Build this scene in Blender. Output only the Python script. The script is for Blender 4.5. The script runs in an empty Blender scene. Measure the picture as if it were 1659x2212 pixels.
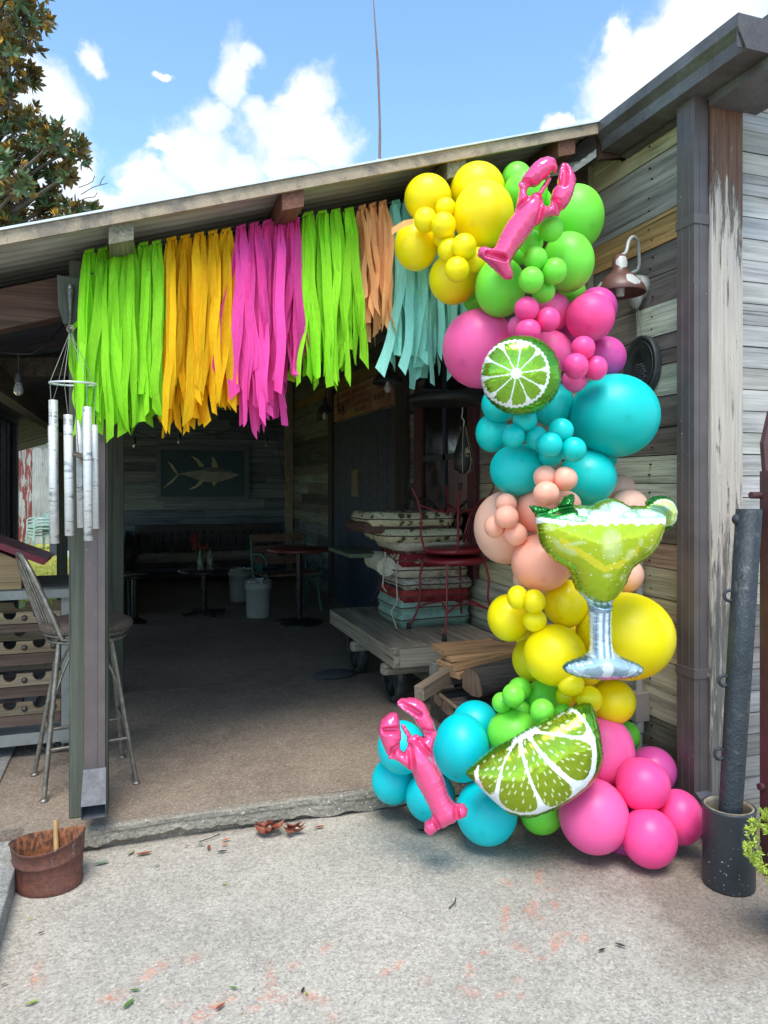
import bpy, bmesh, math, random
import numpy as np
from mathutils import Vector, Matrix, noise, geometry

R = random.Random(11)
S = bpy.context.scene
COL = S.collection
PI = math.pi
# ------------------------------------------------------------------ camera
F, CX, HY, CH = 1597.0, 829.5, 1045.0, 1.55      # focal length, centre column, horizon row (on a 1659 x 2212 frame), eye height
YAW = math.radians(18.6)
cs, sn = math.cos(YAW), math.sin(YAW)
RGT = Vector((cs, -sn, 0)); FWD = Vector((sn, cs, 0)); UP = Vector((0, 0, 1))
CAM = Vector((0, 0, CH))
cam_d = bpy.data.cameras.new('camera'); cam = bpy.data.objects.new('camera', cam_d); COL.objects.link(cam)
cam.location = CAM; cam.rotation_euler = (PI/2, 0, -YAW)
cam_d.sensor_fit = 'VERTICAL'; cam_d.sensor_height = 36; cam_d.sensor_width = 27
cam_d.lens = F/2212*36; cam_d.shift_y = -(1106-HY)/2212
cam_d.clip_start = 0.05; cam_d.clip_end = 500
S.camera = cam

def ray(px, py): return RGT*((px-CX)/F) + FWD + UP*((HY-py)/F)
def at(px, py, zc): return CAM + ray(px, py)*zc
def onX(px, py, X): d = ray(px, py); return CAM + d*(X/d.x)
def onY(px, py, Y): d = ray(px, py); return CAM + d*(Y/d.y)
def onZ(px, py, Z): d = ray(px, py); return CAM + d*((Z-CH)/d.z)

# ------------------------------------------------------------------ materials
def lin(r, g, b):
    f = lambda c: (c/255/12.92) if c/255 <= .04045 else ((c/255+.055)/1.055)**2.4
    return (f(r), f(g), f(b))

class NT:
    """tiny helper round a node tree"""
    def __init__(s, tree): s.t = tree; s.n = tree.nodes; s.l = tree.links
    def add(s, typ, **kw):
        n = s.n.new(typ)
        for k, v in kw.items():
            if k.startswith('i_'):
                key = k[2:]; key = int(key) if key.isdigit() else key.replace('_', ' ')
                s.set(n.inputs[key], v)
            else: setattr(n, k, v)
        return n
    def set(s, inp, v):
        if isinstance(v, bpy.types.NodeSocket): s.l.new(v, inp)
        else:
            if hasattr(inp.default_value, '__len__') and not isinstance(v, str):
                v = tuple(v)
                if len(inp.default_value) == 4 and len(v) == 3: v = v + (1,)
            inp.default_value = v
    def math(s, op, a, b=0.0, c=0.0, clamp=False):
        n = s.n.new('ShaderNodeMath'); n.operation = op; n.use_clamp = clamp
        s.set(n.inputs[0], a); s.set(n.inputs[1], b); s.set(n.inputs[2], c); return n.outputs[0]
    def vmath(s, op, a, b=(0, 0, 0), scale=None):
        n = s.n.new('ShaderNodeVectorMath'); n.operation = op
        s.set(n.inputs[0], a); s.set(n.inputs[1], b)
        if scale is not None: s.set(n.inputs['Scale'], scale)
        return n.outputs['Value'] if op in ('DOT_PRODUCT', 'LENGTH', 'DISTANCE') else n.outputs[0]
    def mix(s, f, a, b, blend='MIX'):
        n = s.n.new('ShaderNodeMix'); n.data_type = 'RGBA'; n.blend_type = blend; n.clamp_factor = True
        s.set(n.inputs[0], f); s.set(n.inputs[6], a); s.set(n.inputs[7], b); return n.outputs[2]
    def ramp(s, f, stops, interp='LINEAR'):
        n = s.n.new('ShaderNodeValToRGB'); n.color_ramp.interpolation = interp
        e = n.color_ramp.elements
        while len(e) < len(stops): e.new(.5)
        for el, (p, c) in zip(e, stops):
            el.position = p; el.color = (c, c, c, 1) if isinstance(c, (int, float)) else tuple(c)[:3]+(1,)
        s.set(n.inputs[0], f); return n.outputs[0]
    def noise(s, vec, scale, detail=4, rough=.55, dist=0.0):
        n = s.n.new('ShaderNodeTexNoise'); s.set(n.inputs['Vector'], vec); n.inputs['Scale'].default_value = scale
        n.inputs['Detail'].default_value = detail; n.inputs['Roughness'].default_value = rough; n.inputs['Distortion'].default_value = dist
        return n.outputs[0]
    def vor(s, vec, scale, feature='F1', out=0, rnd=1.0):
        n = s.n.new('ShaderNodeTexVoronoi'); n.feature = feature; s.set(n.inputs['Vector'], vec)
        n.inputs['Scale'].default_value = scale; n.inputs['Randomness'].default_value = rnd; return n.outputs[out]
    def mapping(s, vec, scale=(1, 1, 1), loc=(0, 0, 0)):
        n = s.n.new('ShaderNodeMapping'); s.set(n.inputs[0], vec)
        n.inputs['Scale'].default_value = scale; s.set(n.inputs['Location'], loc); return n.outputs[0]
    def attr(s, name):
        n = s.n.new('ShaderNodeAttribute'); n.attribute_name = name; return n
    def bump(s, h, strength=.3, dist=.01, normal=None):
        n = s.n.new('ShaderNodeBump'); s.set(n.inputs['Height'], h); n.inputs['Strength'].default_value = strength
        n.inputs['Distance'].default_value = dist
        if normal is not None: s.l.new(normal, n.inputs['Normal'])
        return n.outputs[0]

def new_mat(name):
    m = bpy.data.materials.new(name); m.use_nodes = True
    t = NT(m.node_tree); p = m.node_tree.nodes['Principled BSDF']
    return m, t, p
def coords(t, rnd=True):
    tc = t.add('ShaderNodeTexCoord').outputs['Object']
    if rnd:
        oi = t.add('ShaderNodeObjectInfo').outputs['Random']
        off = t.vmath('SCALE', (17.3, 9.1, 23.7), scale=oi)
        tc = t.vmath('ADD', tc, off)
    return tc

def mk(name, col, rough=.6, var=.25, scale=18, metal=0.0, col2=None, bump=.0, spec=.5, stretch=(1, 1, 1), fine=0.0, thr=(.45, .65)):
    """plain surface with procedural mottling; col2 shows through in patches"""
    m, t, p = new_mat(name); v = t.mapping(coords(t), scale=stretch)
    n1 = t.noise(v, scale, 6, .6)
    k = t.ramp(n1, [(.25, 1-var), (.75, 1+var*.6)])
    c = t.mix(1.0, col, k, 'MULTIPLY')
    if col2 is not None:
        n2 = t.noise(v, scale*.55, 8, .65, .4)
        c = t.mix(t.ramp(n2, [(thr[0], 0), (thr[1], 1)]), c, t.mix(1.0, col2, k, 'MULTIPLY'))
    if fine:
        n3 = t.noise(v, scale*12, 3, .6)
        c = t.mix(1.0, c, t.ramp(n3, [(.3, 1-fine), (.7, 1+fine*.5)]), 'MULTIPLY')
    t.set(p.inputs['Base Color'], c); p.inputs['Roughness'].default_value = rough; p.inputs['Metallic'].default_value = metal
    p.inputs['Specular IOR Level'].default_value = spec
    rr = t.ramp(t.noise(v, scale*2.3, 4), [(.3, max(0, rough-.08)), (.7, min(1, rough+.1))]); t.set(p.inputs['Roughness'], rr)
    if bump: t.set(p.inputs['Normal'], t.bump(t.noise(v, scale*3, 5), bump, .01))
    return m

def wood(name, axis, col=None, var=.55, rough=.75, grain=26, bump=.5, wear=None, wear_thr=(.5, .62)):
    """timber: grain runs along axis; col None reads the per-board colour attribute (alpha = random offset)"""
    m, t, p = new_mat(name); a = t.attr('Col'); v = coords(t)
    v = t.vmath('ADD', v, t.vmath('SCALE', (3.1, 5.7, 9.3), scale=a.outputs['Alpha']))
    sc = [1, 1, 1]; sc[axis] = .07
    vs = t.mapping(v, scale=sc)
    g1 = t.noise(vs, grain, 8, .7, .35)
    sc2 = [1, 1, 1]; sc2[axis] = .02
    g2 = t.noise(t.mapping(v, scale=sc2), grain*4, 3, .65)
    g3 = t.noise(vs, grain*.25, 3, .5, 1.2)
    k = t.math('MULTIPLY', t.ramp(g1, [(.28, 1-var), (.5, 1.0), (.74, 1+var*.55)]), t.ramp(g2, [(.32, 1-var*.5), (.62, 1+var*.28)]))
    k = t.math('MULTIPLY', k, t.ramp(g3, [(.3, .75), (.7, 1.15)]))
    crack = t.ramp(t.noise(t.mapping(v, scale=[x*(1.0 if x == 1 else .25) for x in sc]), grain*2.2, 3, .55, .2), [(.62, 1), (.68, .5)])
    k = t.math('MULTIPLY', k, crack)
    base = a.outputs['Color'] if col is None else col
    c = t.mix(1.0, base, k, 'MULTIPLY')
    if wear is not None:
        w = t.noise(vs, grain*.35, 10, .75, .3)
        c = t.mix(t.ramp(w, [(wear_thr[0], 0), (wear_thr[1], 1)]), c, t.mix(1.0, wear, k, 'MULTIPLY'))
    t.set(p.inputs['Base Color'], c); p.inputs['Roughness'].default_value = rough; p.inputs['Specular IOR Level'].default_value = .25
    h = t.math('ADD', g1, t.math('MULTIPLY', g2, .6))
    t.set(p.inputs['Normal'], t.bump(h, bump, .006))
    return m

# ------------------------------------------------------------------ mesh builder
class MB:
    def __init__(s): s.v = []; s.f = []; s.c = []; s.sm = []; s.col = (1, 1, 1, 0)
    def put(s, vs, fs, smooth=False, col=None):
        o = len(s.v); s.v += [tuple(v) for v in vs]
        for f in fs:
            s.f.append(tuple(i+o for i in f)); s.c.append(col or s.col); s.sm.append(smooth)
        return s
    def hexa(s, c8, col=None):
        return s.put(c8, [(0, 3, 2, 1), (4, 5, 6, 7), (0, 1, 5, 4), (1, 2, 6, 5), (2, 3, 7, 6), (3, 0, 4, 7)], False, col)
    def box(s, lo, hi, col=None, M=None):
        (a, b, c), (d, e, f) = lo, hi
        c8 = [Vector(q) for q in ((a, b, c), (d, b, c), (d, e, c), (a, e, c), (a, b, f), (d, b, f), (d, e, f), (a, e, f))]
        if M is not None: c8 = [M @ q for q in c8]
        return s.hexa(c8, col)
    def bar(s, p, q, w, h, up=(0, 0, 1), col=None):
        """rectangular bar from p to q: w across, h along up"""
        p, q = Vector(p), Vector(q); d = (q-p).normalized(); u = Vector(up); r = d.cross(u)
        if r.length < 1e-5: r = d.cross(Vector((1, 0, 0)))
        r.normalize(); u = r.cross(d).normalized(); r = r*w/2; u = u*h/2
        return s.hexa([p-r-u, p+r-u, q+r-u, q-r-u, p-r+u, p+r+u, q+r+u, q-r+u], col)
    def tube(s, pts, r, seg=8, cap=True, col=None, closed=False):
        pts = [Vector(p) for p in pts]; n = len(pts)
        rs = r if isinstance(r, (list, tuple)) else [r]*n
        vs = []; nrm = None
        for i, p in enumerate(pts):
            a = pts[i-1] if (i > 0 or closed) else p
            b = pts[(i+1) % n] if (i < n-1 or closed) else p
            d = (b-a).normalized()
            if nrm is None:
                nrm = d.cross(Vector((0, 0, 1)))
                if nrm.length < 1e-3: nrm = d.cross(Vector((1, 0, 0)))
            nrm = (nrm - d*nrm.dot(d)); nrm.normalize(); bn = d.cross(nrm)
            for k in range(seg):
                t = 2*PI*k/seg; vs.append(p + (nrm*math.cos(t)+bn*math.sin(t))*rs[i])
        fs = []
        for i in range(n if closed else n-1):
            for k in range(seg):
                a, b = i*seg+k, i*seg+(k+1) % seg; j = (i+1) % n
                fs.append((a, b, j*seg+(k+1) % seg, j*seg+k))
        s.put(vs, fs, True, col)
        if cap and not closed:
            s.put(vs[:seg], [tuple(reversed(range(seg)))], False, col); s.put(vs[-seg:], [tuple(range(seg))], False, col)
        return s
    def lathe(s, c, prof, seg=28, col=None, M=None, sx=1, sy=1, smooth=True):
        """prof: (r, z) list around vertical axis at c"""
        c = Vector(c); vs = []; fs = []
        for r, z in prof:
            for k in range(seg):
                t = 2*PI*k/seg; q = Vector((r*sx*math.cos(t), r*sy*math.sin(t), z))
                vs.append(c + (M @ q if M is not None else q))
        for i in range(len(prof)-1):
            for k in range(seg):
                a, b = i*seg+k, i*seg+(k+1) % seg; fs.append((a, b, b+seg, a+seg))
        return s.put(vs, fs, smooth, col)
    def prism(s, poly, vec, col=None):
        """closed planar polygon (3-D points) extruded by vec"""
        a = [Vector(p) for p in poly]; v = Vector(vec); b = [p+v for p in a]; n = len(a)
        fs = [tuple(reversed(range(n))), tuple(range(n, 2*n))]+[(i, (i+1) % n, n+(i+1) % n, n+i) for i in range(n)]
        return s.put(a+b, fs, False, col)
    def ball(s, c, r, seg=14, rings=9, col=None, M=None):
        c = Vector(c); rr = Vector(r) if hasattr(r, '__len__') else Vector((r, r, r)); vs = []; fs = []
        for i in range(rings+1):
            th = PI*i/rings
            for k in range(seg):
                t = 2*PI*k/seg; q = Vector((rr.x*math.sin(th)*math.cos(t), rr.y*math.sin(th)*math.sin(t), rr.z*math.cos(th)))
                vs.append(c + (M @ q if M is not None else q))
        for i in range(rings):
            for k in range(seg):
                a, b = i*seg+k, i*seg+(k+1) % seg; fs.append((a, a+seg, b+seg, b))
        return s.put(vs, fs, True, col)
    def build(s, name, mat, parent=None, origin=None, bevel=0.0):
        """ONE mesh object. Vertices are world coordinates unless parent has moved; origin defaults to the base centre"""
        vs = np.array(s.v, dtype=float)
        if parent is not None:
            org = Vector((0, 0, 0)); off = world_loc(parent)
        else:
            if origin is None:
                lo, hi = vs.min(0), vs.max(0); origin = ((lo[0]+hi[0])/2, (lo[1]+hi[1])/2, lo[2])
            off = Vector(origin)
        vs = vs - np.array(off)
        me = bpy.data.meshes.new(name); me.from_pydata(vs.tolist(), [], s.f); me.update()
        me.polygons.foreach_set('use_smooth', s.sm)
        ca = me.color_attributes.new('Col', 'FLOAT_COLOR', 'CORNER')
        buf = []
        for f, c in zip(s.f, s.c):
            c = tuple(c); c = c if len(c) == 4 else c+(0.0,)
            buf += list(c)*len(f)
        ca.data.foreach_set('color', buf)
        for m in (mat if isinstance(mat, (list, tuple)) else [mat]): me.materials.append(m)
        o = bpy.data.objects.new(name, me); COL.objects.link(o)
        if parent is not None: o.parent = parent
        else: o.location = off
        if bevel:
            b = o.modifiers.new('bevel', 'BEVEL'); b.width = bevel; b.segments = 2; b.limit_method = 'ANGLE'; b.harden_normals = False
        return o

def world_loc(o):
    v = Vector(o.location); p = o.parent
    while p is not None: v = v + Vector(p.location); p = p.parent
    return v
def tag(o, label=None, cat=None, group=None, kind=None):
    if label: o['label'] = label
    if cat: o['category'] = cat
    if group: o['group'] = group
    if kind: o['kind'] = kind
    return o
def thing(name, label, cat, loc=(0, 0, 0), group=None):
    o = bpy.data.objects.new(name, None); COL.objects.link(o); o.location = loc; o.empty_display_size = .1
    return tag(o, label, cat, group)
def copy_tree(o, parent=None):
    c = o.copy(); COL.objects.link(c)
    if parent is not None: c.parent = parent
    for ch in [x for x in COL.objects if x.parent == o]: copy_tree(ch, c)
    return c
def text(body, size, M, mat, parent, name='lettering', extrude=.0008, width=1.0):
    cu = bpy.data.curves.new(name, 'FONT'); cu.body = body; cu.size = size; cu.extrude = extrude; cu.align_x = 'CENTER'; cu.align_y = 'CENTER'
    tmp = bpy.data.objects.new(name, cu); COL.objects.link(tmp); bpy.context.view_layer.update()
    me = bpy.data.meshes.new_from_object(tmp.evaluated_get(bpy.context.evaluated_depsgraph_get())); bpy.data.objects.remove(tmp); bpy.data.curves.remove(cu)
    o = bpy.data.objects.new(name, me); COL.objects.link(o); me.materials.clear(); me.materials.append(mat)
    o.parent = parent; o.matrix_local = Matrix.Translation(-world_loc(parent)) @ M @ Matrix.Diagonal((width, 1, 1, 1)); return o
def spline(pts, k=6):
    pts = [Vector(p) for p in pts]; q = [pts[0]*2-pts[1]]+pts+[pts[-1]*2-pts[-2]]; out = []
    for i in range(1, len(q)-2):
        for j in range(k):
            u = j/k; a, b, c, d = q[i-1:i+3]; out.append(.5*((2*b)+(c-a)*u+(2*a-5*b+4*c-d)*u*u+(3*b-a-3*c+d)*u**3))
    return out+[pts[-1]]
def jit(col, a=.15): k = 1+R.uniform(-a, a); return tuple(min(1, c*k*(1+R.uniform(-a*.25, a*.25))) for c in col)+(R.random(),)

# ------------------------------------------------------------------ sky, sun
SUN_EL, SUN_AZ = math.radians(62), math.radians(200)      # azimuth measured from +Y, clockwise: behind the viewer
w = bpy.data.worlds.new('World'); S.world = w; w.use_nodes = True
t = NT(w.node_tree); bg = w.node_tree.nodes['Background']
sky = t.add('ShaderNodeTexSky'); sky.sky_type = 'NISHITA'; sky.sun_disc = False
sky.sun_elevation = SUN_EL; sky.sun_rotation = SUN_AZ; sky.air_density = 1.0; sky.dust_density = .6; sky.ozone_density = 1.4
d = t.add('ShaderNodeTexCoord').outputs['Generated']
# clouds: cumulus banks at given compass bearings and heights, broken up by noise
CLOUDS = [(660, 215, 75, 75), (620, 300, 120, 80), (690, 310, 90, 70), (445, 280, 55, 60), (430, 330, 90, 70), (480, 390, 130, 70), (295, 385, 55, 55),
          (330, 430, 120, 60), (650, 390, 130, 60), (560, 260, 40, 60), (500, 170, 40, 75), (530, 120, 40, 22), (215, 140, 24, 26), (95, 270, 60, 120), (60, 400, 150, 110), (200, 450, 60, 60), (150, 380, 60, 60),
          (1330, 215, 70, 60), (1400, 150, 90, 80), (1480, 90, 100, 80), (1570, 40, 110, 70), (1300, 260, 60, 30), (1335, 85, 25, 35), (1210, 268, 30, 20), (350, 320, 40, 14), (345, 158, 16, 10)]
wv = t.noise(d, 9, 6, .6); wv2 = t.noise(t.vmath('ADD', d, (4.2, 1.3, 7.7)), 9, 6, .6)
warp = t.add('ShaderNodeCombineXYZ', i_0=t.math('SUBTRACT', wv, .5), i_1=t.math('SUBTRACT', wv2, .5), i_2=t.math('SUBTRACT', t.noise(d, 14, 5), .5)).outputs[0]
dw = t.vmath('NORMALIZE', t.vmath('ADD', d, t.vmath('SCALE', warp, scale=.075)))
field = 0.0
for px, py, rx, ry in CLOUDS:
    c = ray(px, py); dist = c.length; c.normalize()
    ex = Vector((c.y, -c.x, 0)).normalized(); ez = ex.cross(c)
    a = t.math('MULTIPLY', t.vmath('DOT_PRODUCT', dw, ex), F/dist/rx*1.05)
    b = t.math('MULTIPLY', t.vmath('DOT_PRODUCT', dw, ez), F/dist/ry*1.05)
    q = t.math('ADD', t.math('MULTIPLY', a, a), t.math('MULTIPLY', b, b))
    g = t.math('EXPONENT', t.math('MULTIPLY', q, -.9))
    front = t.math('GREATER_THAN', t.vmath('DOT_PRODUCT', dw, tuple(c)), .6)
    g = t.math('MULTIPLY', g, front)
    field = g if isinstance(field, float) else t.math('MAXIMUM', field, g)
n1 = t.noise(dw, 16, 9, .62); n2 = t.noise(d, 3.2, 8, .58)
edge = t.math('ADD', field, t.math('MULTIPLY', t.math('SUBTRACT', n1, .5), 1.15))
cov = t.ramp(edge, [(.40, 0), (.86, 1)], 'EASE')
# elsewhere in the sky: scattered clouds
away = t.ramp(t.vmath('DOT_PRODUCT', d, tuple(ray(830, 300).normalized())), [(.2, 1), (.62, 0)])
cov2 = t.math('MULTIPLY', t.ramp(n2, [(.5, 0), (.66, 1)], 'EASE'), away)
cov = t.math('MAXIMUM', cov, cov2)
body = t.noise(dw, 7, 6, .5)
white = t.mix(t.ramp(body, [(.35, 0), (.6, 1)]), (4.2, 4.7, 5.2), (5.7, 5.75, 5.8))
skyc = t.mix(1.0, sky.outputs[0], (1.34, 1.58, 1.54), 'MULTIPLY')
t.set(bg.inputs[0], t.mix(t.math('MULTIPLY', cov, .96), skyc, white)); bg.inputs[1].default_value = .115
sun_d = bpy.data.lights.new('sun', 'SUN'); sun_d.energy = 2.0; sun_d.angle = math.radians(28); sun_d.color = (1, .95, .87)
sun = bpy.data.objects.new('sun', sun_d); COL.objects.link(sun)
sdir = Vector((math.sin(SUN_AZ)*math.cos(SUN_EL), math.cos(SUN_AZ)*math.cos(SUN_EL), math.sin(SUN_EL)))
sun.rotation_euler = sdir.to_track_quat('Z', 'Y').to_euler(); sun.location = sdir*20
S.view_settings.view_transform = 'Standard'; S.view_settings.look = 'None'; S.view_settings.gamma = 1
S.view_settings.exposure = 0.9
S.render.engine = 'CYCLES'
S.cycles.max_bounces = 8; S.cycles.diffuse_bounces = 6; S.cycles.glossy_bounces = 4; S.cycles.transmission_bounces = 6
S.cycles.use_denoising = True; S.cycles.caustics_reflective = False; S.cycles.caustics_refractive = False
# ================================================================== SETTING
# ------------------------------------------------------------------ ground: one sheet, finer where it is near
def concrete(name, base, tint, tint2, marks=False, peb=1.0):
    m, t, p = new_mat(name); v = coords(t, False)
    big = t.noise(v, 1.1, 6, .6, .3); mid = t.noise(v, 7, 7, .65); fine = t.noise(v, 55, 5, .7)
    c = t.mix(t.ramp(big, [(.36, 0), (.62, 1)]), base, tint)
    c = t.mix(t.ramp(mid, [(.45, 0), (.75, .65)]), c, tint2)
    g1 = t.add('ShaderNodeSeparateColor'); t.l.new(t.vor(v, 150, out=1), g1.inputs[0]); g2 = t.add('ShaderNodeSeparateColor'); t.l.new(t.vor(v, 64, out=1), g2.inputs[0])
    grit = g1.outputs[0]
    k = t.math('MULTIPLY', t.ramp(grit, [(0, .74), (.5, 1), (1, 1.16)]), t.ramp(g2.outputs[0], [(0, .88), (.5, 1), (1, 1.08)]))
    k = t.math('MULTIPLY', k, t.ramp(fine, [(.3, .84), (.5, 1), (.7, 1.06)]))
    pit = t.math('MULTIPLY', t.math('LESS_THAN', t.vor(t.vmath('ADD', v, (7.1, 3.3, 0)), 85), .16), t.ramp(t.noise(v, 11, 4), [(.42, 0), (.58, .75)]))
    k = t.math('MULTIPLY', k, t.math('SUBTRACT', 1.0, t.math('MULTIPLY', pit, .62)))
    c = t.mix(1.0, c, k, 'MULTIPLY')
    dv = t.vor(v, 46); pale = t.math('LESS_THAN', dv, .19)
    pr = t.vor(v, 46, out=1)
    c = t.mix(t.math('MULTIPLY', t.math('MULTIPLY', pale, t.ramp(pr, [(.40, 0), (.55, .85)])), peb), c, (.62, .58, .49))
    dk = t.math('LESS_THAN', t.vor(t.vmath('ADD', v, (3.3, 1.2, 0)), 30), .11)
    c = t.mix(t.math('MULTIPLY', dk, .6), c, (.12, .11, .10))
    if marks:
        a = t.attr('marks'); sp = t.add('ShaderNodeSeparateColor'); t.l.new(a.outputs['Color'], sp.inputs[0])
        # damp brown staining, worn orange spray paint, broom and brick imprints
        st = t.ramp(t.math('ADD', sp.outputs[1], t.math('MULTIPLY', t.math('SUBTRACT', mid, .5), .8)), [(.3, 0), (.75, 1)])
        c = t.mix(t.math('MULTIPLY', st, .80), c, t.mix(1.0, (.20, .155, .12), k, 'MULTIPLY'))
        worn = t.math('MULTIPLY', t.ramp(t.noise(v, 38, 6, .75), [(.42, 0), (.58, 1)]), t.ramp(t.noise(v, 160, 3, .6), [(.4, .25), (.6, 1)]))
        c = t.mix(t.math('MULTIPLY', t.math('MULTIPLY', sp.outputs[0], worn), .78), c, (.68, .20, .10))
        wv = t.noise(t.mapping(v, scale=(14, 70, 1)), 1.6, 4, .7)
        c = t.mix(t.math('MULTIPLY', sp.outputs[2], t.ramp(wv, [(.52, 0), (.62, .35)])), c, (.13, .13, .12))
    t.set(p.inputs['Base Color'], c); p.inputs['Roughness'].default_value = .88; p.inputs['Specular IOR Level'].default_value = .25
    h = t.math('ADD', t.math('MULTIPLY', fine, .8), t.math('ADD', mid, t.math('MULTIPLY', grit, .35)))
    t.set(p.inputs['Normal'], t.bump(h, .55, .008))
    return m
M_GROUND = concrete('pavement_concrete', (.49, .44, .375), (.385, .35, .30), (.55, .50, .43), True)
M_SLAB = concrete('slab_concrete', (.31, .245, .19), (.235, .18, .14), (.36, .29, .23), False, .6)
M_EDGE = concrete('slab_edge_concrete', (.33, .29, .24), (.21, .19, .16), (.38, .34, .28), False, 1.0)

def axis_pts(spans):
    out = []
    for a, b, st in spans:
        n = max(1, int(round((b-a)/st))); out += [a+(b-a)*i/n for i in range(n)]
    return out+[spans[-1][1]]
xs = axis_pts([(-60, -8, 13), (-8, -1.2, 1.7), (-1.2, 3.2, .022), (3.2, 8, 1.2), (8, 60, 13)])
ys = axis_pts([(-40, -8, 8), (-8, 1.0, 1.5), (1.0, 3.36, .022), (3.36, 10, 1.6), (10, 60, 10)])
OM = [(x*.5, 1725.3+y*.5, rx*.5, ry*.5, sl) for x, y, rx, ry, sl in [(660, 745, 62, 26, -.6), (485, 860, 58, 20, -.25), (830, 690, 40, 12, -.3), (885, 925, 75, 28, -.5), (985, 855, 40, 14, 0), (1180, 858, 65, 18, .1),
      (1085, 910, 44, 18, -.3), (1350, 855, 75, 22, .2), (1270, 717, 28, 12, 0), (1440, 945, 18, 34, 0), (1410, 645, 30, 14, -.4), (735, 880, 40, 10, .3), (160, 765, 22, 60, 0), (1165, 770, 18, 60, 0)]]
OM += [(829.5+x*.5, 1725.3+y*.5, rx*.5, ry*.5, sl) for x, y, rx, ry, sl in [(530, 362, 32, 13, .3), (525, 510, 16, 70, 0), (635, 475, 26, 34, -.5), (667, 338, 14, 30, 0), (722, 392, 34, 7, .1), (685, 522, 22, 9, 0), (868, 600, 24, 20, 0),
      (745, 620, 26, 44, -.4), (592, 645, 38, 14, .3), (437, 660, 22, 10, 0), (667, 690, 28, 8, 0), (35, 730, 50, 18, -.5), (165, 786, 30, 15, .1), (370, 745, 14, 40, 0), (370, 832, 52, 18, .2), (505, 842, 34, 11, .1), (600, 850, 9, 9, 0), (578, 785, 12, 8, 0), (738, 458, 14, 18, 0), (1310, 1060, 20, 8, 0), (800, 583, 26, 8, 0)]]
omw = []
for px, py, rx, ry, sl in OM:
    c = onZ(px, py, 0); ex = onZ(px+rx, py+sl*rx, 0)-c; ey = onZ(px, py+ry, 0)-c
    det = ex.x*ey.y-ex.y*ey.x; omw.append((c, ex, ey, det))
vs = []; cols = []
for y in ys:
    for x in xs:
        z = 0.0
        om = st = bp = 0.0
        if -1.3 < x < 3.3 and .9 < y < 3.4:
            for c, ex, ey, det in omw:
                dx, dy = x-c.x, y-c.y
                u = (dx*ey.y-dy*ey.x)/det; v = (ex.x*dy-ex.y*dx)/det; q = u*u+v*v
                if q < 2.2: om = max(om, max(0, min(1, 1.6-q)))
            nz = noise.noise(Vector((x*2.3, y*2.3, 0)))
            # stained strip by the barn wall and beside the slab
            dw_ = 2.5-x+(y-2.7)*.35
            st = max(0, min(1, 1.55-(dw_*.80+(3.0-y)*.66)+nz*.35))
            st = max(st, max(0, min(1, 1-(3.34-y)/.10))*.5)
            bp = max(0, min(1, 1-((x-1.62)/.45)**2-((y-1.72)/.38)**2+nz*.3)) if x > 1 else 0
            z = .004*noise.noise(Vector((x*1.7, y*1.7, 3)))
        vs.append((x, y, z)); cols += [om, st, bp, 1]
nx = len(xs)
fs = [(j*nx+i, j*nx+i+1, (j+1)*nx+i+1, (j+1)*nx+i) for j in range(len(ys)-1) for i in range(nx-1)]
me = bpy.data.meshes.new('pavement'); me.from_pydata(vs, [], fs); me.update(); me.polygons.foreach_set('use_smooth', [True]*len(fs))
ca = me.color_attributes.new('marks', 'FLOAT_COLOR', 'POINT'); ca.data.foreach_set('color', cols)
me.materials.append(M_GROUND); o = bpy.data.objects.new('pavement', me); COL.objects.link(o); tag(o, kind='structure', label='pale grey concrete pavement with flecks of orange paint', cat='pavement')

# ------------------------------------------------------------------ slab: raised floor of the shed with a broken front edge
YS, ZS = 3.34, .10
def slab_edge(x): return YS + .012*noise.noise(Vector((x*6, 0, 5))) + .02*noise.noise(Vector((x*1.5, 2, 5)))
sx = axis_pts([(-.44, 2.40, .008)])
mb = MB(); vs = []; rows = 12
for x in sx:
    e = slab_edge(x); cr = .03*max(0, 1-abs(x-.15)/.75) + .004          # crack under the edge, widest at the left
    nn = [noise.noise(Vector((x*26, k*3.1, 1)))*.012+noise.noise(Vector((x*70, k*5.1, 9)))*.006 for k in range(rows)]
    dsp = lambda z: .006*noise.noise(Vector((x*9, z*20, 1)))+.0032*noise.noise(Vector((x*45, z*80, 9)))
    bot = cr+.016*noise.noise(Vector((x*9, 7, 7)))+.012*noise.noise(Vector((x*30, 3, 7)))*min(1, cr*40)+.006; lo = max(.002, bot)
    zz_ = [ZS-.005-(ZS-.005-lo)*k/7 for k in range(8)]
    prof = [(e+.036, ZS), (e+.012+.012*noise.noise(Vector((x*12, 1, 1))), ZS+.0008), (e+.002+dsp(ZS)*.5, ZS-.0015)]+[(e+dsp(z_)-(.004 if k_ < 3 else 0), z_) for k_, z_ in enumerate(zz_)]+[(e+.07, lo*.7)]
    vs += [(x, y, z) for y, z in prof]
fs = [(i*rows+k, (i+1)*rows+k, (i+1)*rows+k+1, i*rows+k+1) for i in range(len(sx)-1) for k in range(rows-1)]
mb.put(vs, fs, False); mb.box((-.44, YS+.045, -.05), (2.40, 5.4, ZS-.0015))
MB_top = MB().box((-.44, YS+.033, 0), (2.40, 5.40, ZS+.0005)); MB_top.box((-.44, 5.408, 0), (2.40, 11.9, ZS+.0005)); MB_top.box((-2.6, 5.408, 0), (-.4405, 9, ZS-.001)); MB_top.box((-2.6, YS+.1, 0), (-.62, 5.40, ZS-.001)); MB_top.box((-.62, YS+.1, 0), (-.441, 5.40, ZS))
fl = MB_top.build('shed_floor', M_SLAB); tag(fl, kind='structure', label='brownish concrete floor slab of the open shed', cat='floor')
ed = mb.build('slab_step', M_EDGE); tag(ed, kind='structure', label='rough broken concrete step edge in front of the shed', cat='step')
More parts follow.
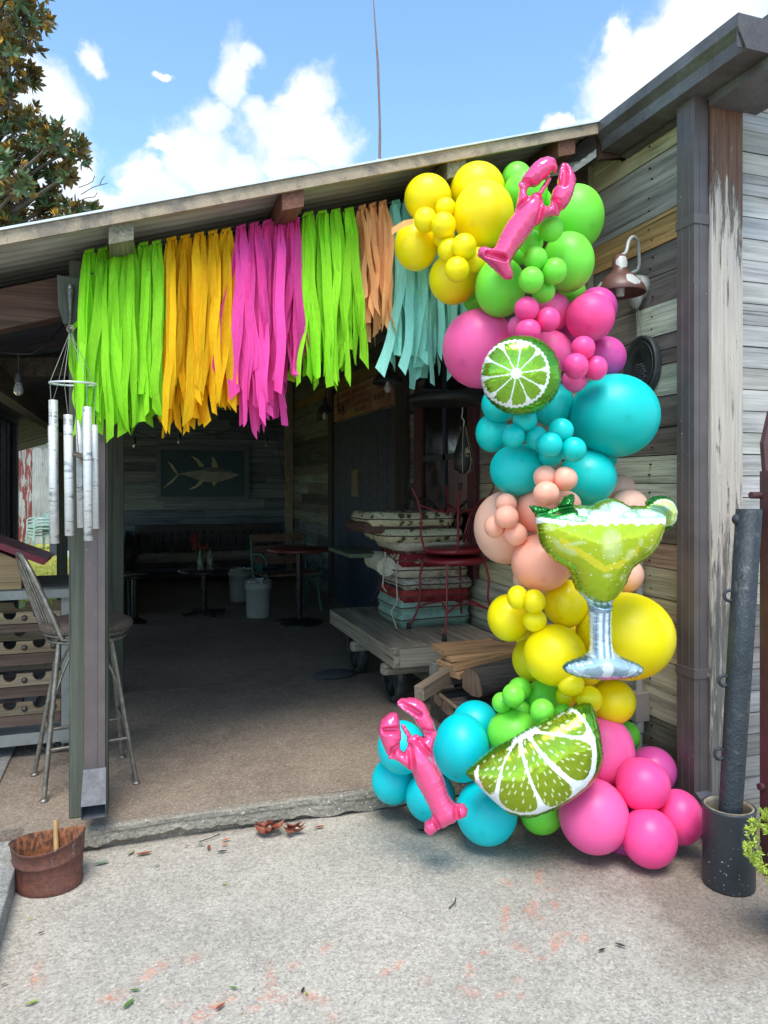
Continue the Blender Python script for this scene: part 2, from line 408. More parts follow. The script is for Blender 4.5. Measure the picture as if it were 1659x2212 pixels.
# brick walk and kerb at the far left
M_BRICK = mk('old_brick', (.16, .075, .06), .85, .5, 14, col2=(.24, .20, .18), bump=.4)
M_KERB = concrete('kerb_stone', (.36, .35, .32), (.26, .25, .24), (.42, .40, .36), False, .5)
mb = MB()
for j in range(26):
    for i in range(8):
        x0 = -2.5+i*.225+(j % 2)*.11; y0 = 3.5+j*.105
        if x0+.215 < -.70: mb.box((x0, y0, ZS), (x0+.215, y0+.095, ZS+.012+R.uniform(0, .006)), col=jit((1, 1, 1)))
tag(mb.build('brick_walk', M_BRICK), kind='structure', label='dark red brick walk left of the shed post', cat='path')
mb = MB(); 
for j in range(5): mb.box((-.60, 1.3+j*.41, -.02), (-.425+R.uniform(-.006, .006), 1.3+j*.41+.40, .095+R.uniform(-.004, .004)))
mb.box((-.70, 3.36, ZS), (-.62, 6.0, ZS+.014))
tag(mb.build('kerb', M_KERB, bevel=.008), kind='structure', label='grey concrete kerb beside the rusty bucket', cat='kerb')

# ================================================================== MAIN TIMBER BUILDING
M_PLANK_Y = wood('weathered_plank_y', 1, bump=.7)
M_PLANK_X = wood('weathered_plank_x', 0, bump=.6)
M_BROWN = mk('brown_gutter_paint', (.085, .070, .068), .42, .25, 6, col2=(.13, .125, .13), fine=.25)
def flecked(name, base, fleck, thr):
    m, t, p = new_mat(name); v = coords(t)
    n = t.noise(v, 9, 5); c = t.mix(t.ramp(n, [(.35, 0), (.7, 1)]), base, tuple(min(1, x*1.35) for x in base))
    f = t.math('MULTIPLY', t.ramp(t.noise(v, 75, 4, .6), [(thr, 0), (thr+.02, 1)]), t.ramp(t.noise(v, 3.3, 3), [(.5, 0), (.62, 1)]))
    t.set(p.inputs['Base Color'], t.mix(f, c, fleck)); p.inputs['Roughness'].default_value = .45; return m
M_DOWN = flecked('brown_downpipe_paint', (.088, .072, .072), (.55, .60, .60), .685)
M_DOWN2 = flecked('faded_brown_downpipe', (.105, .080, .078), (.45, .42, .40), .66)
M_TIN = mk('dull_tin', (.125, .125, .14), .6, .3, 20, metal=.1, fine=.3)
barn = thing('timber_building', 'weathered plank building on the right with gutter and mismatched boards', 'building', (3.2, 5, 0))
CR, GY, GR, OG, DK, MI, PK, CG, DW = (.40, .37, .25), (.27, .255, .235), (.31, .295, .27), (.38, .235, .10), (.155, .148, .148), (.50, .57, .50), (.37, .28, .225), (.42, .42, .31), (.16, .145, .135)
ROWS = [(3.34, 3.14, CR), (3.14, 3.004, GY), (3.004, 2.848, GY), (2.848, 2.70, OG), (2.70, 2.56, DK), (2.56, 2.42, (.15, .14, .135)), (2.42, 2.265, MI), (2.265, 2.19, DK), (2.19, 2.12, (.13, .12, .12)), (2.12, 1.97, MI), (1.97, 1.82, DK),
        (1.82, 1.687, (.13, .13, .13)), (1.687, 1.552, (.44, .50, .44)), (1.552, 1.40, (.46, .52, .47)), (1.40, 1.263, DW), (1.263, 1.143, PK), (1.143, .998, CG), (.998, .85, CR), (.85, .70, (.43, .42, .31)), (.70, .555, (.45, .44, .34)), (.555, .413, (.46, .45, .36)), (.413, .263, (.16, .15, .13)), (.263, .10, DK)]
mb = MB(); XW = 2.40
for i, (zt, zb, c) in enumerate(ROWS):
    y = 2.70; first = True
    while y < 11.8:
        L = R.uniform(.85, 1.5) if first else R.uniform(1.2, 3)
        if abs(zt-2.42) < .001 and first: L = .43
        e = min(11.8, y+L)
        cc = c if first or R.random() < .35 else R.choice([GY, GR, (.30, .28, .25), (.17, .16, .15), (.36, .34, .29)])
        if abs(zt-2.42) < .001 and abs(y-3.13) < .01: cc = (.22, .20, .19)
        cc = (cc[0]*1.36, cc[1]*1.29, cc[2]*1.17)
        if y > 5.6: cc = (cc[0]*.40, cc[1]*.46, cc[2]*.56)  # shade deep in the shed painted in: boards darker and bluer
        dx = R.uniform(-.004, .004)
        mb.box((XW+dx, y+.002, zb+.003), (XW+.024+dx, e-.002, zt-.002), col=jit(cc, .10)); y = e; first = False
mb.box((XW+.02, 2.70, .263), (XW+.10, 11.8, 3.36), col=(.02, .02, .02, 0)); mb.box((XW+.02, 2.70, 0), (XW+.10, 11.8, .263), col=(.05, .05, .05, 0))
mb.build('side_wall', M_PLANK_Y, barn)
M_NAIL = mk('rusty_nail', (.03, .025, .022), .7); mb = MB()
for zt, zb, c in ROWS:
    for y in (2.76, 3.02, 3.55, 4.15):
        for z in ((zt+zb)/2+.03, (zt+zb)/2-.03): yy_ = y+R.uniform(-.015, .015); zz0 = z+R.uniform(-.006, .006); mb.box((XW-.006, yy_-.0035, zz0-.0035), (XW+.006, yy_+.0035, zz0+.0035))
mb.build('nail_heads', M_NAIL, barn)
# front wall with narrower white-washed boards
M_WASH = wood('whitewashed_plank', 0, bump=.6, var=.4, wear=(.20, .17, .145), wear_thr=(.56, .72))
mb = MB(); z = 0.02; i = 0
while z < 3.9:
    c = R.choice([(.47, .45, .43), (.42, .405, .39), (.51, .485, .45), (.40, .39, .39), (.36, .345, .325), (.44, .41, .37)])
    if i < 10: c = tuple(x*.62 for x in c)
    xa = 2.52+max(0, (z+.12-3.42)/.3125); mb.box((xa, 2.655+R.uniform(-.003, .003), z), (5.2, 2.69, z+.0935), col=jit(c, .08)); z += .098; i += 1
mb.box((2.5, 2.692, 0), (5.2, 2.75, 3.40), col=(.02, .02, .02, 0))
mb.build('front_wall', M_WASH, barn)
# corner post with flaking pinkish paint, bare brown wood at its top
m, t, p = new_mat('flaking_post_paint'); v = coords(t, False)
vs_ = t.mapping(v, scale=(1, 1, .10)); g = t.noise(vs_, 36, 9, .72, .3); g2 = t.noise(t.mapping(v, scale=(1, 1, .03)), 120, 4, .6); z = t.add('ShaderNodeSeparateXYZ'); t.l.new(v, z.inputs[0])
bare = t.mix(t.ramp(t.math('DIVIDE', z.outputs[2], 3.4), [(.68, 0), (.86, 1)]), (.20, .18, .16), (.17, .085, .055)); bare = t.mix(1.0, bare, t.ramp(g2, [(.3, .45), (.65, 1.2)]), 'MULTIPLY')
paint = t.mix(t.ramp(t.noise(vs_, 9, 5), [(.35, 0), (.65, 1)]), (.50, .42, .355), (.46, .41, .36)); paint = t.mix(1.0, paint, t.ramp(g2, [(.25, .75), (.6, 1.1)]), 'MULTIPLY')
zz = t.math('DIVIDE', z.outputs[2], 3.4)
lim = t.ramp(zz, [(.0, .56), (.2, .50), (.35, .41), (.55, .32), (.72, .33), (.80, .43), (.88, .56), (.94, .70), (1, .80)])
f = t.math('SUBTRACT', g, lim); f = t.ramp(t.math('MULTIPLY', f, 14), [(0, 0), (1, 1)])
t.set(p.inputs['Base Color'], t.mix(f, bare, paint)); p.inputs['Roughness'].default_value = .85
t.set(p.inputs['Normal'], t.bump(t.math('ADD', f, t.math('ADD', g2, g)), .8, .006)); M_POST = m
barn_post = MB().box((2.378, 2.595, 0.0), (2.552, 2.70, 3.26)).build('corner_post', M_POST, barn, bevel=.006)
# eave: gutter running along the side wall, soffit board, roof
prof = [(2.20, 3.365), (2.20, 3.315), (2.212, 3.305), (2.232, 3.285), (2.24, 3.235), (2.36, 3.235), (2.36, 3.365), (2.352, 3.365), (2.352, 3.245), (2.248, 3.245), (2.242, 3.29), (2.208, 3.32), (2.208, 3.365)]
gut = MB().prism([(x, 2.27, z) for x, z in prof], (0, .93, 0)); gut.box((2.206, 2.272, 3.24), (2.355, 2.277, 3.362)); gut.box((2.24, 3.19, 3.24), (2.355, 3.2, 3.362))
gut.prism([(2.20, 2.262, 3.365), (2.20, 2.262, 3.315), (2.24, 2.262, 3.235), (2.36, 2.262, 3.235), (2.36, 2.262, 3.365)], (0, .008, 0))
gut.build('gutter', M_BROWN, barn)
MB().box((2.362, 2.27, 3.22), (2.398, 3.2, 3.40)).box((2.36, 2.27, 3.19), (2.62, 2.592, 3.232)).build('eave_board', M_BROWN, barn)
M_ROOFTIN = mk('grey_roof_tin', (.42, .42, .42), .4, .2, 8, metal=.4)
mb = MB(); mb.prism([(2.43, 2.30, 3.42), (2.43, 2.30, 3.435), (6.0, 2.30, 4.55), (6.0, 2.30, 4.535)], (0, 10, 0))
for k in range(14): mb.bar((2.45, 2.33+k*.3, 3.452), (5.9, 2.33+k*.3, 4.53), .03, .025)
mb.build('roof', M_ROOFTIN, barn)
mb = MB().prism([(2.56, 2.70, 3.405), (5.2, 2.70, 3.405), (5.2, 2.70, 4.2)], (0, .03, 0), col=(.3, .28, .25, 0))
mb.build('gable_boards', M_WASH, barn)
# downpipe on the corner with two straps and a kick-out shoe
dp = thing('downpipe', None, None); dp.parent = barn; dp.location = (0, 0, 0); dp.location = Vector((2.338, 2.665, .15))-Vector(barn.location)
bpy.context.view_layer.update()
mb = MB().box((2.300, 2.612, .16), (2.376, 2.722, 3.24)); mb.box((2.2975, 2.640, .16), (2.301, 2.652, 3.24)); mb.box((2.2975, 2.685, .16), (2.301, 2.697, 3.24)); mb.box((2.328, 2.6095, .16), (2.338, 2.613, 3.24))
mb.build('pipe', M_DOWN, dp, bevel=.009)
for z in (2.68, .70): MB().box((2.296, 2.606, z), (2.385, 2.726, z+.045)).build('strap', M_DOWN, dp, bevel=.003)
MB().prism([(2.304, 2.612, .21), (2.304, 2.72, .21), (2.304, 2.72, .14), (2.304, 2.50, .075), (2.304, 2.46, .135)], (.075, 0, 0)).build('shoe', M_TIN, dp)
# trim batten where the shed meets the wall
M_TRIM = mk('tan_trim', (.30, .26, .19), .6, .2, 10)
MB().box((2.365, 3.50, .1), (2.398, 3.56, 3.3)).build('trim_batten', M_TRIM, barn)
# boarded window and wide door deeper under the shed roof
M_MAROON = mk('maroon_paint', (.085, .018, .024), .55, .35, 12)
M_NAVY = mk('navy_paint', (.026, .042, .075), .5, .3, 10)
M_GLASSD = mk('dark_pane', (.01, .012, .016), .12, .1, 3)
M_DARKW = wood('dark_timber', 2, (.06, .052, .048), bump=.4)
XF = 2.385
wn = thing('window', None, None); wn.parent = barn; wn.location = Vector((XF, 5.54, 1.0))-Vector(barn.location); bpy.context.view_layer.update()
mb = MB(); mb.box((2.35, 4.92, .85), (2.392, 5.04, 2.65)); mb.box((2.35, 5.98, .85), (2.392, 6.16, 2.65)); mb.box((2.35, 5.04, 2.53), (2.392, 5.98, 2.65)); mb.box((2.35, 5.04, .85), (2.392, 5.98, .95))
mb.build('frame', M_MAROON, wn, bevel=.005)
mb = MB().box((2.375, 5.04, .95), (2.394, 5.98, 2.53)); mb.build('pane', M_GLASSD, wn)
mb = MB(); mb.box((2.362, 5.48, .95), (2.374, 5.53, 2.53)); mb.box((2.362, 5.04, 1.74), (2.373, 5.98, 1.79)); mb.build('muntin', M_NAVY, wn)
dr = thing('door', None, None); dr.parent = barn; dr.location = Vector((XF, 7.8, .1))-Vector(barn.location); bpy.context.view_layer.update()
mb = MB(); mb.box((2.345, 6.38, .1), (2.392, 6.63, 2.75)); mb.build('jamb', M_DARKW, dr); MB().box((2.345, 9.02, .1), (2.392, 9.22, 2.75)).build('jamb', M_DARKW, dr)
mb = MB()
for k in range(16): mb.box((2.366+(k % 2)*.003, 6.63+k*.149, .1), (2.392, 6.63+k*.149+.146, 2.30), col=jit((1, 1, 1), .2))
mb.build('panel', M_NAVY, dr)
M_PALE = mk('faded_label', (.30, .26, .20), .7, .35, 60, col2=(.10, .08, .06))
a = onX(761, 1015, 2.36); b = onX(774, 1073, 2.36)
MB().box((2.352, b.y, b.z), (2.363, a.y, a.z)).build('door_plaque', M_PALE, dr)

# ================================================================== SHED
def rz(x): return 2.52+.311*(x+.5)
shed = thing('open_shed', 'open fronted lean-to shed with metal roof and dark timber inside', 'shed', (.9, 7, .1))
XL = -2.7
# corrugated roof sheet, its ridges running up the slope
m, t, p = new_mat('corrugated_roof'); v = coords(t, False)
n = t.noise(t.mapping(v, scale=(1, 6, 1)), 5, 6); c = t.mix(t.ramp(n, [(.3, 0), (.7, 1)]), (.30, .285, .23), (.44, .42, .36)); t.set(p.inputs['Base Color'], c); p.inputs['Roughness'].default_value = .5; p.inputs['Metallic'].default_value = .15
M_CORR = m
mb = MB(); yy = axis_pts([(3.19, 4.2, .010), (4.2, 12.0, .0175)]); vs = []
for y in yy:
    h = .011*math.cos((y-3.19)/.068*2*PI)
    for x in (XL, 2.26 if y < 3.205 else 2.44): vs.append((x, y, rz(x)-.012+h))
fs = [(2*i, 2*i+1, 2*i+3, 2*i+2) for i in range(len(yy)-1)]
mb.put(vs, fs, True); o = mb.build('roof', M_CORR, shed); sm = o.modifiers.new('s', 'SOLIDIFY'); sm.thickness = .003
M_FASC = mk('tan_fascia', (.42, .32, .22), .55, .25, 14, col2=(.25, .195, .145), fine=.3, thr=(.5, .6))
M_FLASH = mk('bright_flashing', (.72, .74, .76), .35, .15, 10, metal=.3)
mb = MB(); mb.prism([(XL, 3.172, rz(XL)-.052), (2.235, 3.172, rz(2.235)-.052), (2.235, 3.172, rz(2.235)), (XL, 3.172, rz(XL))], (0, .016, 0))
mb.build('fascia', M_FASC, shed)
mb = MB(); mb.prism([(XL, 3.160, rz(XL)+.002), (2.235, 3.160, rz(2.235)+.002), (2.235, 3.160, rz(2.235)+.011), (XL, 3.160, rz(XL)+.011)], (0, .13, 0))
mb.build('roof_edge', M_FLASH, shed)
M_TAIL = wood('grey_green_timber', 1, (.20, .19, .13), bump=.3); M_TAILR = wood('reddish_timber', 1, (.17, .075, .05), bump=.3)
for k, (px, py) in enumerate([(262, 500), (632, 440), (985, 378), (1222, 325), (-160, 560)]):
    x = onY(px, py, 3.2).x; w_ = .048
    mb = MB().hexa([(x-w_, 3.19, rz(x-w_)-.125), (x+w_, 3.19, rz(x+w_)-.125), (x+w_, 11.8, rz(x+w_)-.125), (x-w_, 11.8, rz(x-w_)-.125),
                    (x-w_, 3.19, rz(x-w_)-.026), (x+w_, 3.19, rz(x+w_)-.026), (x+w_, 11.8, rz(x+w_)-.026), (x-w_, 11.8, rz(x-w_)-.026)])
    mb.build('purlin', M_TAILR if k in (1, 3) else M_TAIL, shed)
M_HEAD = wood('dark_red_timber', 0, (.105, .058, .042), bump=.4)
mb = MB(); mb.prism([(XL, 3.50, rz(XL)-.30), (2.36, 3.50, rz(2.36)-.30), (2.36, 3.50, rz(2.36)-.128), (XL, 3.50, rz(XL)-.128)], (0, .10, 0)); mb.build('header_beam', M_HEAD, shed)
mb = MB(); y = 3.62; M_CEIL = wood('ceiling_boards', 0, var=.5, bump=.3)
while y < 11.8:
    c = R.choice([(.10, .085, .085), (.085, .085, .10), (.07, .075, .095)])  # bluish tones carry the interior shade in the board colour
    z0 = R.uniform(0, .006); mb.prism([(XL, y, rz(XL)-.150-z0), (2.38, y, rz(2.38)-.150-z0), (2.38, y, rz(2.38)-.132-z0), (XL, y, rz(XL)-.132-z0)], (0, .175, 0), col=jit(c, .2)); y += .18
mb.build('ceiling', M_CEIL, shed)
MB().prism([(2.24, 3.215, rz(2.24)-.17), (2.398, 3.215, rz(2.398)-.19), (2.398, 3.215, 3.22), (2.36, 3.215, 3.40), (2.24, 3.215, rz(2.24)-.03)], (0, .03, 0)).build('shade_filler', M_HEAD, shed)  # added dark filler, stands in for shade in the roof corner
MB().prism([(2.20, 3.212, rz(2.20)-.034), (2.398, 3.212, rz(2.398)-.034), (2.398, 3.212, rz(2.398)-.027), (2.20, 3.212, rz(2.20)-.027)], (0, .42, 0)).build('shade_sheet', M_HEAD, shed)  # added dark sheet over the bright roof underside, standing for shade
# posts
M_GPOST = wood('green_grey_post', 2, (.105, .11, .088), bump=.35, var=.35)
MB().box((-.272, 3.46, .098), (-.113, 3.62, 2.52)).build('post', M_GPOST, shed, bevel=.008)
MB().box((-.235, 5.40, .1), (-.075, 5.56, 2.55)).build('post', M_GPOST, shed, bevel=.006)
MB().box((2.27, 11.62, .1), (2.38, 11.74, 3.2)).build('post', M_TRIM, shed)
# bracket board that carries the wind chime hook
a = onY(123, 594, 3.42); b = onY(189, 702, 3.42)
mb = MB().prism([(a.x, 3.42, a.z), (a.x+.005, 3.42, b.z+.07), (a.x+.025, 3.42, b.z), (b.x, 3.42, b.z), (b.x, 3.42, a.z-.01)], (0, .075, 0)); mb.build('bracket_board', M_GPOST, shed)
# brown downpipe on the post
dp2 = thing('downpipe', None, None); dp2.parent = shed; dp2.location = Vector((-.165, 3.42, .2))-Vector(shed.location); bpy.context.view_layer.update()
mb = MB().box((-.205, 3.382, .29), (-.122, 3.458, 2.45)); mb.box((-.158, 3.379, .29), (-.152, 3.383, 2.45)); mb.build('pipe', M_DOWN2, dp2, bevel=.006)
mb = MB(); q = [(-.207, 3.375, .335), (-.120, 3.375, .335), (-.118, 3.265, .225), (-.209, 3.265, .225), (-.207, 3.46, .335), (-.120, 3.46, .335), (-.120, 3.46, .24), (-.207, 3.46, .24), (-.118, 3.285, .165), (-.209, 3.285, .165)]
mb.put(q, [(0, 1, 2, 3), (0, 4, 5, 1), (1, 5, 6, 8, 2), (0, 3, 9, 7, 4), (7, 9, 8, 6), (4, 7, 6, 5)])
mb.build('shoe', M_TIN, dp2).modifiers.new('s', 'SOLIDIFY').thickness = .003
# back wall of blue-tinted boards, low left wall, eave beam and brace at the left
mb = MB(); z = ZS
while z < 3.35:
    x = -.42; h = R.choice([.10, .13, .15, .17])
    while x < 2.4:
        e = min(2.4, x+R.uniform(.7, 1.8)); c = R.choice([(.20, .24, .29), (.15, .19, .24), (.24, .27, .31), (.12, .15, .19)])  # blue of the shed's shade put into the board colours
        mb.box((x+.002, 11.8+R.uniform(-.006, .004), z+.003), (e-.002, 11.83, z+h-.003), col=jit(c, .15)); x = e
    z += h
mb.box((-.42, 11.832, ZS), (2.4, 11.9, 3.4), col=(.01, .01, .01, 0)); mb.build('back_wall', M_PLANK_X, shed)
mb = MB(); z = ZS
while z < .85:
    mb.box((-.17, 8.6, z+.003), (-.13, 11.8, z+.147), col=jit((.20, .22, .24), .2)); z += .15
mb.build('low_side_wall', M_PLANK_Y, shed)  # assumed wall, shaped low so side light reaches the interior
M_BEAM = wood('grey_brown_beam', 1, (.125, .105, .085), bump=.35)
p0 = onX(-40, 795, -.75); p1 = onX(150, 905, -.75)
MB().bar((-.75, 3.62, 2.13), (-.75, 8.8, 2.13), .09, .14).build('eave_beam', M_BEAM, shed)
MB().bar((-.75, 8.7, .1), (-.75, 8.7, 2.06), .10, .10, up=(0, 1, 0)).build('post', M_GPOST, shed)
MB().bar((-2.6, 3.9, 1.98), (-.30, 5.1, 2.30), .06, .11).build('brace', M_BEAM, shed)
# ================================================================== BALLOONS
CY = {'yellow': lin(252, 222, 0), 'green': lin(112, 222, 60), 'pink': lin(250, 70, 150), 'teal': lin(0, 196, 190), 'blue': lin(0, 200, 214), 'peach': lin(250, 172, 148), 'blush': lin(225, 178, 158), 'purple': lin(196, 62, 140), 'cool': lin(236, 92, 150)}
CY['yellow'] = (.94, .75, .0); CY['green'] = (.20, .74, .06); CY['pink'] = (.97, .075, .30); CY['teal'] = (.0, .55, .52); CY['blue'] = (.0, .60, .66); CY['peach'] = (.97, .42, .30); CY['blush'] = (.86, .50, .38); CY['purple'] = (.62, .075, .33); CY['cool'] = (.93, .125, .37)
def latex(name, c):
    m, t, p = new_mat(name); a = t.attr('Col'); v = coords(t)
    n = t.noise(v, 6, 3); k = t.math('MULTIPLY', a.outputs['Fac'], t.ramp(n, [(.3, .95), (.7, 1.04)]))
    t.set(p.inputs['Base Color'], t.mix(1.0, c, k, 'MULTIPLY')); t.set(p.inputs['Roughness'], t.ramp(t.noise(v, 14, 4), [(.3, .36), (.7, .48)])); p.inputs['Specular IOR Level'].default_value = .42
    p.inputs['Subsurface Weight'].default_value = .75; p.inputs['Subsurface Radius'].default_value = (1.0, 1.0, 1.0); p.inputs['Subsurface Scale'].default_value = .07
    return m
M_LATEX = {k: latex(k+'_latex', c) for k, c in CY.items()}
def balloon(px, py, rx, ry, zc, col, label, group, kind='balloon'):
    c = at(px, py, zc); ax, az = rx*zc/F, ry*zc/F; ad = (ax+az)/2
    # tip of the balloon looks roughly outwards; the knot is tied inwards
    pole = (-FWD + RGT*R.uniform(-.8, .8) + UP*R.uniform(-.9, .6)).normalized()
    q = Vector((0, 0, 1)).rotation_difference(pole).to_matrix()
    PEAR = R.uniform(.02, .07); SEG, RNG = 44, 30; vs = []; cols = []
    for i in range(RNG+1):
        th = PI*i/RNG
        for k in range(SEG if 0 < i < RNG else 1):
            tt = 2*PI*k/SEG; zz = math.cos(th); r = math.sin(th)*(1+PEAR*zz)
            if i == 0: zz += .008
            u = q @ Vector((r*math.cos(tt), r*math.sin(tt), zz))
            d = u.dot(RGT)*ax; f = u.dot(FWD)*ad; z = u.z*az
            vs.append(RGT*d+FWD*f+UP*z); cols.append(.80 if i == 0 else (.95 if i == 1 else 1.0))
    ix = lambda i, k: 0 if i == 0 else (1+(RNG-1)*SEG if i == RNG else 1+(i-1)*SEG+k % SEG)
    fs = []
    for i in range(RNG):
        for k in range(SEG):
            if i == 0: fs.append((0, ix(1, k), ix(1, k+1)))
            elif i == RNG-1: fs.append((ix(i, k), ix(RNG, 0), ix(i, k+1)))
            else: fs.append((ix(i, k), ix(i+1, k), ix(i+1, k+1), ix(i, k+1)))
    me = bpy.data.meshes.new('balloon'); me.from_pydata([tuple(v) for v in vs], [], fs); me.update(); me.polygons.foreach_set('use_smooth', [True]*len(fs))
    ca = me.color_attributes.new('Col', 'FLOAT_COLOR', 'POINT'); ca.data.foreach_set('color', [x for g in cols for x in (g, g, g, 1)])
    me.materials.append(M_LATEX[col]); o = bpy.data.objects.new('balloon', me); COL.objects.link(o); o.location = c
    tag(o, label, 'balloon', group)
    return o
def crop(x0, y0, s): return lambda x, y: ((x0+x/s)*.6636, (y0+y/s)*.6636)
GRP = {'yellow': 'yellow latex balloons of the balloon column', 'green': 'lime green latex balloons of the balloon column', 'pink': 'pink latex balloons of the balloon column', 'cool': 'pink latex balloons of the balloon column',
       'purple': 'pink latex balloons of the balloon column', 'teal': 'teal latex balloons of the balloon column', 'blue': 'aqua latex balloons at the foot of the column', 'peach': 'peach latex balloons of the balloon column', 'blush': 'peach latex balloons of the balloon column'}
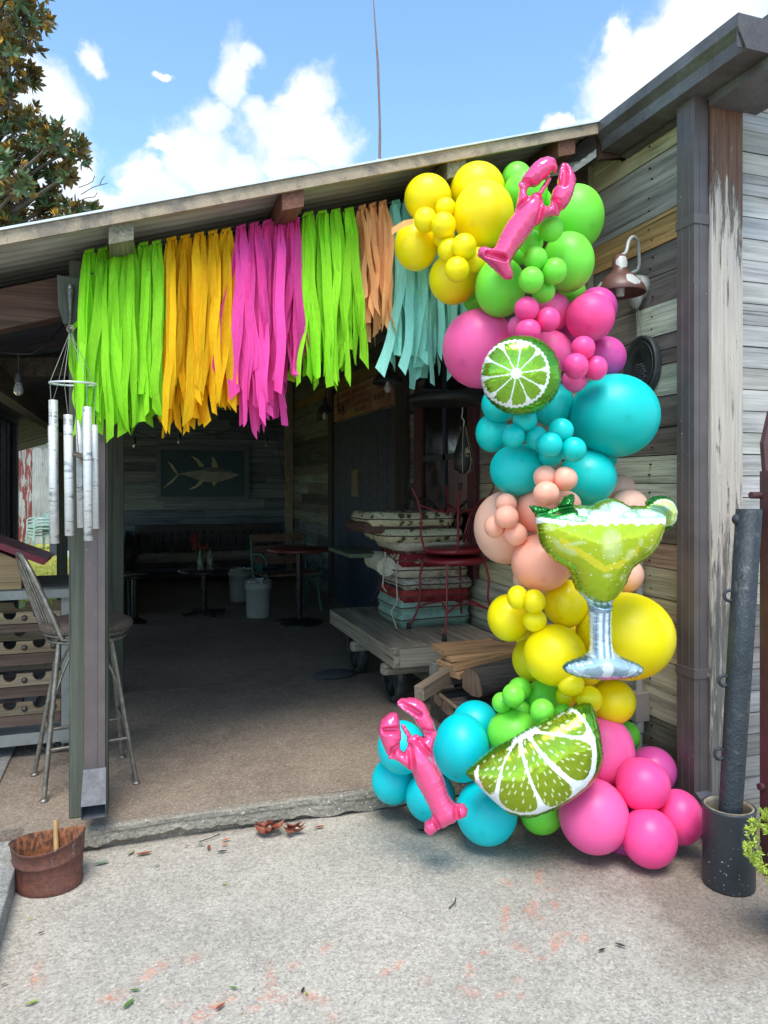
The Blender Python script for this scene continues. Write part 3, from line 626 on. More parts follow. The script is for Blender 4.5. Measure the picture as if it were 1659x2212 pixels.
B = [  # centre, half sizes (frame units), distance, colour, label
 (923.8,428.2,51,51,3.44,'yellow','large yellow balloon at the top left corner, beside the aqua streamers'),
 (1031,411,59,59,3.52,'yellow','large dull yellow balloon tucked highest under the roof edge'),
 (1045.5,463.5,65,71,3.28,'yellow','biggest glossy yellow balloon beside the upper lobster'),
 (898.6,530.8,47,55,3.40,'yellow','large yellow balloon wearing a strip of peach paper'),
 (979,604.6,53,54,3.38,'yellow','large yellow balloon lowest of the top yellow cluster'),
 (962.7,449,22,22,3.28,'yellow','small yellow balloon uppermost of the small ones, touching the biggest yellow'),
 (918.8,475.7,25,27,3.24,'yellow','small yellow balloon at the left of the upper yellow trio'),
 (958.4,486.9,27,28,3.20,'yellow','small yellow balloon lowest in the upper yellow trio'),
 (959,513,24,24,3.30,'yellow','small yellow balloon half hidden between the upper and lower yellow trios'),
 (970,540.5,25,27,3.22,'yellow','small yellow balloon left in the lower yellow trio'),
 (1003,532.6,27,27.5,3.16,'yellow','small yellow balloon right of its trio, under the biggest yellow'),
 (986.8,582,26.5,27,3.14,'yellow','small yellow balloon lowest of all the top yellow cluster'),
 (1031,561,26,27,3.22,'yellow','small yellow balloon behind the tail of the upper lobster'),
 (1115.7,386.8,33,35,3.62,'green','dark green balloon under the roof edge beside the lobster claw'),
 (1135.5,415.6,47,47,3.46,'green','lime green balloon behind the lobster claw, under the roof edge'),
 (1240,471.4,62,71,3.42,'green','biggest lime green balloon against the orange and grey boards'),
 (1226.6,566.8,56,64,3.25,'green','large lime green balloon near the rusty wall lamp'),
 (1079.7,620,54,64,3.20,'green','large lime green balloon under the tail of the upper lobster'),
 (1164,435.4,28,28,3.50,'green','lime green balloon seen between the two raised lobster claws'),
 (1190.6,494.8,26.5,27,3.06,'green','small lime balloon touching the right arm of the upper lobster'),
 (1146.3,523.6,26.5,27,3.14,'green','small lime balloon partly behind the body of the upper lobster'),
 (1156,558.5,26,26,3.04,'green','small lime balloon at the middle of the green cluster'),
 (1196.7,585.5,27,28.5,3.04,'green','small lime balloon resting on the large one by the lamp'),
 (1147.4,604.6,27,28.5,3.00,'green','small lime balloon overlapping the green one under the lobster tail'),
 (1174,629.8,25,25,3.12,'green','small lime balloon lowest of the green cluster, above the pink trio'),
 (1166,478,22,22,3.20,'green','small lime balloon peeping from under the lobster right arm'),
 (1125,547,25,25,3.34,'green','dark green balloon in the gap below the lobster body'),
 (1236,632,30,30,3.50,'green','dark green balloon glimpsed above the round pink ones'),
 (1027,650,26,26,3.50,'green','dark green balloon glimpsed under the lowest top yellow'),
 (1036.5,752,79,85,3.35,'cool','huge pink balloon at the left of the lime slice'),
 (1193,673,39,42,3.32,'cool','pink balloon behind the upper pink trio'),
 (1274.8,684.5,51.5,52,3.22,'pink','round hot pink balloon just below the rusty lamp'),
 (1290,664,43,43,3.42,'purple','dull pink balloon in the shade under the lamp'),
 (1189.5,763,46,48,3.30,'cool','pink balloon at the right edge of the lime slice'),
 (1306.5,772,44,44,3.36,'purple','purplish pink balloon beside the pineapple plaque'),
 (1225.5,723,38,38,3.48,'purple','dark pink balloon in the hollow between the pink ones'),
 (1137,667.6,26.5,26.5,3.04,'pink','small pink balloon top of the upper pink trio'),
 (1183.4,691,26,26.5,3.06,'pink','small pink balloon right in the upper pink trio'),
 (1141,716,27.5,27.5,3.04,'pink','small pink balloon just above the lime slice'),
 (1116,705.4,20,22,3.16,'cool','small pink balloon pressed against the huge pink one'),
 (1259,752,26,26,3.08,'pink','small pink balloon top of the right pink trio'),
 (1243.5,791,27,28,3.02,'pink','small pink balloon front and left in the right pink trio'),
 (1286.7,795.4,24.5,26.5,3.10,'pink','small pink balloon right in the right pink trio'),
 (1241,820.6,27,26,3.16,'cool','small pink balloon lowest, above the biggest teal'),
 (1326,898,95,90,3.28,'teal','biggest teal balloon under the pineapple plaque'),
 (1194,874,45,49,3.34,'teal','teal balloon right behind the lime slice'),
 (1078.6,874,38,40,3.28,'teal','teal balloon left behind the lime slice'),
 (1064,936,36,42,3.34,'teal','teal balloon at the outer left of the teal band'),
 (1119,1015.5,61,56,3.22,'teal','large teal balloon lower left, above the blush pink one'),
 (1269,1032,61,60,3.28,'teal','large teal balloon behind the mint leaves of the cocktail glass'),
 (1306,990,26,26,3.46,'teal','dark teal balloon glimpsed under the biggest teal one'),
 (1133.7,906.7,26,26,3.08,'teal','small teal balloon directly under the lime slice'),
 (1107.8,941.7,26,26,3.08,'teal','small teal balloon at the left of the small teal ones'),
 (1158.8,945,25,26,3.10,'teal','small teal balloon in the middle of the small teal row'),
 (1212,929.8,27,26.5,3.06,'teal','small teal balloon tucked against the biggest teal one'),
 (1188,961,27,27,3.00,'teal','small teal balloon foremost in its cluster'),
 (1238.7,970.6,27,27.5,3.02,'teal','small teal balloon at the right of the small teal ones'),
 (1190,983,26,26,3.12,'teal','small teal balloon lowest, above the peach trio'),
 (1092,1139,69,79,3.40,'blush','large blush balloon at the left, next to the red chair'),
 (1160,1102,47,48,3.22,'peach','peach balloon between the two small peach trios'),
 (1221,1088.6,33,30,3.20,'peach','peach balloon just behind the mint leaves of the glass'),
 (1169.8,1213.6,65,62,3.18,'peach','large peach balloon left of the cocktail bowl'),
 (1357,1098,43,42,3.34,'blush','blush balloon behind the rim of the cocktail glass'),
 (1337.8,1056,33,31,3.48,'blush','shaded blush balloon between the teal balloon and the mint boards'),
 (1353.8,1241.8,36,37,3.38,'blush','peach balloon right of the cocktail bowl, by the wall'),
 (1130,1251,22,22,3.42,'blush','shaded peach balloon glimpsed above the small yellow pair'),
 (1176.8,1030.6,25,26,3.06,'peach','small peach balloon upper left in the top peach trio'),
 (1220,1034.4,27,26.5,3.04,'peach','small peach balloon upper right in the top peach trio'),
 (1179.4,1066.4,28,27,3.00,'peach','small peach balloon lowest in the top peach trio'),
 (1093,1088,23,23,3.16,'peach','small peach balloon topmost of the left peach group'),
 (1094,1117.3,26,25,3.10,'peach','small peach balloon in the centre of the left peach group'),
 (1067.7,1137,22,25,3.16,'peach','small peach balloon at the left of the left peach group'),
 (1113,1153.8,26,25,3.14,'peach','small peach balloon lowest of the left peach group'),
 (1099.4,1333.6,47,51,3.26,'yellow','yellow balloon above the stacked planks'),
 (1222.6,1302.6,48,52,3.22,'yellow','warm yellow balloon left of the cocktail stem top'),
 (1352,1372,104,93,3.20,'yellow','biggest yellow balloon right of the cocktail stem'),
 (1197,1416,67,65.5,3.10,'yellow','large yellow balloon at the left of the cocktail foot'),
 (1149,1424,43,47,3.38,'yellow','shaded yellow balloon beside the split log'),
 (1322,1514.5,49,48,3.26,'yellow','yellow balloon beside the grey conduit box'),
 (1270,1450,30,30,3.24,'yellow','yellow balloon directly beneath the cocktail foot'),
 (1118,1290.8,23,26,3.08,'yellow','small yellow balloon left in the pair under the peach balloon'),
 (1153.8,1298.4,25,26,3.06,'yellow','small yellow balloon right in the pair under the peach balloon'),
 (1154.8,1339,26,25,3.10,'yellow','small yellow balloon under the small yellow pair'),
 (1232.8,1477,29,27,3.02,'yellow','small yellow balloon under the left side of the cocktail foot'),
 (1224,1504,23,23,3.12,'yellow','small yellow balloon half hidden above the lime wedge'),
 (1272.8,1509.6,28,28,3.04,'yellow','small yellow balloon touching the tip of the lime wedge'),
 (1225,1372,36,36,3.42,'yellow','shaded yellow balloon in the hollow left of the stem'),
 (1138,1373,27,25,3.42,'yellow','shaded yellow balloon in the hollow above the large yellow one'),
 (1173,1508,39,39,3.24,'green','green balloon below the large yellow one by the glass foot'),
 (1111,1585,58,54,3.18,'green','large lime green balloon above the lime wedge'),
 (1168.6,1752,47,47,3.16,'green','green balloon under the lime wedge, close to the pavement'),
 (1352,1590,30,32,3.46,'green','dark green balloon by the wall, behind the pink one'),
 (1123,1487,25,24,3.20,'green','small green balloon at the top of the lower green group'),
 (1108.6,1502,24.5,25.5,3.10,'green','small green balloon in front of the split log'),
 (1083.6,1518,21,22,3.18,'green','small green balloon at the left of the lower green group'),
 (1172,1537,26.5,27.5,3.04,'green','small green balloon between the green ones and the wedge'),
 (1216.6,1541.9,22,21,3.08,'green','small green balloon peeping over the lime wedge top edge'),
 (1125,1532,21,21,3.20,'green','small green balloon half hidden below the pair by the log'),
 (1027,1563.5,51,50,3.36,'blue','aqua balloon behind, in front of the firewood'),
 (997,1614,60,72,3.18,'blue','large bright aqua balloon right of the lower lobster'),
 (866,1614,52,56,3.30,'blue','aqua balloon behind the claws of the lower lobster'),
 (849.4,1684.5,46,50,3.40,'blue','aqua balloon overhanging the slab edge, at the outer left'),
 (931,1719.5,54,53,3.30,'blue','aqua balloon behind the body of the lower lobster'),
 (1051,1753,66,68,3.12,'blue','large aqua balloon resting on the pavement'),
 (1300.6,1621,67,76,3.24,'cool','large pink balloon right of the lime wedge'),
 (1282,1762,74,77,3.04,'cool','biggest pink balloon under the lime wedge, on the pavement'),
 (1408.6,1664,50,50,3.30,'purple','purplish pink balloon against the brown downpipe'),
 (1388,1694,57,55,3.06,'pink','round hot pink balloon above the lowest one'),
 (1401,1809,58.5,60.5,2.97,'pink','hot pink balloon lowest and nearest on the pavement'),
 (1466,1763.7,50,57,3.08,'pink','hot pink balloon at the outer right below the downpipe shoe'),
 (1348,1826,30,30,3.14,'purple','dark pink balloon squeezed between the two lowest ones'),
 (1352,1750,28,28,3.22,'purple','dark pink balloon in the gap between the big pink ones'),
]
for px, py, rx, ry, zc, col, label in B: balloon(px, py, rx, ry, zc, col, label, GRP[col])

# ================================================================== FOIL BALLOONS
def foil_material():
    m, t, p = new_mat('printed_foil'); a = t.attr('Col'); v = coords(t)
    t.set(p.inputs['Base Color'], a.outputs['Color']); t.set(p.inputs['Metallic'], a.outputs['Alpha'])
    t.set(p.inputs['Roughness'], t.ramp(t.noise(v, 12, 4), [(.3, .15), (.7, .24)])); p.inputs['Specular IOR Level'].default_value = .55
    p.inputs['Coat Weight'].default_value = .25; p.inputs['Coat Roughness'].default_value = .12
    t.set(p.inputs['Normal'], t.bump(t.noise(v, 26, 4, .6, .5), .10, .01)); return m
M_FOIL = foil_material()
def inside(poly, x, y):
    r = False; j = len(poly)-1
    for i in range(len(poly)):
        xi, yi = poly[i]; xj, yj = poly[j]
        if (yi > y) != (yj > y) and x < (xj-xi)*(y-yi)/(yj-yi)+xi: r = not r
        j = i
    return r
def inside_np(poly, P):
    r = np.zeros(len(P), bool); j = len(poly)-1; X, Y = P[:, 0], P[:, 1]
    for i in range(len(poly)):
        xi, yi = poly[i]; xj, yj = poly[j]
        if yi != yj: r ^= ((yi > Y) != (yj > Y)) & (X < (xj-xi)*(Y-yi)/(yj-yi)+xi)
        j = i
    return r
def seg_dist(P, line):
    d = np.full(len(P), 1e9)
    for (x1, y1), (x2, y2) in zip(line[:-1], line[1:]):
        vx, vy = x2-x1, y2-y1; L = vx*vx+vy*vy+1e-9
        tt = np.clip(((P[:, 0]-x1)*vx+(P[:, 1]-y1)*vy)/L, 0, 1)
        d = np.minimum(d, np.hypot(P[:, 0]-x1-tt*vx, P[:, 1]-y1-tt*vy))
    return d
def smooth_poly(pts, it=1):
    for _ in range(it):
        q = []; n = len(pts)
        for i in range(n):
            (x1, y1), (x2, y2) = pts[i], pts[(i+1) % n]; q += [(x1*.78+x2*.22, y1*.78+y2*.22), (x1*.22+x2*.78, y1*.22+y2*.78)]
        pts = q
    return pts
def foil(name, poly, cr, zc, plump, colour, label, cat, sp=.0042, back=(.2, .3, .1, .6), creases=(), tilt=0.0, wr=1.0, group=None):
    """inflate a two-sided film cut to the outline: poly in crop units, cr maps to frame units, colour(P) -> rgba per vertex"""
    pts = smooth_poly(poly); fr = [cr(*q) for q in pts]
    cx = sum(q[0] for q in fr)/len(fr); cy = sum(q[1] for q in fr)/len(fr); k = zc/F
    loc = [((x-cx)*k, (cy-y)*k) for x, y in fr]
    # resample the rim, with the little scallops of a welded seam
    rim = []; n = len(loc)
    for i in range(n):
        a, b = np.array(loc[i]), np.array(loc[(i+1) % n]); m = max(1, int(np.hypot(*(b-a))/sp))
        rim += [tuple(a+(b-a)*j/m) for j in range(m)]
    rim = np.array(rim); nr = len(rim)
    tang = np.roll(rim, -1, 0)-np.roll(rim, 1, 0); tang /= np.linalg.norm(tang, axis=1)[:, None]+1e-9
    nrm = np.stack([tang[:, 1], -tang[:, 0]], 1); s = np.arange(nr)*sp
    scal = np.abs(np.sin(s/.021*PI+np.sin(s/.05)*1.5))*.0022*wr
    rim = rim - nrm*scal[:, None]*(1 if np.cross(rim[0], rim[1]) is None else 1)
    lo, hi = rim.min(0), rim.max(0); gx = np.arange(lo[0], hi[0], sp); gy = np.arange(lo[1], hi[1], sp*.866)
    G = np.array([(x+(sp/2 if j % 2 else 0), y) for j, y in enumerate(gy) for x in gx])
    rl = [tuple(q) for q in rim]; G = G[inside_np(rl, G)]
    dist = np.full(len(G), 1e9); near = np.zeros(len(G), int)
    for c0 in range(0, len(G), 1500):
        D = np.hypot(G[c0:c0+1500, None, 0]-rim[None, :, 0], G[c0:c0+1500, None, 1]-rim[None, :, 1]); near[c0:c0+1500] = D.argmin(1); dist[c0:c0+1500] = D.min(1)
    keep = dist > sp*.55; G, dist, near = G[keep], dist[keep], near[keep]
    P = np.vstack([rim, G]); v2 = [Vector(q) for q in P.tolist()]
    r = geometry.delaunay_2d_cdt(v2, [(i, (i+1) % nr) for i in range(nr)], [], 0, 1e-7)
    ov, of, orig = r[0], r[2], r[3]
    P = np.array([tuple(q) for q in ov]); idx = np.array([o_[0] if len(o_) else 0 for o_ in orig])
    tri = [f for f in of if inside(rl, sum(P[i][0] for i in f)/len(f), sum(P[i][1] for i in f)/len(f))]
    E = set()
    for f in tri:
        for a, b in zip(f, f[1:]+f[:1]): E.add((min(a, b), max(a, b)))
    E = np.array(list(E)); N = len(P); deg = np.bincount(np.r_[E[:, 0], E[:, 1]], minlength=N).astype(float); deg[deg == 0] = 1
    isrim = idx < nr; u = np.zeros(N); hold = isrim.copy()
    W = np.ones(N)
    for line in creases:                      # welded seams inside the shape pinch the film
        lc = [((cr(*q)[0]-cx)*k, (cy-cr(*q)[1])*k) for q in line]; W *= np.clip(seg_dist(P, lc)/.016, .30, 1)
    for it in range(1500):
        sm_ = np.bincount(E[:, 0], u[E[:, 1]], N)+np.bincount(E[:, 1], u[E[:, 0]], N)
        u = (sm_+4*sp*sp/ .9)/deg; u[isrim] = 0
    h = np.sqrt(np.maximum(u, 0))*plump*W
    # gathers running in from the seam
    nb = np.where(isrim, idx, 0); dd = np.zeros(N); inn = ~isrim; gi = idx[inn]-nr; nb[inn] = near[gi]; dd[inn] = dist[gi]
    ss = nb*sp; amp = np.exp(-dd/.020)*np.minimum(dd/.006, 1)
    h = h + wr*amp*(.0030*np.sin(ss/.0145*2*PI+3*np.sin(ss*19))+.0028*np.sin(ss/.034*2*PI+2*np.sin(ss*7)))
    h = h + wr*np.array([noise.noise(Vector((x*17, y*17, 1.7)))*.0016+noise.noise(Vector((x*45, y*45, 4.2)))*.0010 for x, y in P])*np.minimum(dd/.02, 1)
    h = np.maximum(h, 0)
    fx = P[:, 0]/k+cx; fy = cy-P[:, 1]/k; CP = np.stack([fx, fy], 1); c = colour(CP, dd)
    ctr = at(cx, cy, zc); nvec = -FWD; rt = RGT; upv = UP
    if tilt: q = Matrix.Rotation(tilt, 3, RGT); nvec = q @ nvec; upv = q @ upv
    A = np.array(rt); U = np.array(upv); Nn = np.array(nvec)
    front = P[:, :1]*A+P[:, 1:2]*U+h[:, None]*Nn; inner = np.where(~isrim)[0]
    remap = np.arange(N); remap[inner] = N+np.arange(len(inner))
    bk = P[inner, :1]*A+P[inner, 1:2]*U-h[inner, None]*Nn
    vs = np.vstack([front, bk]).tolist()
    fs = [tuple(f) for f in tri]+[tuple(remap[i] for i in reversed(f)) for f in tri]
    me = bpy.data.meshes.new(name); me.from_pydata(vs, [], fs); me.update(); me.polygons.foreach_set('use_smooth', [True]*len(fs))
    bc = np.tile(np.array(back), (len(inner), 1)); ca = me.color_attributes.new('Col', 'FLOAT_COLOR', 'POINT'); ca.data.foreach_set('color', np.vstack([c, bc]).ravel().tolist())
    me.materials.append(M_FOIL); o = bpy.data.objects.new(name, me); COL.objects.link(o); o.location = ctr
    return tag(o, label, cat, group)
def back_to(cr_inv): return cr_inv
def frame_to_crop(x0, y0, s): return lambda P: np.stack([(P[:, 0]/.6636-x0)*s, (P[:, 1]/.6636-y0)*s], 1)

# ---- two pink lobsters
PINK = np.array([.93, .10, .285, .36])
def lob(P, dd): return np.tile(PINK, (len(P), 1))
LU = [(102,1465),(125,1440),(120,1390),(150,1360),(210,1355),(255,1375),(300,1395),(345,1385),(390,1310),(430,1210),(480,1110),(520,1030),(575,950),(650,860),(672,780),(700,650),(722,520),(703,470),(705,435),(735,420),(755,370),(800,300),(860,230),(930,150),(1010,95),(1110,68),(1205,85),(1235,135),(1265,190),(1265,250),(1250,300),(1220,300),(1205,265),(1180,272),(1160,325),(1110,375),(1060,400),(1010,455),(965,478),(880,485),(840,510),(815,580),(820,630),(880,630),(915,590),(940,575),(990,580),(1040,490),(1105,400),(1145,350),(1170,348),(1182,370),(1165,410),(1130,470),(1080,550),(1040,620),(1060,665),(1065,720),(1085,790),(1120,795),(1165,755),(1180,715),(1175,650),(1200,560),(1225,505),(1275,470),(1275,400),(1300,280),(1330,170),(1345,147),(1375,155),(1420,180),(1460,240),(1495,290),(1510,340),(1535,390),(1530,460),(1512,550),(1480,640),(1450,720),(1400,780),(1375,820),(1320,840),(1300,880),(1295,910),(1230,905),(1150,920),(1070,970),(1010,1030),(960,1045),(930,1100),(850,1220),(760,1340),(690,1420),(640,1500),(600,1570),(590,1640),(620,1690),(640,1740),(630,1810),(560,1830),(500,1815),(450,1760),(370,1690),(280,1610),(200,1540),(140,1500)]
foil('lobster_balloon', LU, crop(1530, 500, 4.4838), 2.98, 1.15, lob, 'pink foil lobster balloon near the roof with claws raised', 'foil balloon', back=tuple(PINK),
     creases=[[(655, 860), (760, 760), (860, 670)], [(1040, 700), (1010, 830), (985, 960), (960, 1040)], [(710, 430), (790, 450), (860, 490)], [(1180, 700), (1240, 760), (1290, 890)], [(1275, 480), (1340, 500), (1360, 330), (1340, 170)], [(930, 610), (1010, 660), (1050, 690)], [(250, 1480), (380, 1530), (480, 1560)]], tilt=.05, wr=.55)
LL = [(425,215),(430,180),(480,130),(560,130),(640,115),(740,135),(830,190),(890,280),(940,400),(985,490),(1000,580),(1035,630),(1010,680),(985,780),(965,900),(980,1000),(1030,1090),(1080,1190),(1130,1310),(1165,1440),(1210,1560),(1290,1660),(1370,1660),(1430,1655),(1450,1710),(1475,1720),(1470,1780),(1450,1830),(1380,1860),(1300,1900),(1180,1950),(1060,2010),(980,2060),(930,2105),(890,2110),(870,2080),(820,2030),(835,1990),(830,1930),(870,1900),(920,1870),(945,1810),(920,1740),(860,1620),(790,1490),(720,1390),(690,1290),(650,1190),(560,1130),(460,1060),(380,1010),(300,1015),(295,960),(260,920),(210,800),(170,700),(145,610),(160,510),(190,440),(250,390),(330,335),(410,340),(440,370),(462,430),(468,560),(490,640),(488,720),(470,770),(465,830),(480,890),(520,915),(550,905),(600,800),(570,760),(585,720),(570,680),(495,560),(492,500),(515,500),(570,565),(625,640),(650,690),(690,660),(740,665),(780,695),(840,700),(835,640),(810,590),(760,550),(720,500),(680,410),(590,350),(510,300),(460,250)]
foil('lobster_balloon', LL, crop(1200, 2250, 4.6083), 2.92, 1.15, lob, 'pink foil lobster balloon at the foot, tail over the pavement', 'foil balloon', back=tuple(PINK),
     creases=[[(610, 800), (640, 1000), (650, 1180)], [(760, 740), (860, 860), (970, 980)], [(350, 930), (370, 850), (460, 800)], [(820, 590), (910, 610), (1020, 630)], [(480, 190), (640, 270), (760, 340)], [(250, 570), (360, 560), (470, 575)], [(590, 730), (680, 700), (760, 740)], [(960, 1820), (1040, 1980)], [(1290, 1700), (1310, 1850)]], tilt=-.12, wr=.55)

# ---- round lime slice
LC, LR = (822, 1425), 238
lim_poly = [(LC[0]+LR*math.cos(a)*(1.0), LC[1]+LR*math.sin(a)*1.0) for a in np.linspace(0, 2*PI, 72, endpoint=False)]
rs = np.random.RandomState(4)
def lime_col(P, dd):
    Q = frame_to_crop(1250, 450, 1.8433)(P); dx, dy = Q[:, 0]-768, Q[:, 1]-1418; r = np.hypot(dx, dy); th = np.arctan2(dy, dx)
    c = np.tile(np.array([.11, .36, .025, .78]), (len(P), 1)); e = np.exp(-dd/.012)[:, None]
    c = c*(1-.45*e)
    inn = r < 186; c[inn] = (.26, .50, .035, .68)
    seg = (th/(2*PI/10)+.23) % 1.0; ds = np.minimum(seg, 1-seg)*(2*PI/10)*r
    vein = np.sin(th*70+np.sin(r/9)*2.5+r/14)
    c[inn & (vein > .75) & (r > 50)] = (.12, .32, .02, .70)
    wht = (np.abs(r-190+3*np.sin(th*41)) < 8) | (r < 26+7*np.abs(np.sin(th*5+1))) | ((ds < 2.6+.012*r) & (r < 188)) | ((r > 150) & (r < 190) & (ds < 6+ (r-150)*.42))
    c[wht] = (.80, .84, .82, .05); return c
foil('lime_slice_balloon', lim_poly, crop(1250, 450, 1.8433), 2.95, 1.0, lime_col, 'round foil balloon printed as a lime slice in cross section', 'foil balloon', back=(.07, .22, .02, .8), tilt=.10, sp=.0031)

# ---- lime wedge
WEDGE = [(45,850),(80,800),(150,745),(260,650),(380,570),(460,540),(560,490),(690,410),(760,375),(850,310),(930,280),(970,240),(1090,225),(1150,190),(1190,150),(1280,135),(1330,115),(1400,105),(1435,140),(1455,200),(1480,300),(1500,400),(1520,550),(1535,680),(1500,790),(1460,870),(1380,960),(1280,1040),(1150,1130),(1040,1190),(900,1240),(740,1300),(620,1280),(490,1255),(380,1160),(270,1060),(180,970),(90,890)]
WHITE = [(130,800),(140,900),(200,1000),(300,1090),(420,1180),(600,1225),(780,1210),(950,1140),(1150,1030),(1300,920),(1390,780),(1410,600),(1400,430),(1330,280),(1240,160),(1190,155),(1165,180),(760,372),(700,405),(560,485),(530,525),(170,745)]
SEGS = [[(185,735),(165,830),(210,950),(290,1030),(325,1010),(345,880),(410,690),(520,545),(400,580),(280,660)],[(540,540),(430,680),(385,860),(370,1040),(420,1130),(540,1190),(700,1185),(770,1140),(760,1040),(690,880),(640,720),(610,590),(605,480)],
        [(640,465),(640,600),(690,790),(760,960),(830,1080),(900,1130),(1010,1110),(1120,1030),(1140,940),(1080,860),(930,740),(800,590),(705,445)],[(735,440),(830,560),(1000,720),(1130,830),(1220,855),(1290,830),(1340,720),(1355,560),(1330,480),(1200,425),(900,395),(780,395)],[(790,370),(1000,370),(1160,395),(1260,395),(1305,350),(1290,270),(1220,190),(1170,180),(1090,225),(930,285)]]
SEGS = [smooth_poly(s_) for s_ in SEGS]
seeds = []
for s_ in SEGS:
    xs_ = [q[0] for q in s_]; ys_ = [q[1] for q in s_]; n_ = 0; tr = 0
    while n_ < int((max(xs_)-min(xs_))*(max(ys_)-min(ys_))/13000)+3 and tr < 600:
        tr += 1; x, y = rs.uniform(min(xs_), max(xs_)), rs.uniform(min(ys_), max(ys_))
        if inside(s_, x, y) and all(math.hypot(x-q[0], y-q[1]) > 58 for q in seeds): seeds.append((x, y)); n_ += 1
def wedge_col(P, dd):
    Q = frame_to_crop(1500, 2260, 3.318)(P); c = np.tile(np.array([.15, .40, .025, .80]), (len(P), 1)); e = np.exp(-dd/.012)[:, None]; c = c*(1-.4*e)
    c[inside_np(WHITE, Q)] = (.80, .83, .86, .05)
    sg = np.zeros(len(P), bool)
    for s_ in SEGS: sg |= inside_np(s_, Q)
    c[sg] = (.31, .44, .022, .72)
    for x, y in seeds:
        a = math.atan2(y-400, x-700); dx = (Q[:, 0]-x)*math.cos(a)+(Q[:, 1]-y)*math.sin(a); dy = -(Q[:, 0]-x)*math.sin(a)+(Q[:, 1]-y)*math.cos(a)
        c[sg & ((dx/25)**2+(dy/(8.5+.12*dx))**2 < 1)] = (.66, .76, .42, .30)
    return c
foil('lime_wedge_balloon', WEDGE, crop(1500, 2260, 3.318), 2.93, 1.0, wedge_col, 'foil balloon shaped as a lime wedge with pale seeds', 'foil balloon', back=(.10, .27, .02, .8), tilt=-.10, sp=.0033)

# ---- cocktail glass
GLASS = [(140,310),(95,255),(70,205),(150,215),(240,220),(280,245),(340,240),(365,220),(390,160),(440,110),(520,85),(540,100),(535,170),(525,210),(610,205),(720,220),(780,175),(860,145),(920,135),(1000,155),(1060,190),(1100,215),(1190,212),(1280,220),(1290,170),(1360,120),(1440,105),(1520,118),(1565,160),(1590,220),(1598,300),(1588,380),(1550,440),(1470,470),(1460,440),(1445,520),(1400,620),(1330,720),(1240,790),(1150,830),(1105,890),(1080,970),(1040,1060),(1020,1110),(960,1180),(930,1220),(915,1300),(915,1500),(925,1680),(960,1740),(1050,1790),(1180,1840),(1240,1880),(1250,1910),(1240,1950),(1160,1990),(1000,2005),(840,2015),(660,2000),(530,1975),(440,1930),(420,1890),(440,1850),(530,1810),(660,1770),(700,1735),(710,1650),(700,1400),(690,1250),(660,1180),(610,1130),(560,1080),(520,970),(490,880),(440,840),(330,780),(250,700),(190,610),(160,500),(145,390)]
def blob(Q, x, y, rx, ry, rot=0):
    c_, s_ = math.cos(rot), math.sin(rot); dx, dy = Q[:, 0]-x, Q[:, 1]-y; return ((dx*c_+dy*s_)/rx)**2+((-dx*s_+dy*c_)/ry)**2
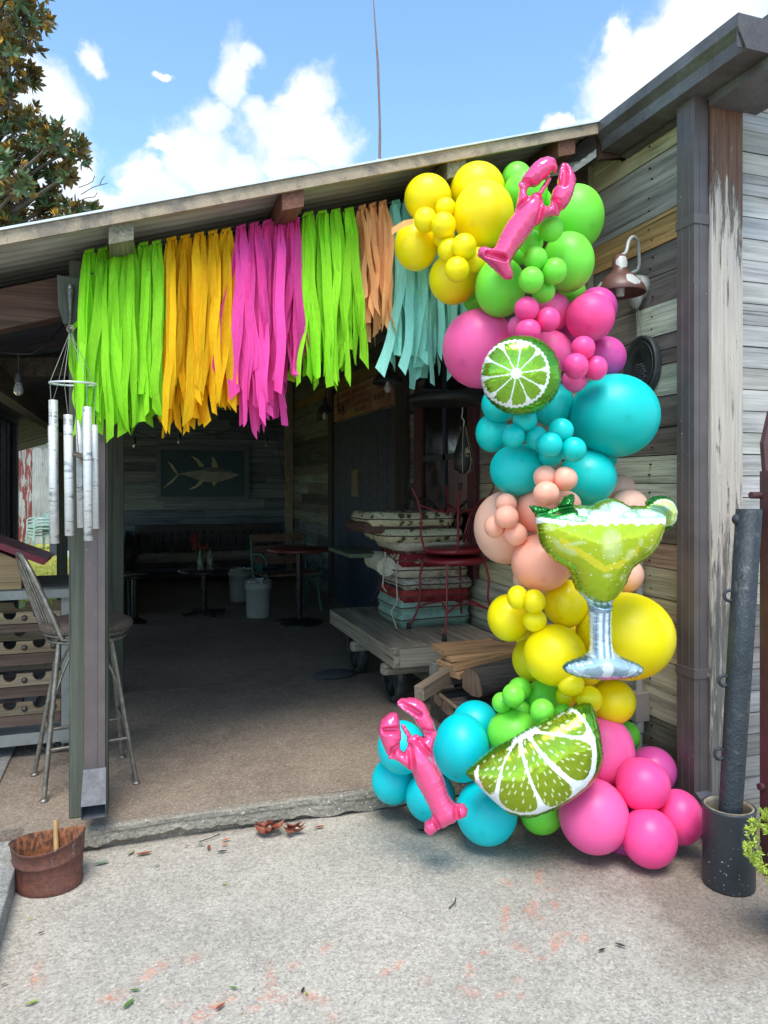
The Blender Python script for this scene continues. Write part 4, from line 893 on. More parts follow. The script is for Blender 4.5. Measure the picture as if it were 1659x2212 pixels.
def glass_col(P, dd):
    Q = frame_to_crop(1700, 1580, 3.1904)(P); X, Y = Q[:, 0], Q[:, 1]; n = len(P); c = np.zeros((n, 4))
    nz = np.array([noise.noise(Vector((x*.012, y*.012, 0)))+.5*noise.noise(Vector((x*.04, y*.04, 2))) for x, y in Q])
    g = np.clip((Y-400)/700, 0, 1)[:, None]
    c[:] = np.array([.50, .62, .02, .50])*(1-g)+np.array([.36, .50, .01, .50])*g
    m = seg_dist(Q, [(350, 560), (600, 720), (760, 830), (900, 800), (1100, 640)]) < 32+20*nz; c[m] = (.74, .70, .03, .5)          # amber glints in the drink
    for b_ in [(830, 590, 110, 165, 0), (480, 580, 110, 22, -.2), (1020, 690, 45, 75, .5), (1130, 575, 26, 45, 0), (800, 900, 60, 26, 0), (320, 600, 30, 90, -.6), (430, 660, 85, 38, .5), (1240, 640, 20, 70, .8), (240, 430, 60, 36, 0), (960, 920, 30, 34, 0)]:
        f = np.clip(1.25-blob(Q, *b_), 0, 1)[:, None]*.62; c = c*(1-f)+np.array([.66, .78, .34, .4])*f
    rim = np.clip(1-dd/.022, 0, 1)[:, None]*.55; c = c*(1-rim)+np.array([.16, .30, .02, .7])*rim
    dots = rs.uniform((180, 420), (1400, 1000), (70, 2))
    for x, y in dots: c[(np.hypot(X-x, Y-y) < 6)] = (.85, .90, .70, .2)
    foam = (Y > 335) & (Y < 392+22*nz+8*np.sin(X/17)); ice = (Y <= 335)
    c[ice] = (.50, .74, .56, .35)
    for b_ in [(560, 270, 90, 50, 0), (740, 290, 110, 45, 0), (960, 240, 120, 80, .2), (1230, 280, 120, 50, 0), (820, 330, 160, 18, 0), (1050, 300, 80, 40, 0)]:
        q = blob(Q, *b_); f = np.clip(1.2-q, 0, 1)[:, None]*.75; f[~ice] = 0; c = c*(1-f)+np.array([.72, .88, .82, .25])*f; c[ice & (np.abs(q-1) < .16)] = (.34, .60, .36, .4)
    c[foam] = (.86, .91, .92, .1)
    rimt = ice & (dd < .012); c[rimt] = (.28, .42, .03, .6)
    leaf = (X < 545) & (Y < 318-(X-140)*.02) & ~((X > 525) & (Y > 215)); c[leaf] = (.018, .20, .03, .72)
    q = blob(Q, 520, 338, 115, 34, .05); c[q < 1] = (.04, .50, .08, .25); c[(np.abs(Y-338-(X-520)*.05) < 3) & (q < .8)] = (.02, .30, .05, .3); q = blob(Q, 300, 318, 160, 26, .12); c[q < 1] = (.03, .36, .07, .4)
    wl = (X > 1285) & (np.hypot(X-1440, Y-290) < 190) & ((X > 1465) | (Y < 215) | (np.hypot(X-1440, Y-290) < 0)) ; r = np.hypot(X-1430, Y-285)
    c[wl] = (.62, .74, .22, .25); th = np.arctan2(Y-285, X-1430); c[wl & (np.abs(np.sin(th*4.5)) < .07)] = (.78, .86, .55, .15); c[wl & (r > 128)] = (.74, .86, .55, .2); c[wl & (r > 146)] = (.03, .24, .03, .7)
    st = (Y > 1215-((X-815)/200)**2*110) & (Y > 1090)
    c[st] = (.44, .58, .70, .45)
    k = np.clip((X-690)/230, 0, 1); stripes = np.sin(k*22)
    sh = st & (Y < 1760); c[sh & (stripes > .35)] = (.78, .86, .92, .35); c[sh & (stripes < -.8)] = (.18, .30, .46, .5); c[sh & (Y < 1300) & (Y > 1240)] = (.30, .44, .58, .5)
    ft = st & (Y >= 1760); q = blob(Q, 835, 1880, 380, 105); c[ft & (np.abs(q-.72) < .05) & (Y > 1890)] = (.86, .90, .95, .2); c[ft & (blob(Q, 835, 1880, 60, 90) < 1)] = (.74, .82, .90, .3)
    c[ft & (blob(Q, 700, 1900, 90, 55) < 1)] = (.34, .48, .60, .5); c[ft & (blob(Q, 980, 1900, 90, 55) < 1)] = (.34, .48, .60, .5); c[ft & (Y > 1955)] = (.38, .42, .55, .5); c[ft & (dd < .007)] = (.08, .20, .22, .6)
    return c
foil('cocktail_balloon', GLASS, crop(1700, 1580, 3.1904), 2.88, 1.0, glass_col, 'foil balloon shaped as a margarita glass with lime wheel and mint', 'foil balloon', back=(.3, .4, .1, .6),
     creases=[[(140, 310), (300, 270), (380, 245), (520, 215)], [(1465, 440), (1460, 300), (1400, 250), (1290, 225)], [(620, 1130), (720, 1200), (820, 1220), (930, 1200), (1015, 1120)]], sp=.0040)
# ================================================================== PAPER STREAMERS
def crepe(name, c):
    m, t, p = new_mat(name); n = t.n; v = coords(t)
    cr = t.noise(t.mapping(v, scale=(3, 3, .6)), 60, 4, .6); cc = t.mix(1.0, c, t.ramp(cr, [(.3, .86), (.7, 1.06)]), 'MULTIPLY')
    a = t.attr('Col'); cc = t.mix(1.0, cc, a.outputs['Color'], 'MULTIPLY')
    t.set(p.inputs['Base Color'], cc); p.inputs['Roughness'].default_value = .75; p.inputs['Specular IOR Level'].default_value = .15
    tr = t.add('ShaderNodeBsdfTranslucent'); t.set(tr.inputs['Color'], cc); t.set(p.inputs['Normal'], t.bump(t.noise(t.mapping(v, scale=(1, 1, .10)), 46, 4, .6), .8, .012)); mx = t.add('ShaderNodeMixShader'); mx.inputs[0].default_value = .25
    t.l.new(p.outputs[0], mx.inputs[1]); t.l.new(tr.outputs[0], mx.inputs[2]); out = [x for x in n if x.type == 'OUTPUT_MATERIAL'][0]; t.l.new(mx.outputs[0], out.inputs[0]); return m
CREPE = {'lime': crepe('lime_crepe', (.36, .86, .035)), 'amber': crepe('amber_crepe', (1.0, .575, .014)), 'magenta': crepe('magenta_crepe', (.98, .10, .46)), 'peach': crepe('peach_crepe', (1.0, .50, .21)), 'aqua': crepe('aqua_crepe', (.36, .86, .74))}
M_CORD = mk('dark_cord', (.03, .03, .035), .6)
YG = 3.40
def strip(mb, top, L, w, seed, sway=0.0, depth=0.0):
    """one crepe strip: pinched at the knot, opening and twisting as it hangs; end cut askew"""
    q = random.Random(seed); n = 22; wa = q.uniform(.006, .022); wf = q.uniform(3, 7); vs = []; shade = q.uniform(.80, 1.12); tw0 = q.uniform(-1.2, 1.2); tw1 = q.uniform(-1.3, 1.3); ph = q.uniform(0, 6); drift = q.gauss(0, .026)*(1 if q.random() < .8 else 2.4)+sway; cut = q.uniform(-.025, .03); am = q.uniform(.3, 1.1)
    for i in range(n+1):
        s = i/n; ww = w*min(1, .34+s*4.2)*(1 if s < .9 else 1); tw = tw0*(1-s)*.9 + tw1*s*s*1.1 + am*.35*math.sin(ph+s*5)
        c = Vector((top.x+drift*s**1.5+wa*math.sin(ph+s*wf)*s+.004*math.sin(ph*3+s*17)*s, top.y+depth*min(1, s*5)+.018*math.sin(ph*2+s*wf*1.3)*s, top.z-L*s))
        d = Vector((math.cos(tw), math.sin(tw), 0))*ww/2; cz = cut*s**8
        mid = Vector((-math.sin(tw), math.cos(tw), 0))*(.004*math.sin(ph+s*7)+.006*(1-s))
        vs += [c-d+Vector((0, 0, cz)), c+mid, c+d-Vector((0, 0, cz))]
    fs = [(3*i+k, 3*i+k+1, 3*i+4+k, 3*i+3+k) for i in range(n) for k in (0, 1)]
    mb.put(vs, fs, True, (shade, shade, shade, 0))
def garland(key, x0, y0, x1, y1, lens, ntas, label, per=11, w=.046, Y=YG, gapz=0.0):
    a, b = onY(x0, y0, Y), onY(x1, y1, Y); mid = (a+b)/2
    g = thing('tassel_garland', label, 'garland', (mid.x, Y, mid.z-.8), 'paper streamer garlands under the shed roof'); bpy.context.view_layer.update()
    for k in range(ntas):
        mb = MB(); f = (k+.5)/ntas; c = a.lerp(b, f); half = (b-a).length/ntas*.46
        L = np.interp(f, np.linspace(0, 1, len(lens)), lens)*Y/(.948-.319*(((x0+x1)/2-CX)/F))/F*.985
        for j in range(per):
            u = (j+.5)/per*2-1; top = c+Vector((u*half*.72+R.uniform(-.004, .004), R.uniform(-.008, .008), R.uniform(-.006, .004)+u*half*(b.z-a.z)/(b.x-a.x)))
            strip(mb, top, L*R.choice([.86, .93, .97, 1.0, 1.04, .78, .90]), w*R.uniform(.6, 1.15), R.random(), sway=u*half*.55, depth=R.uniform(-.085, .06))
        # the gathered head of the tassel
        for j in range(6):
            u = (j+.5)/6*2-1; top = c+Vector((u*half*.72, 0, .006+u*half*(b.z-a.z)/(b.x-a.x))); mb.ball(top, (half*.15, .009, .010), 6, 4, (.85, .85, .85, 0))
        mb.build('tassel', CREPE[key], g)
    MB().tube([a+Vector((-.03, .003, .004)), (a+b)/2+Vector((0, .003, -.004)), b+Vector((.03, .003, .004))], .0025, 5).build('cord', M_CORD, g)
    return g
s_ = .97
garland('lime', 178, 547, 352, 524, [395, 400, 395, 380], 6, 'lime green paper streamers at the left end of the row, by the post', 13)
garland('amber', 355, 521, 503, 497, [412, 405, 385, 400], 5, 'golden yellow paper streamers between the lime and the magenta', 12)
garland('magenta', 506, 495, 647, 468, [385, 435, 430, 350, 330], 5, 'magenta pink paper streamers in the middle of the row', 13)
garland('lime', 652, 465, 768, 453, [355, 365, 360, 330], 4, 'lime green paper streamers between the magenta and the peach', 12)
garland('peach', 771, 452, 838, 437, [255, 285, 280], 3, 'peach paper streamers, shortest and narrowest of the row', 8, .034)
garland('aqua', 842, 440, 944, 428, [300, 390, 395, 370], 4, 'aqua paper streamers beside the yellow balloons', 10)
garland('aqua', 952, 428, 1022, 420, [375, 380, 330], 3, 'aqua paper streamers mostly hidden behind the balloons', 8, .046, 3.46)
# one peach strip wrapped on a yellow balloon and a lime strip caught on the chime
mb = MB(); p0 = at(846, 500, 3.30); p1 = at(893, 478, 3.27); mb.put([p0+Vector((0, 0, .016)), p1+Vector((0, 0, .012)), p1-Vector((0, 0, .012)), p0-Vector((0, 0, .016)), (p0+p1)/2+Vector((0, -.02, .02)), (p0+p1)/2+Vector((0, -.02, -.010))], [(0, 4, 5, 3), (4, 1, 2, 5)], True)
tag(mb.build('paper_strip', CREPE['peach']), 'peach paper strip caught across a yellow balloon', 'paper strip')
mb = MB(); strip(mb, at(152, 712, 3.10), .36, .034, 5, -.02); strip(mb, at(155, 712, 3.12), .30, .03, 9, .02)
pts = [at(152, 712, 3.1), at(172, 695, 3.14), at(194, 672, 3.2), at(212, 655, 3.26)]
for a_, b_ in zip(pts[:-1], pts[1:]): mb.put([a_+Vector((0, 0, .012)), b_+Vector((0, 0, .014)), b_-Vector((0, 0, .014)), a_-Vector((0, 0, .012))], [(0, 1, 2, 3)], True)
tag(mb.build('paper_strip', CREPE['lime']), 'loose lime paper strip snagged on the wind chime ring', 'paper strip')

# ================================================================== WIND CHIME
M_ALU = mk('brushed_tube', (.70, .70, .69), .48, .18, 30, metal=.45, col2=(.30, .30, .31), thr=(.56, .63), stretch=(.7, .7, 2.2))
M_WIRE = mk('grey_wire', (.34, .33, .31), .5, .2, 30, metal=.4)
M_IRON = mk('worn_iron', (.16, .15, .14), .5, .35, 30, metal=.6, col2=(.28, .24, .2))
M_DISC = wood('striker_wood', 0, (.16, .12, .085), bump=.3)
zc_ = 3.02
top = at(152, 716, zc_); rc = at(158, 829, zc_); ch = thing('wind_chime', 'wind chime of silver tubes hanging from an iron hook', 'wind chime', (rc.x, rc.y, at(0, 1175, zc_).z)); bpy.context.view_layer.update()
rr = 47/F*zc_
MB().tube([rc+Vector((rr*math.cos(a), rr*math.sin(a), .003*math.sin(a))) for a in np.linspace(0, 2*PI, 30, endpoint=False)], .0045, 6, closed=True).build('hoop', M_FLASH, ch)
MB().tube([top+RGT*(.014*math.cos(a))+UP*(.014*math.sin(a)+.01) for a in np.linspace(0, 2*PI, 16, endpoint=False)], .0025, 6, closed=True).build('hanging_ring', M_IRON, ch)
tubes = [(115, 864, 1174, 17, 1), (113, 920, 1133, 16, -1), (147, 896, 1157, 17, -1), (171, 908, 1140, 13, 1), (188, 879, 1168, 17, -1), (204, 918, 1142, 13, 1)]
for px, y0, y1, wd, side in tubes:
    z_ = zc_+.05*side; a = at(px, y0, z_); b = at(px+3, y1, z_); r = wd/F*z_/2*1.1
    a_ = a; d_ = (b-a).normalized()
    tb = MB().tube([a, a+d_*.001, a.lerp(b, .5), b-d_*.001, b], [r*.9, r, r, r, r*.9], 18).build('chime_tube', M_ALU, ch)
    e = rc+Vector((a.x-rc.x, a.y-rc.y, 0)).normalized()*rr; MB().tube([a, e], .0013, 4).tube([e, top], .0013, 4).build('string', M_WIRE, ch)
dc = at(170, 984, zc_); MB().lathe(dc, [(0, .006), (.05, .008), (.056, .003), (.054, -.004), (0, -.006)], 24, M=Matrix.Rotation(.35, 3, FWD)).tube([dc, top], .0013, 4).build('striker', M_DISC, ch)
hk = thing('iron_hook', 'long iron hook screwed to the bracket board', 'hook', onY(150, 660, 3.41)); bpy.context.view_layer.update()
P_ = lambda x, y, Y=3.405: onY(x, y, Y)
mb = MB(); mb.tube([P_(151, 614), P_(151, 626), P_(152, 640), P_(152, 660), P_(152, 690), P_(151, 700, 3.39), P_(150, 712, 3.33), P_(152, 716, 3.26), P_(154, 708, 3.24)], [.012, .017, .015, .008, .0065, .0065, .006, .006, .005], 8); mb.build('shank', M_IRON, hk)
MB().ball(P_(151, 620, 3.39), .005, 8, 6).ball(P_(151, 634, 3.39), .005, 8, 6).build('screw_head', M_ALU, hk)

# ================================================================== STRING LIGHTS
M_BULB = bpy.data.materials.new('clear_bulb'); M_BULB.use_nodes = True; p = M_BULB.node_tree.nodes['Principled BSDF']; p.inputs['Base Color'].default_value = (.85, .85, .8, 1); p.inputs['Roughness'].default_value = .06; p.inputs['Transmission Weight'].default_value = .75; p.inputs['IOR'].default_value = 1.2
M_SOCK = mk('dark_socket', (.035, .035, .038), .5, .2, 20)
def string_light(pts, bulbs, label, zs=1.0, hang=.05):
    g = thing('string_light', label, 'string lights', pts[len(pts)//2], 'string lights'); bpy.context.view_layer.update()
    MB().tube(pts, .004*zs, 6).build('cable', M_CORD, g)
    for b in bulbs:
        b = Vector(b); MB().tube([b+Vector((0, 0, .0)), b-Vector((0, 0, hang))], .003*zs, 6).lathe(b-Vector((0, 0, hang)), [(0, .0), (.012, -.004), (.017, -.02), (.018, -.05), (.013, -.055)], 14).build('socket', M_SOCK, g)
        MB().lathe(b-Vector((0, 0, hang+.052)), [(.012, 0), (.016, -.012), (.022, -.035), (.021, -.05), (.012, -.062), (0, -.066)], 16).build('bulb', M_BULB, g)
pc = [at(-30, 755, 3.5), at(15, 762, 3.5), at(40, 764, 3.5), at(70, 764, 3.52), at(105, 740, 3.55), at(135, 705, 3.6), at(152, 690, 3.62)]
string_light(pc, [at(40, 766, 3.5)], 'string light with clear bulb under the left end of the roof', 1.35, .078)
pc = [at(270, 925, 8), at(330, 945, 8.2), at(392, 926, 8.4), at(470, 940, 8.6), at(540, 908, 8.8), at(590, 915, 9), at(604, 990, 10.5), at(622, 1060, 10.8)]
string_light(pc, [at(291, 933, 8.1), at(388, 926, 8.4), at(576, 934, 9)], 'dark string lights looped across the back of the shed', 1.2, .06)

# ================================================================== BAR STOOL
M_STEEL = mk('aged_steel_rod', (.23, .205, .175), .42, .4, 40, metal=.65, col2=(.33, .30, .27))
m, t, p = new_mat('woven_rush'); v = coords(t, False); a = t.vor(t.mapping(v, scale=(1, 1, .6)), 130, rnd=.9); wv = t.noise(t.mapping(v, scale=(1, 8, 4)), 26, 5, .7)
t.set(p.inputs['Base Color'], t.mix(t.ramp(wv, [(.35, 0), (.62, 1)]), (.035, .026, .022), (.17, .125, .10))); p.inputs['Roughness'].default_value = .7; t.set(p.inputs['Normal'], t.bump(wv, .9, .012)); M_RUSH = m
sc_ = Vector((-.225, 3.915, ZS)); st = thing('bar_stool', 'metal bar stool with woven seat behind the shed post', 'bar stool', sc_); bpy.context.view_layer.update()
feet = [Vector((-.395, 3.69, ZS)), Vector((.005, 3.77, ZS)), Vector((-.065, 4.15, ZS)), Vector((-.475, 4.04, ZS))]
SH = .70; stop = [sc_+Vector((dx, dy, SH)) for dx, dy in ((-.115, -.12), (.115, -.09), (.105, .12), (-.125, .09))]
for f_, s2 in zip(feet, stop):
    lg = MB().tube([s2, f_+Vector((0, 0, .006))], .0115, 10).build('leg', M_STEEL, st); MB().lathe(f_, [(0, .016), (.014, .014), (.021, .006), (.020, 0), (0, 0)], 14).build('foot', M_STEEL, lg)
mb = MB(); lev = [.36, .30, .36, .30]
for i in range(4):
    for h in ((.27, .27) if i % 2 == 0 else (.33, .33)),: pass
    h = .22 if i in (0, 2) else .28; a, b = feet[i], feet[(i+1) % 4]; mb.tube([feet[i].lerp(stop[i], h/ SH), feet[(i+1) % 4].lerp(stop[(i+1) % 4], h/SH)], .0085, 8)
mb.build('footrest', M_STEEL, st)
mb = MB()
for i in range(4):
    for j in (i-1, i+1):
        a = feet[i].lerp(stop[i], .63); b = stop[i].lerp(stop[j % 4], .42)+Vector((0, 0, 0)); m_ = a.lerp(b, .62)+Vector((0, 0, .045)); mb.tube([a, a.lerp(m_, .5)+Vector((0, 0, .01)), m_, b], .0062, 7)
mb.build('brace', M_STEEL, st)
MB().tube([sc_+Vector((.178*math.cos(a), .165*math.sin(a), SH)) for a in np.linspace(0, 2*PI, 28, endpoint=False)], .009, 8, closed=True).tube([sc_+Vector((.190*math.cos(a), .175*math.sin(a), SH+.03)) for a in np.linspace(0, 2*PI, 28, endpoint=False)], .008, 8, closed=True).build('seat_ring', M_STEEL, st)
mb = MB().lathe(sc_+Vector((0, 0, SH+.03)), [(.0, .0), (.19, .0), (.212, .014), (.216, .032), (.205, .05), (.17, .062), (.08, .058), (0, .052)], 40, sy=.92); mb.build('seat', M_RUSH, st)
# hooped back with rods, leaning out on the left
bl, br = sc_+Vector((-.095, -.165, SH+.02)), sc_+Vector((-.20, .07, SH+.02)); crown = sc_+Vector((-.30, -.02, SH+.42))
def hoop(u):  # u 0..1 round the bow
    ang = PI*u; base = bl.lerp(br, (1-math.cos(ang))/2); k = math.sin(ang)**.75; return base.lerp(crown+(base-(bl+br)/2)*.8, k)
MB().tube([hoop(u) for u in np.linspace(0, 1, 26)], .0115, 10).build('back_frame', M_STEEL, st)
mb = MB()
for u in (.17, .27, .37, .5, .63, .75): mb.tube([bl.lerp(br, .12+.76*(u-.17)/.58), hoop(u)], .0055, 7)
mb.build('back_rods', M_STEEL, st)

# ================================================================== WINE RACK CART with boxes
M_RACKW = wood('pale_rack_wood', 0, (.32, .23, .145), bump=.4, wear=(.20, .17, .14)); M_RACKD = wood('red_rack_wood', 0, (.13, .085, .065), bump=.35)
M_GALV = mk('galvanised_strip', (.30, .30, .285), .5, .2, 16, metal=.25, col2=(.16, .13, .11), thr=(.62, .7)); M_TOPW = wood('grey_table_wood', 0, (.15, .135, .12), bump=.4); M_STUD = mk('domed_stud', (.10, .085, .075), .35, .2, 20, metal=.6)
YR = 4.30; zr = lambda y: CH-(y-1045)/F*3.914
rk = thing('bottle_rack', 'wooden bottle rack on a small wheeled metal cart', 'bottle rack', (-.85, YR+.25, ZS)); bpy.context.view_layer.update()
XR0, XR1 = -1.75, -.335
MB().box((XR0, YR-.02, .955), (XR1+.03, YR+.55, 1.0)).build('tabletop', M_TOPW, rk)
MB().box((XR0, YR-.028, .944), (XR1+.03, YR-.021, .99)).build('metal_edge', M_GALV, rk)
mb = MB(); mb.box((XR1-.04, YR, .16), (XR1, YR+.03, .955)); mb.build('upright', M_GALV, rk); MB().box((XR1-.04, YR+.5, .16), (XR1, YR+.53, .955)).build('upright', M_GALV, rk)
MB().box((XR0, YR-.012, .175), (XR1, YR-.004, .235)).box((XR0, YR-.004, .175), (XR1, YR+.5, .185)).build('base_rail', M_GALV, rk)
for zt, zb, z2 in ((.871, .81, .765), (.714, .653, .59), (.543, .479, .42), (.391, .327, .27)):
    for bk_, Yb in ((0, YR+.02), (1, YR+.38)):
        xs_ = [XR1-.045]; pl = [(XR1-.045, zb), (XR1-.045, zt)]; x = XR1-.045-.105
        while x-.03 > XR0:
            pl += [(x+.032+.0, zt)]+[(x+.032*math.cos(a), zt-.036*math.sin(a)-.004) for a in np.linspace(.05, PI-.05, 9)]+[(x-.032, zt)]; x -= .142
        pl += [(XR0, zt), (XR0, zb)]
        MB().prism([(x_, Yb, z_) for x_, z_ in pl], (0, .022, 0)).build('notched_bar', M_RACKW, rk)
    MB().box((XR0, YR+.018, z2), (XR1-.045, YR+.05, zb-.004)).build('lower_bar', M_RACKD, rk)
    mb = MB(); x = XR1-.045-.034
    while x > XR0: mb.ball((x, YR+.02, (zt+zb)/2-.002), (.0155, .012, .0155), 12, 8); x -= .142
    mb.build('studs', M_STUD, rk)
for x in (-.42, -1.5):
    wc = Vector((x, YR+.04, ZS+.062)); w_ = thing('wheel', None, None); w_.parent = rk; w_.location = wc-Vector(rk.location); bpy.context.view_layer.update()
    MB().tube([wc+Vector((.056*math.cos(a), 0, .056*math.sin(a))) for a in np.linspace(0, 2*PI, 24, endpoint=False)], .006, 8, closed=True).build('rim', M_IRON, w_)
    mb = MB().tube([wc-Vector((0, .015, 0)), wc+Vector((0, .015, 0))], .010, 10)
    for a in np.linspace(0, 2*PI, 8, endpoint=False): mb.tube([wc, wc+Vector((.055*math.cos(a), 0, .055*math.sin(a)))], .0028, 5)
    mb.build('spokes', M_IRON, w_)
M_PINE = wood('pine_box', 0, (.36, .24, .13), bump=.25, var=.3); M_REDP = mk('red_roof_paint', (.22, .012, .035), .4, .2, 8)
hb = thing('gabled_box', 'pine box with a red pitched roof standing on the rack', 'wooden box', (-.86, 4.38, 1.0)); bpy.context.view_layer.update()
yb0, yb1 = 4.27, 4.52
MB().prism([(-1.15, yb0, 1.001), (-.565, yb0, 1.001), (-.565, yb0, 1.145), (-.86, yb0, 1.285), (-1.15, yb0, 1.145)], (0, yb1-yb0, 0)).build('body', M_PINE, hb)
for sgn in (1, -1):
    e0 = Vector((-.858, 4.22, 1.30)); e1 = Vector((-.858+sgn*.405, 4.22, 1.125)); n_ = Vector((sgn*.02, 0, .028)); MB().prism([e0, e1, e1+n_, e0+Vector((0, 0, .03))], (0, .36, 0)).build('roof_panel', M_REDP, hb)

# ================================================================== YARD BEYOND: lawn, fence, stacked chairs, tin roof, dark door
M_LAWN = mk('dry_lawn', (.58, .50, .12), .9, .35, 3, col2=(.38, .42, .06), bump=.6, fine=.5)
MB().box((-16, 6.2, -.02), (-.45, 24, .012)).box((-16, 9.5, -.02), (-.78, 9.6, .0125)).build('lawn', M_LAWN)['kind'] = 'structure'
bpy.data.objects['lawn']['label'] = 'sunlit yellow green lawn behind the shed'; bpy.data.objects['lawn']['category'] = 'lawn'
M_BLADE = mk('grass_blade', (.62, .56, .10), .7, .3, 2, col2=(.42, .48, .06))
mb = MB()
for _ in range(9000):
    zc = R.uniform(9.5, 18.5); px = R.uniform(15, 165); q = at(px, 1100, zc); h = R.uniform(.02, .06); a = R.uniform(0, PI); d_ = Vector((math.cos(a), math.sin(a), 0))*.008; le = Vector((R.uniform(-.02, .02), R.uniform(-.02, .02), h))
    b = Vector((q.x, q.y, .01)); mb.put([b-d_, b+d_, b+le], [(0, 1, 2)], True)
tag(mb.build('grass', M_BLADE, origin=(-2, 14, 0)), 'short yellow green grass of the lawn behind the shed', 'grass', kind='stuff')
m, t, p = new_mat('peeling_fence'); v = coords(t, False); a = t.attr('Col'); vs_ = t.mapping(v, scale=(1, 1, .16)); n1 = t.noise(vs_, 9, 9, .7, .4); n2 = t.noise(t.mapping(v, scale=(1, 1, .04)), 50, 4)
g_ = t.mix(1.0, t.mix(t.ramp(t.noise(v, 2, 4), [(.35, 0), (.65, 1)]), (.30, .30, .29), (.42, .42, .41)), t.ramp(n2, [(.3, .55), (.65, 1.12)]), 'MULTIPLY')
f = t.ramp(t.math('ADD', n1, t.math('SUBTRACT', a.outputs['Fac'], .5)), [(.49, 0), (.52, 1)]); t.set(p.inputs['Base Color'], t.mix(f, g_, (.17, .035, .032))); p.inputs['Roughness'].default_value = .85; M_FENCE = m
fc = thing('plank_fence', 'tall grey picket fence with peeling red paint', 'fence', (-3, 20.6, 0)); bpy.context.view_layer.update()
mb = MB(); x = -9.0
while x < 1.5:
    fx = onY(62, 1000, 20.6).x; red = .53 if x < fx-.02 else (.36 if x < fx+.40 else (.56 if x < fx+.85 else .2)); red += R.uniform(-.06, .06); top_ = 2.46+R.uniform(-.02, .02); wp = .23
    mb.prism([(x, 20.6, .02), (x+wp, 20.6, .02), (x+wp, 20.6, top_-.07), (x+wp-.05, 20.6, top_), (x+.05, 20.6, top_), (x, 20.6, top_-.07)], (0, .025, 0), col=(red, red, red, R.random())); x += wp+.012
mb.build('pickets', M_FENCE, fc)
for z in (.4, 2.0): MB().box((-9, 20.63, z), (1.5, 20.68, z+.09)).build('rail', M_TOPW, fc)
M_WTIN = mk('white_roof_tin', (.80, .81, .82), .4, .12, 3, metal=.1)
wh = thing('tin_roofed_house', 'building with white metal roof beyond the fence', 'building', (-4, 26, 0)); bpy.context.view_layer.update()
mb = MB(); xs_ = axis_pts([(-12, 3, .05)]); vs = []
for x in xs_:
    h = .03*max(0, math.cos(x/.30*2*PI))**3
    vs += [(x, 23, 2.75+h), (x, 31, 6.2+h)]
mb.put(vs, [(2*i, 2*i+2, 2*i+3, 2*i+1) for i in range(len(xs_)-1)], False); mb.build('roof', M_WTIN, wh)
MB().box((-11.5, 23.4, 0), (2.5, 30, 2.7)).build('wall', mk('pale_house_wall', (.5, .5, .48)), wh)
M_PLAST = mk('faded_green_plastic', (.30, .45, .40), .5, .25, 7, col2=(.42, .52, .50))
def plastic_chair(label):
    c = thing('plastic_chair', label, 'chair', (0, 0, 0), 'stacked green plastic chairs')
    mb = MB().box((-.22, -.22, .40), (.22, .22, .425)); mb.bar((-.22, -.225, .40), (.22, -.225, .40), .02, .06); mb.build('seat', M_PLAST, c, bevel=.012)
    mb = MB()
    for k in range(5): mb.bar((-.17+k*.085, .22, .44), (-.18+k*.09, .30, .78), .055, .012, up=(0, -1, .25))
    mb.tube([(-.25, .22, .62), (-.22, .29, .78), (-.1, .32, .84), (.1, .32, .84), (.22, .29, .78), (.25, .22, .62)], .022, 8); mb.build('backrest', M_PLAST, c)
    for s in (-1, 1):
        MB().tube([(s*.25, .22, .62), (s*.26, .05, .63), (s*.255, -.15, .63), (s*.25, -.22, .60), (s*.25, -.23, .42)], [.024, .026, .026, .024, .022], 8).build('armrest', M_PLAST, c)
        for y in (-1, 1): MB().bar((s*.225, y*.20, .41), (s*.27, y*.26, 0), .05, .03, up=(0, y, 0)).build('leg', M_PLAST, c)
    return c
base_c = at(84, 1180, 17.2); pr = plastic_chair('faded green plastic chair, bottom of its stack by the fence')
LB = ['faded green plastic chair, bottom of its stack by the fence', 'faded green plastic chair, second from the bottom of its stack', 'faded green plastic chair, second from the top of its stack', 'faded green plastic chair, topmost of its stack by the fence']
for k in range(4):
    o = pr if k == 0 else copy_tree(pr); o.location = Vector((base_c.x, base_c.y, .01+k*.075)); o.rotation_euler.z = math.radians(-62); o['label'] = LB[k]; o.scale = (.82, .82, .80)
M_SLATE = mk('dark_slate_board', (.045, .05, .065), .6, .3, 5)
q = at(121, 1180, 15.6); tg = thing('leaning_board', 'dark board leaning by the fence behind the chimes', 'board', (q.x, q.y, .01)); bpy.context.view_layer.update()
MB().prism([(q.x-.13, q.y, .01), (q.x+.3, q.y, .01), (q.x+.3, q.y+.15, 1.12), (q.x-.06, q.y+.15, 1.12), (q.x-.13, q.y+.14, 1.02)], (0, .05, 0)).build('panel', M_SLATE, tg)
MB().bar((q.x+.12, q.y-.05, .08), (q.x+.32, q.y-.3, .02), .03, .2, up=(0, 0, 1)).build('foot', M_FLASH, tg)
out = thing('outbuilding', 'dark navy outbuilding with a boarded door at the far left', 'building', (-1.2, 7, 0)); bpy.context.view_layer.update()
mb = MB().box((-1.30, 6.1, 0), (-1.14, 8.02, 2.3)); mb.build('wall', M_NAVY, out)
mb = MB()
for k in range(9): mb.box((-1.138, 6.35+k*.17, .1), (-1.118+(k % 2)*.004, 6.35+k*.17+.165, 2.12), col=jit((1, 1, 1), .1))
mb.build('door', M_NAVY, out)
MB().box((-1.137, 7.90, .1), (-1.085, 8.03, 2.24)).box((-1.137, 6.2, 2.13), (-1.085, 7.895, 2.24)).build('door_frame', mk('blue_grey_frame', (.10, .13, .17), .5), out)
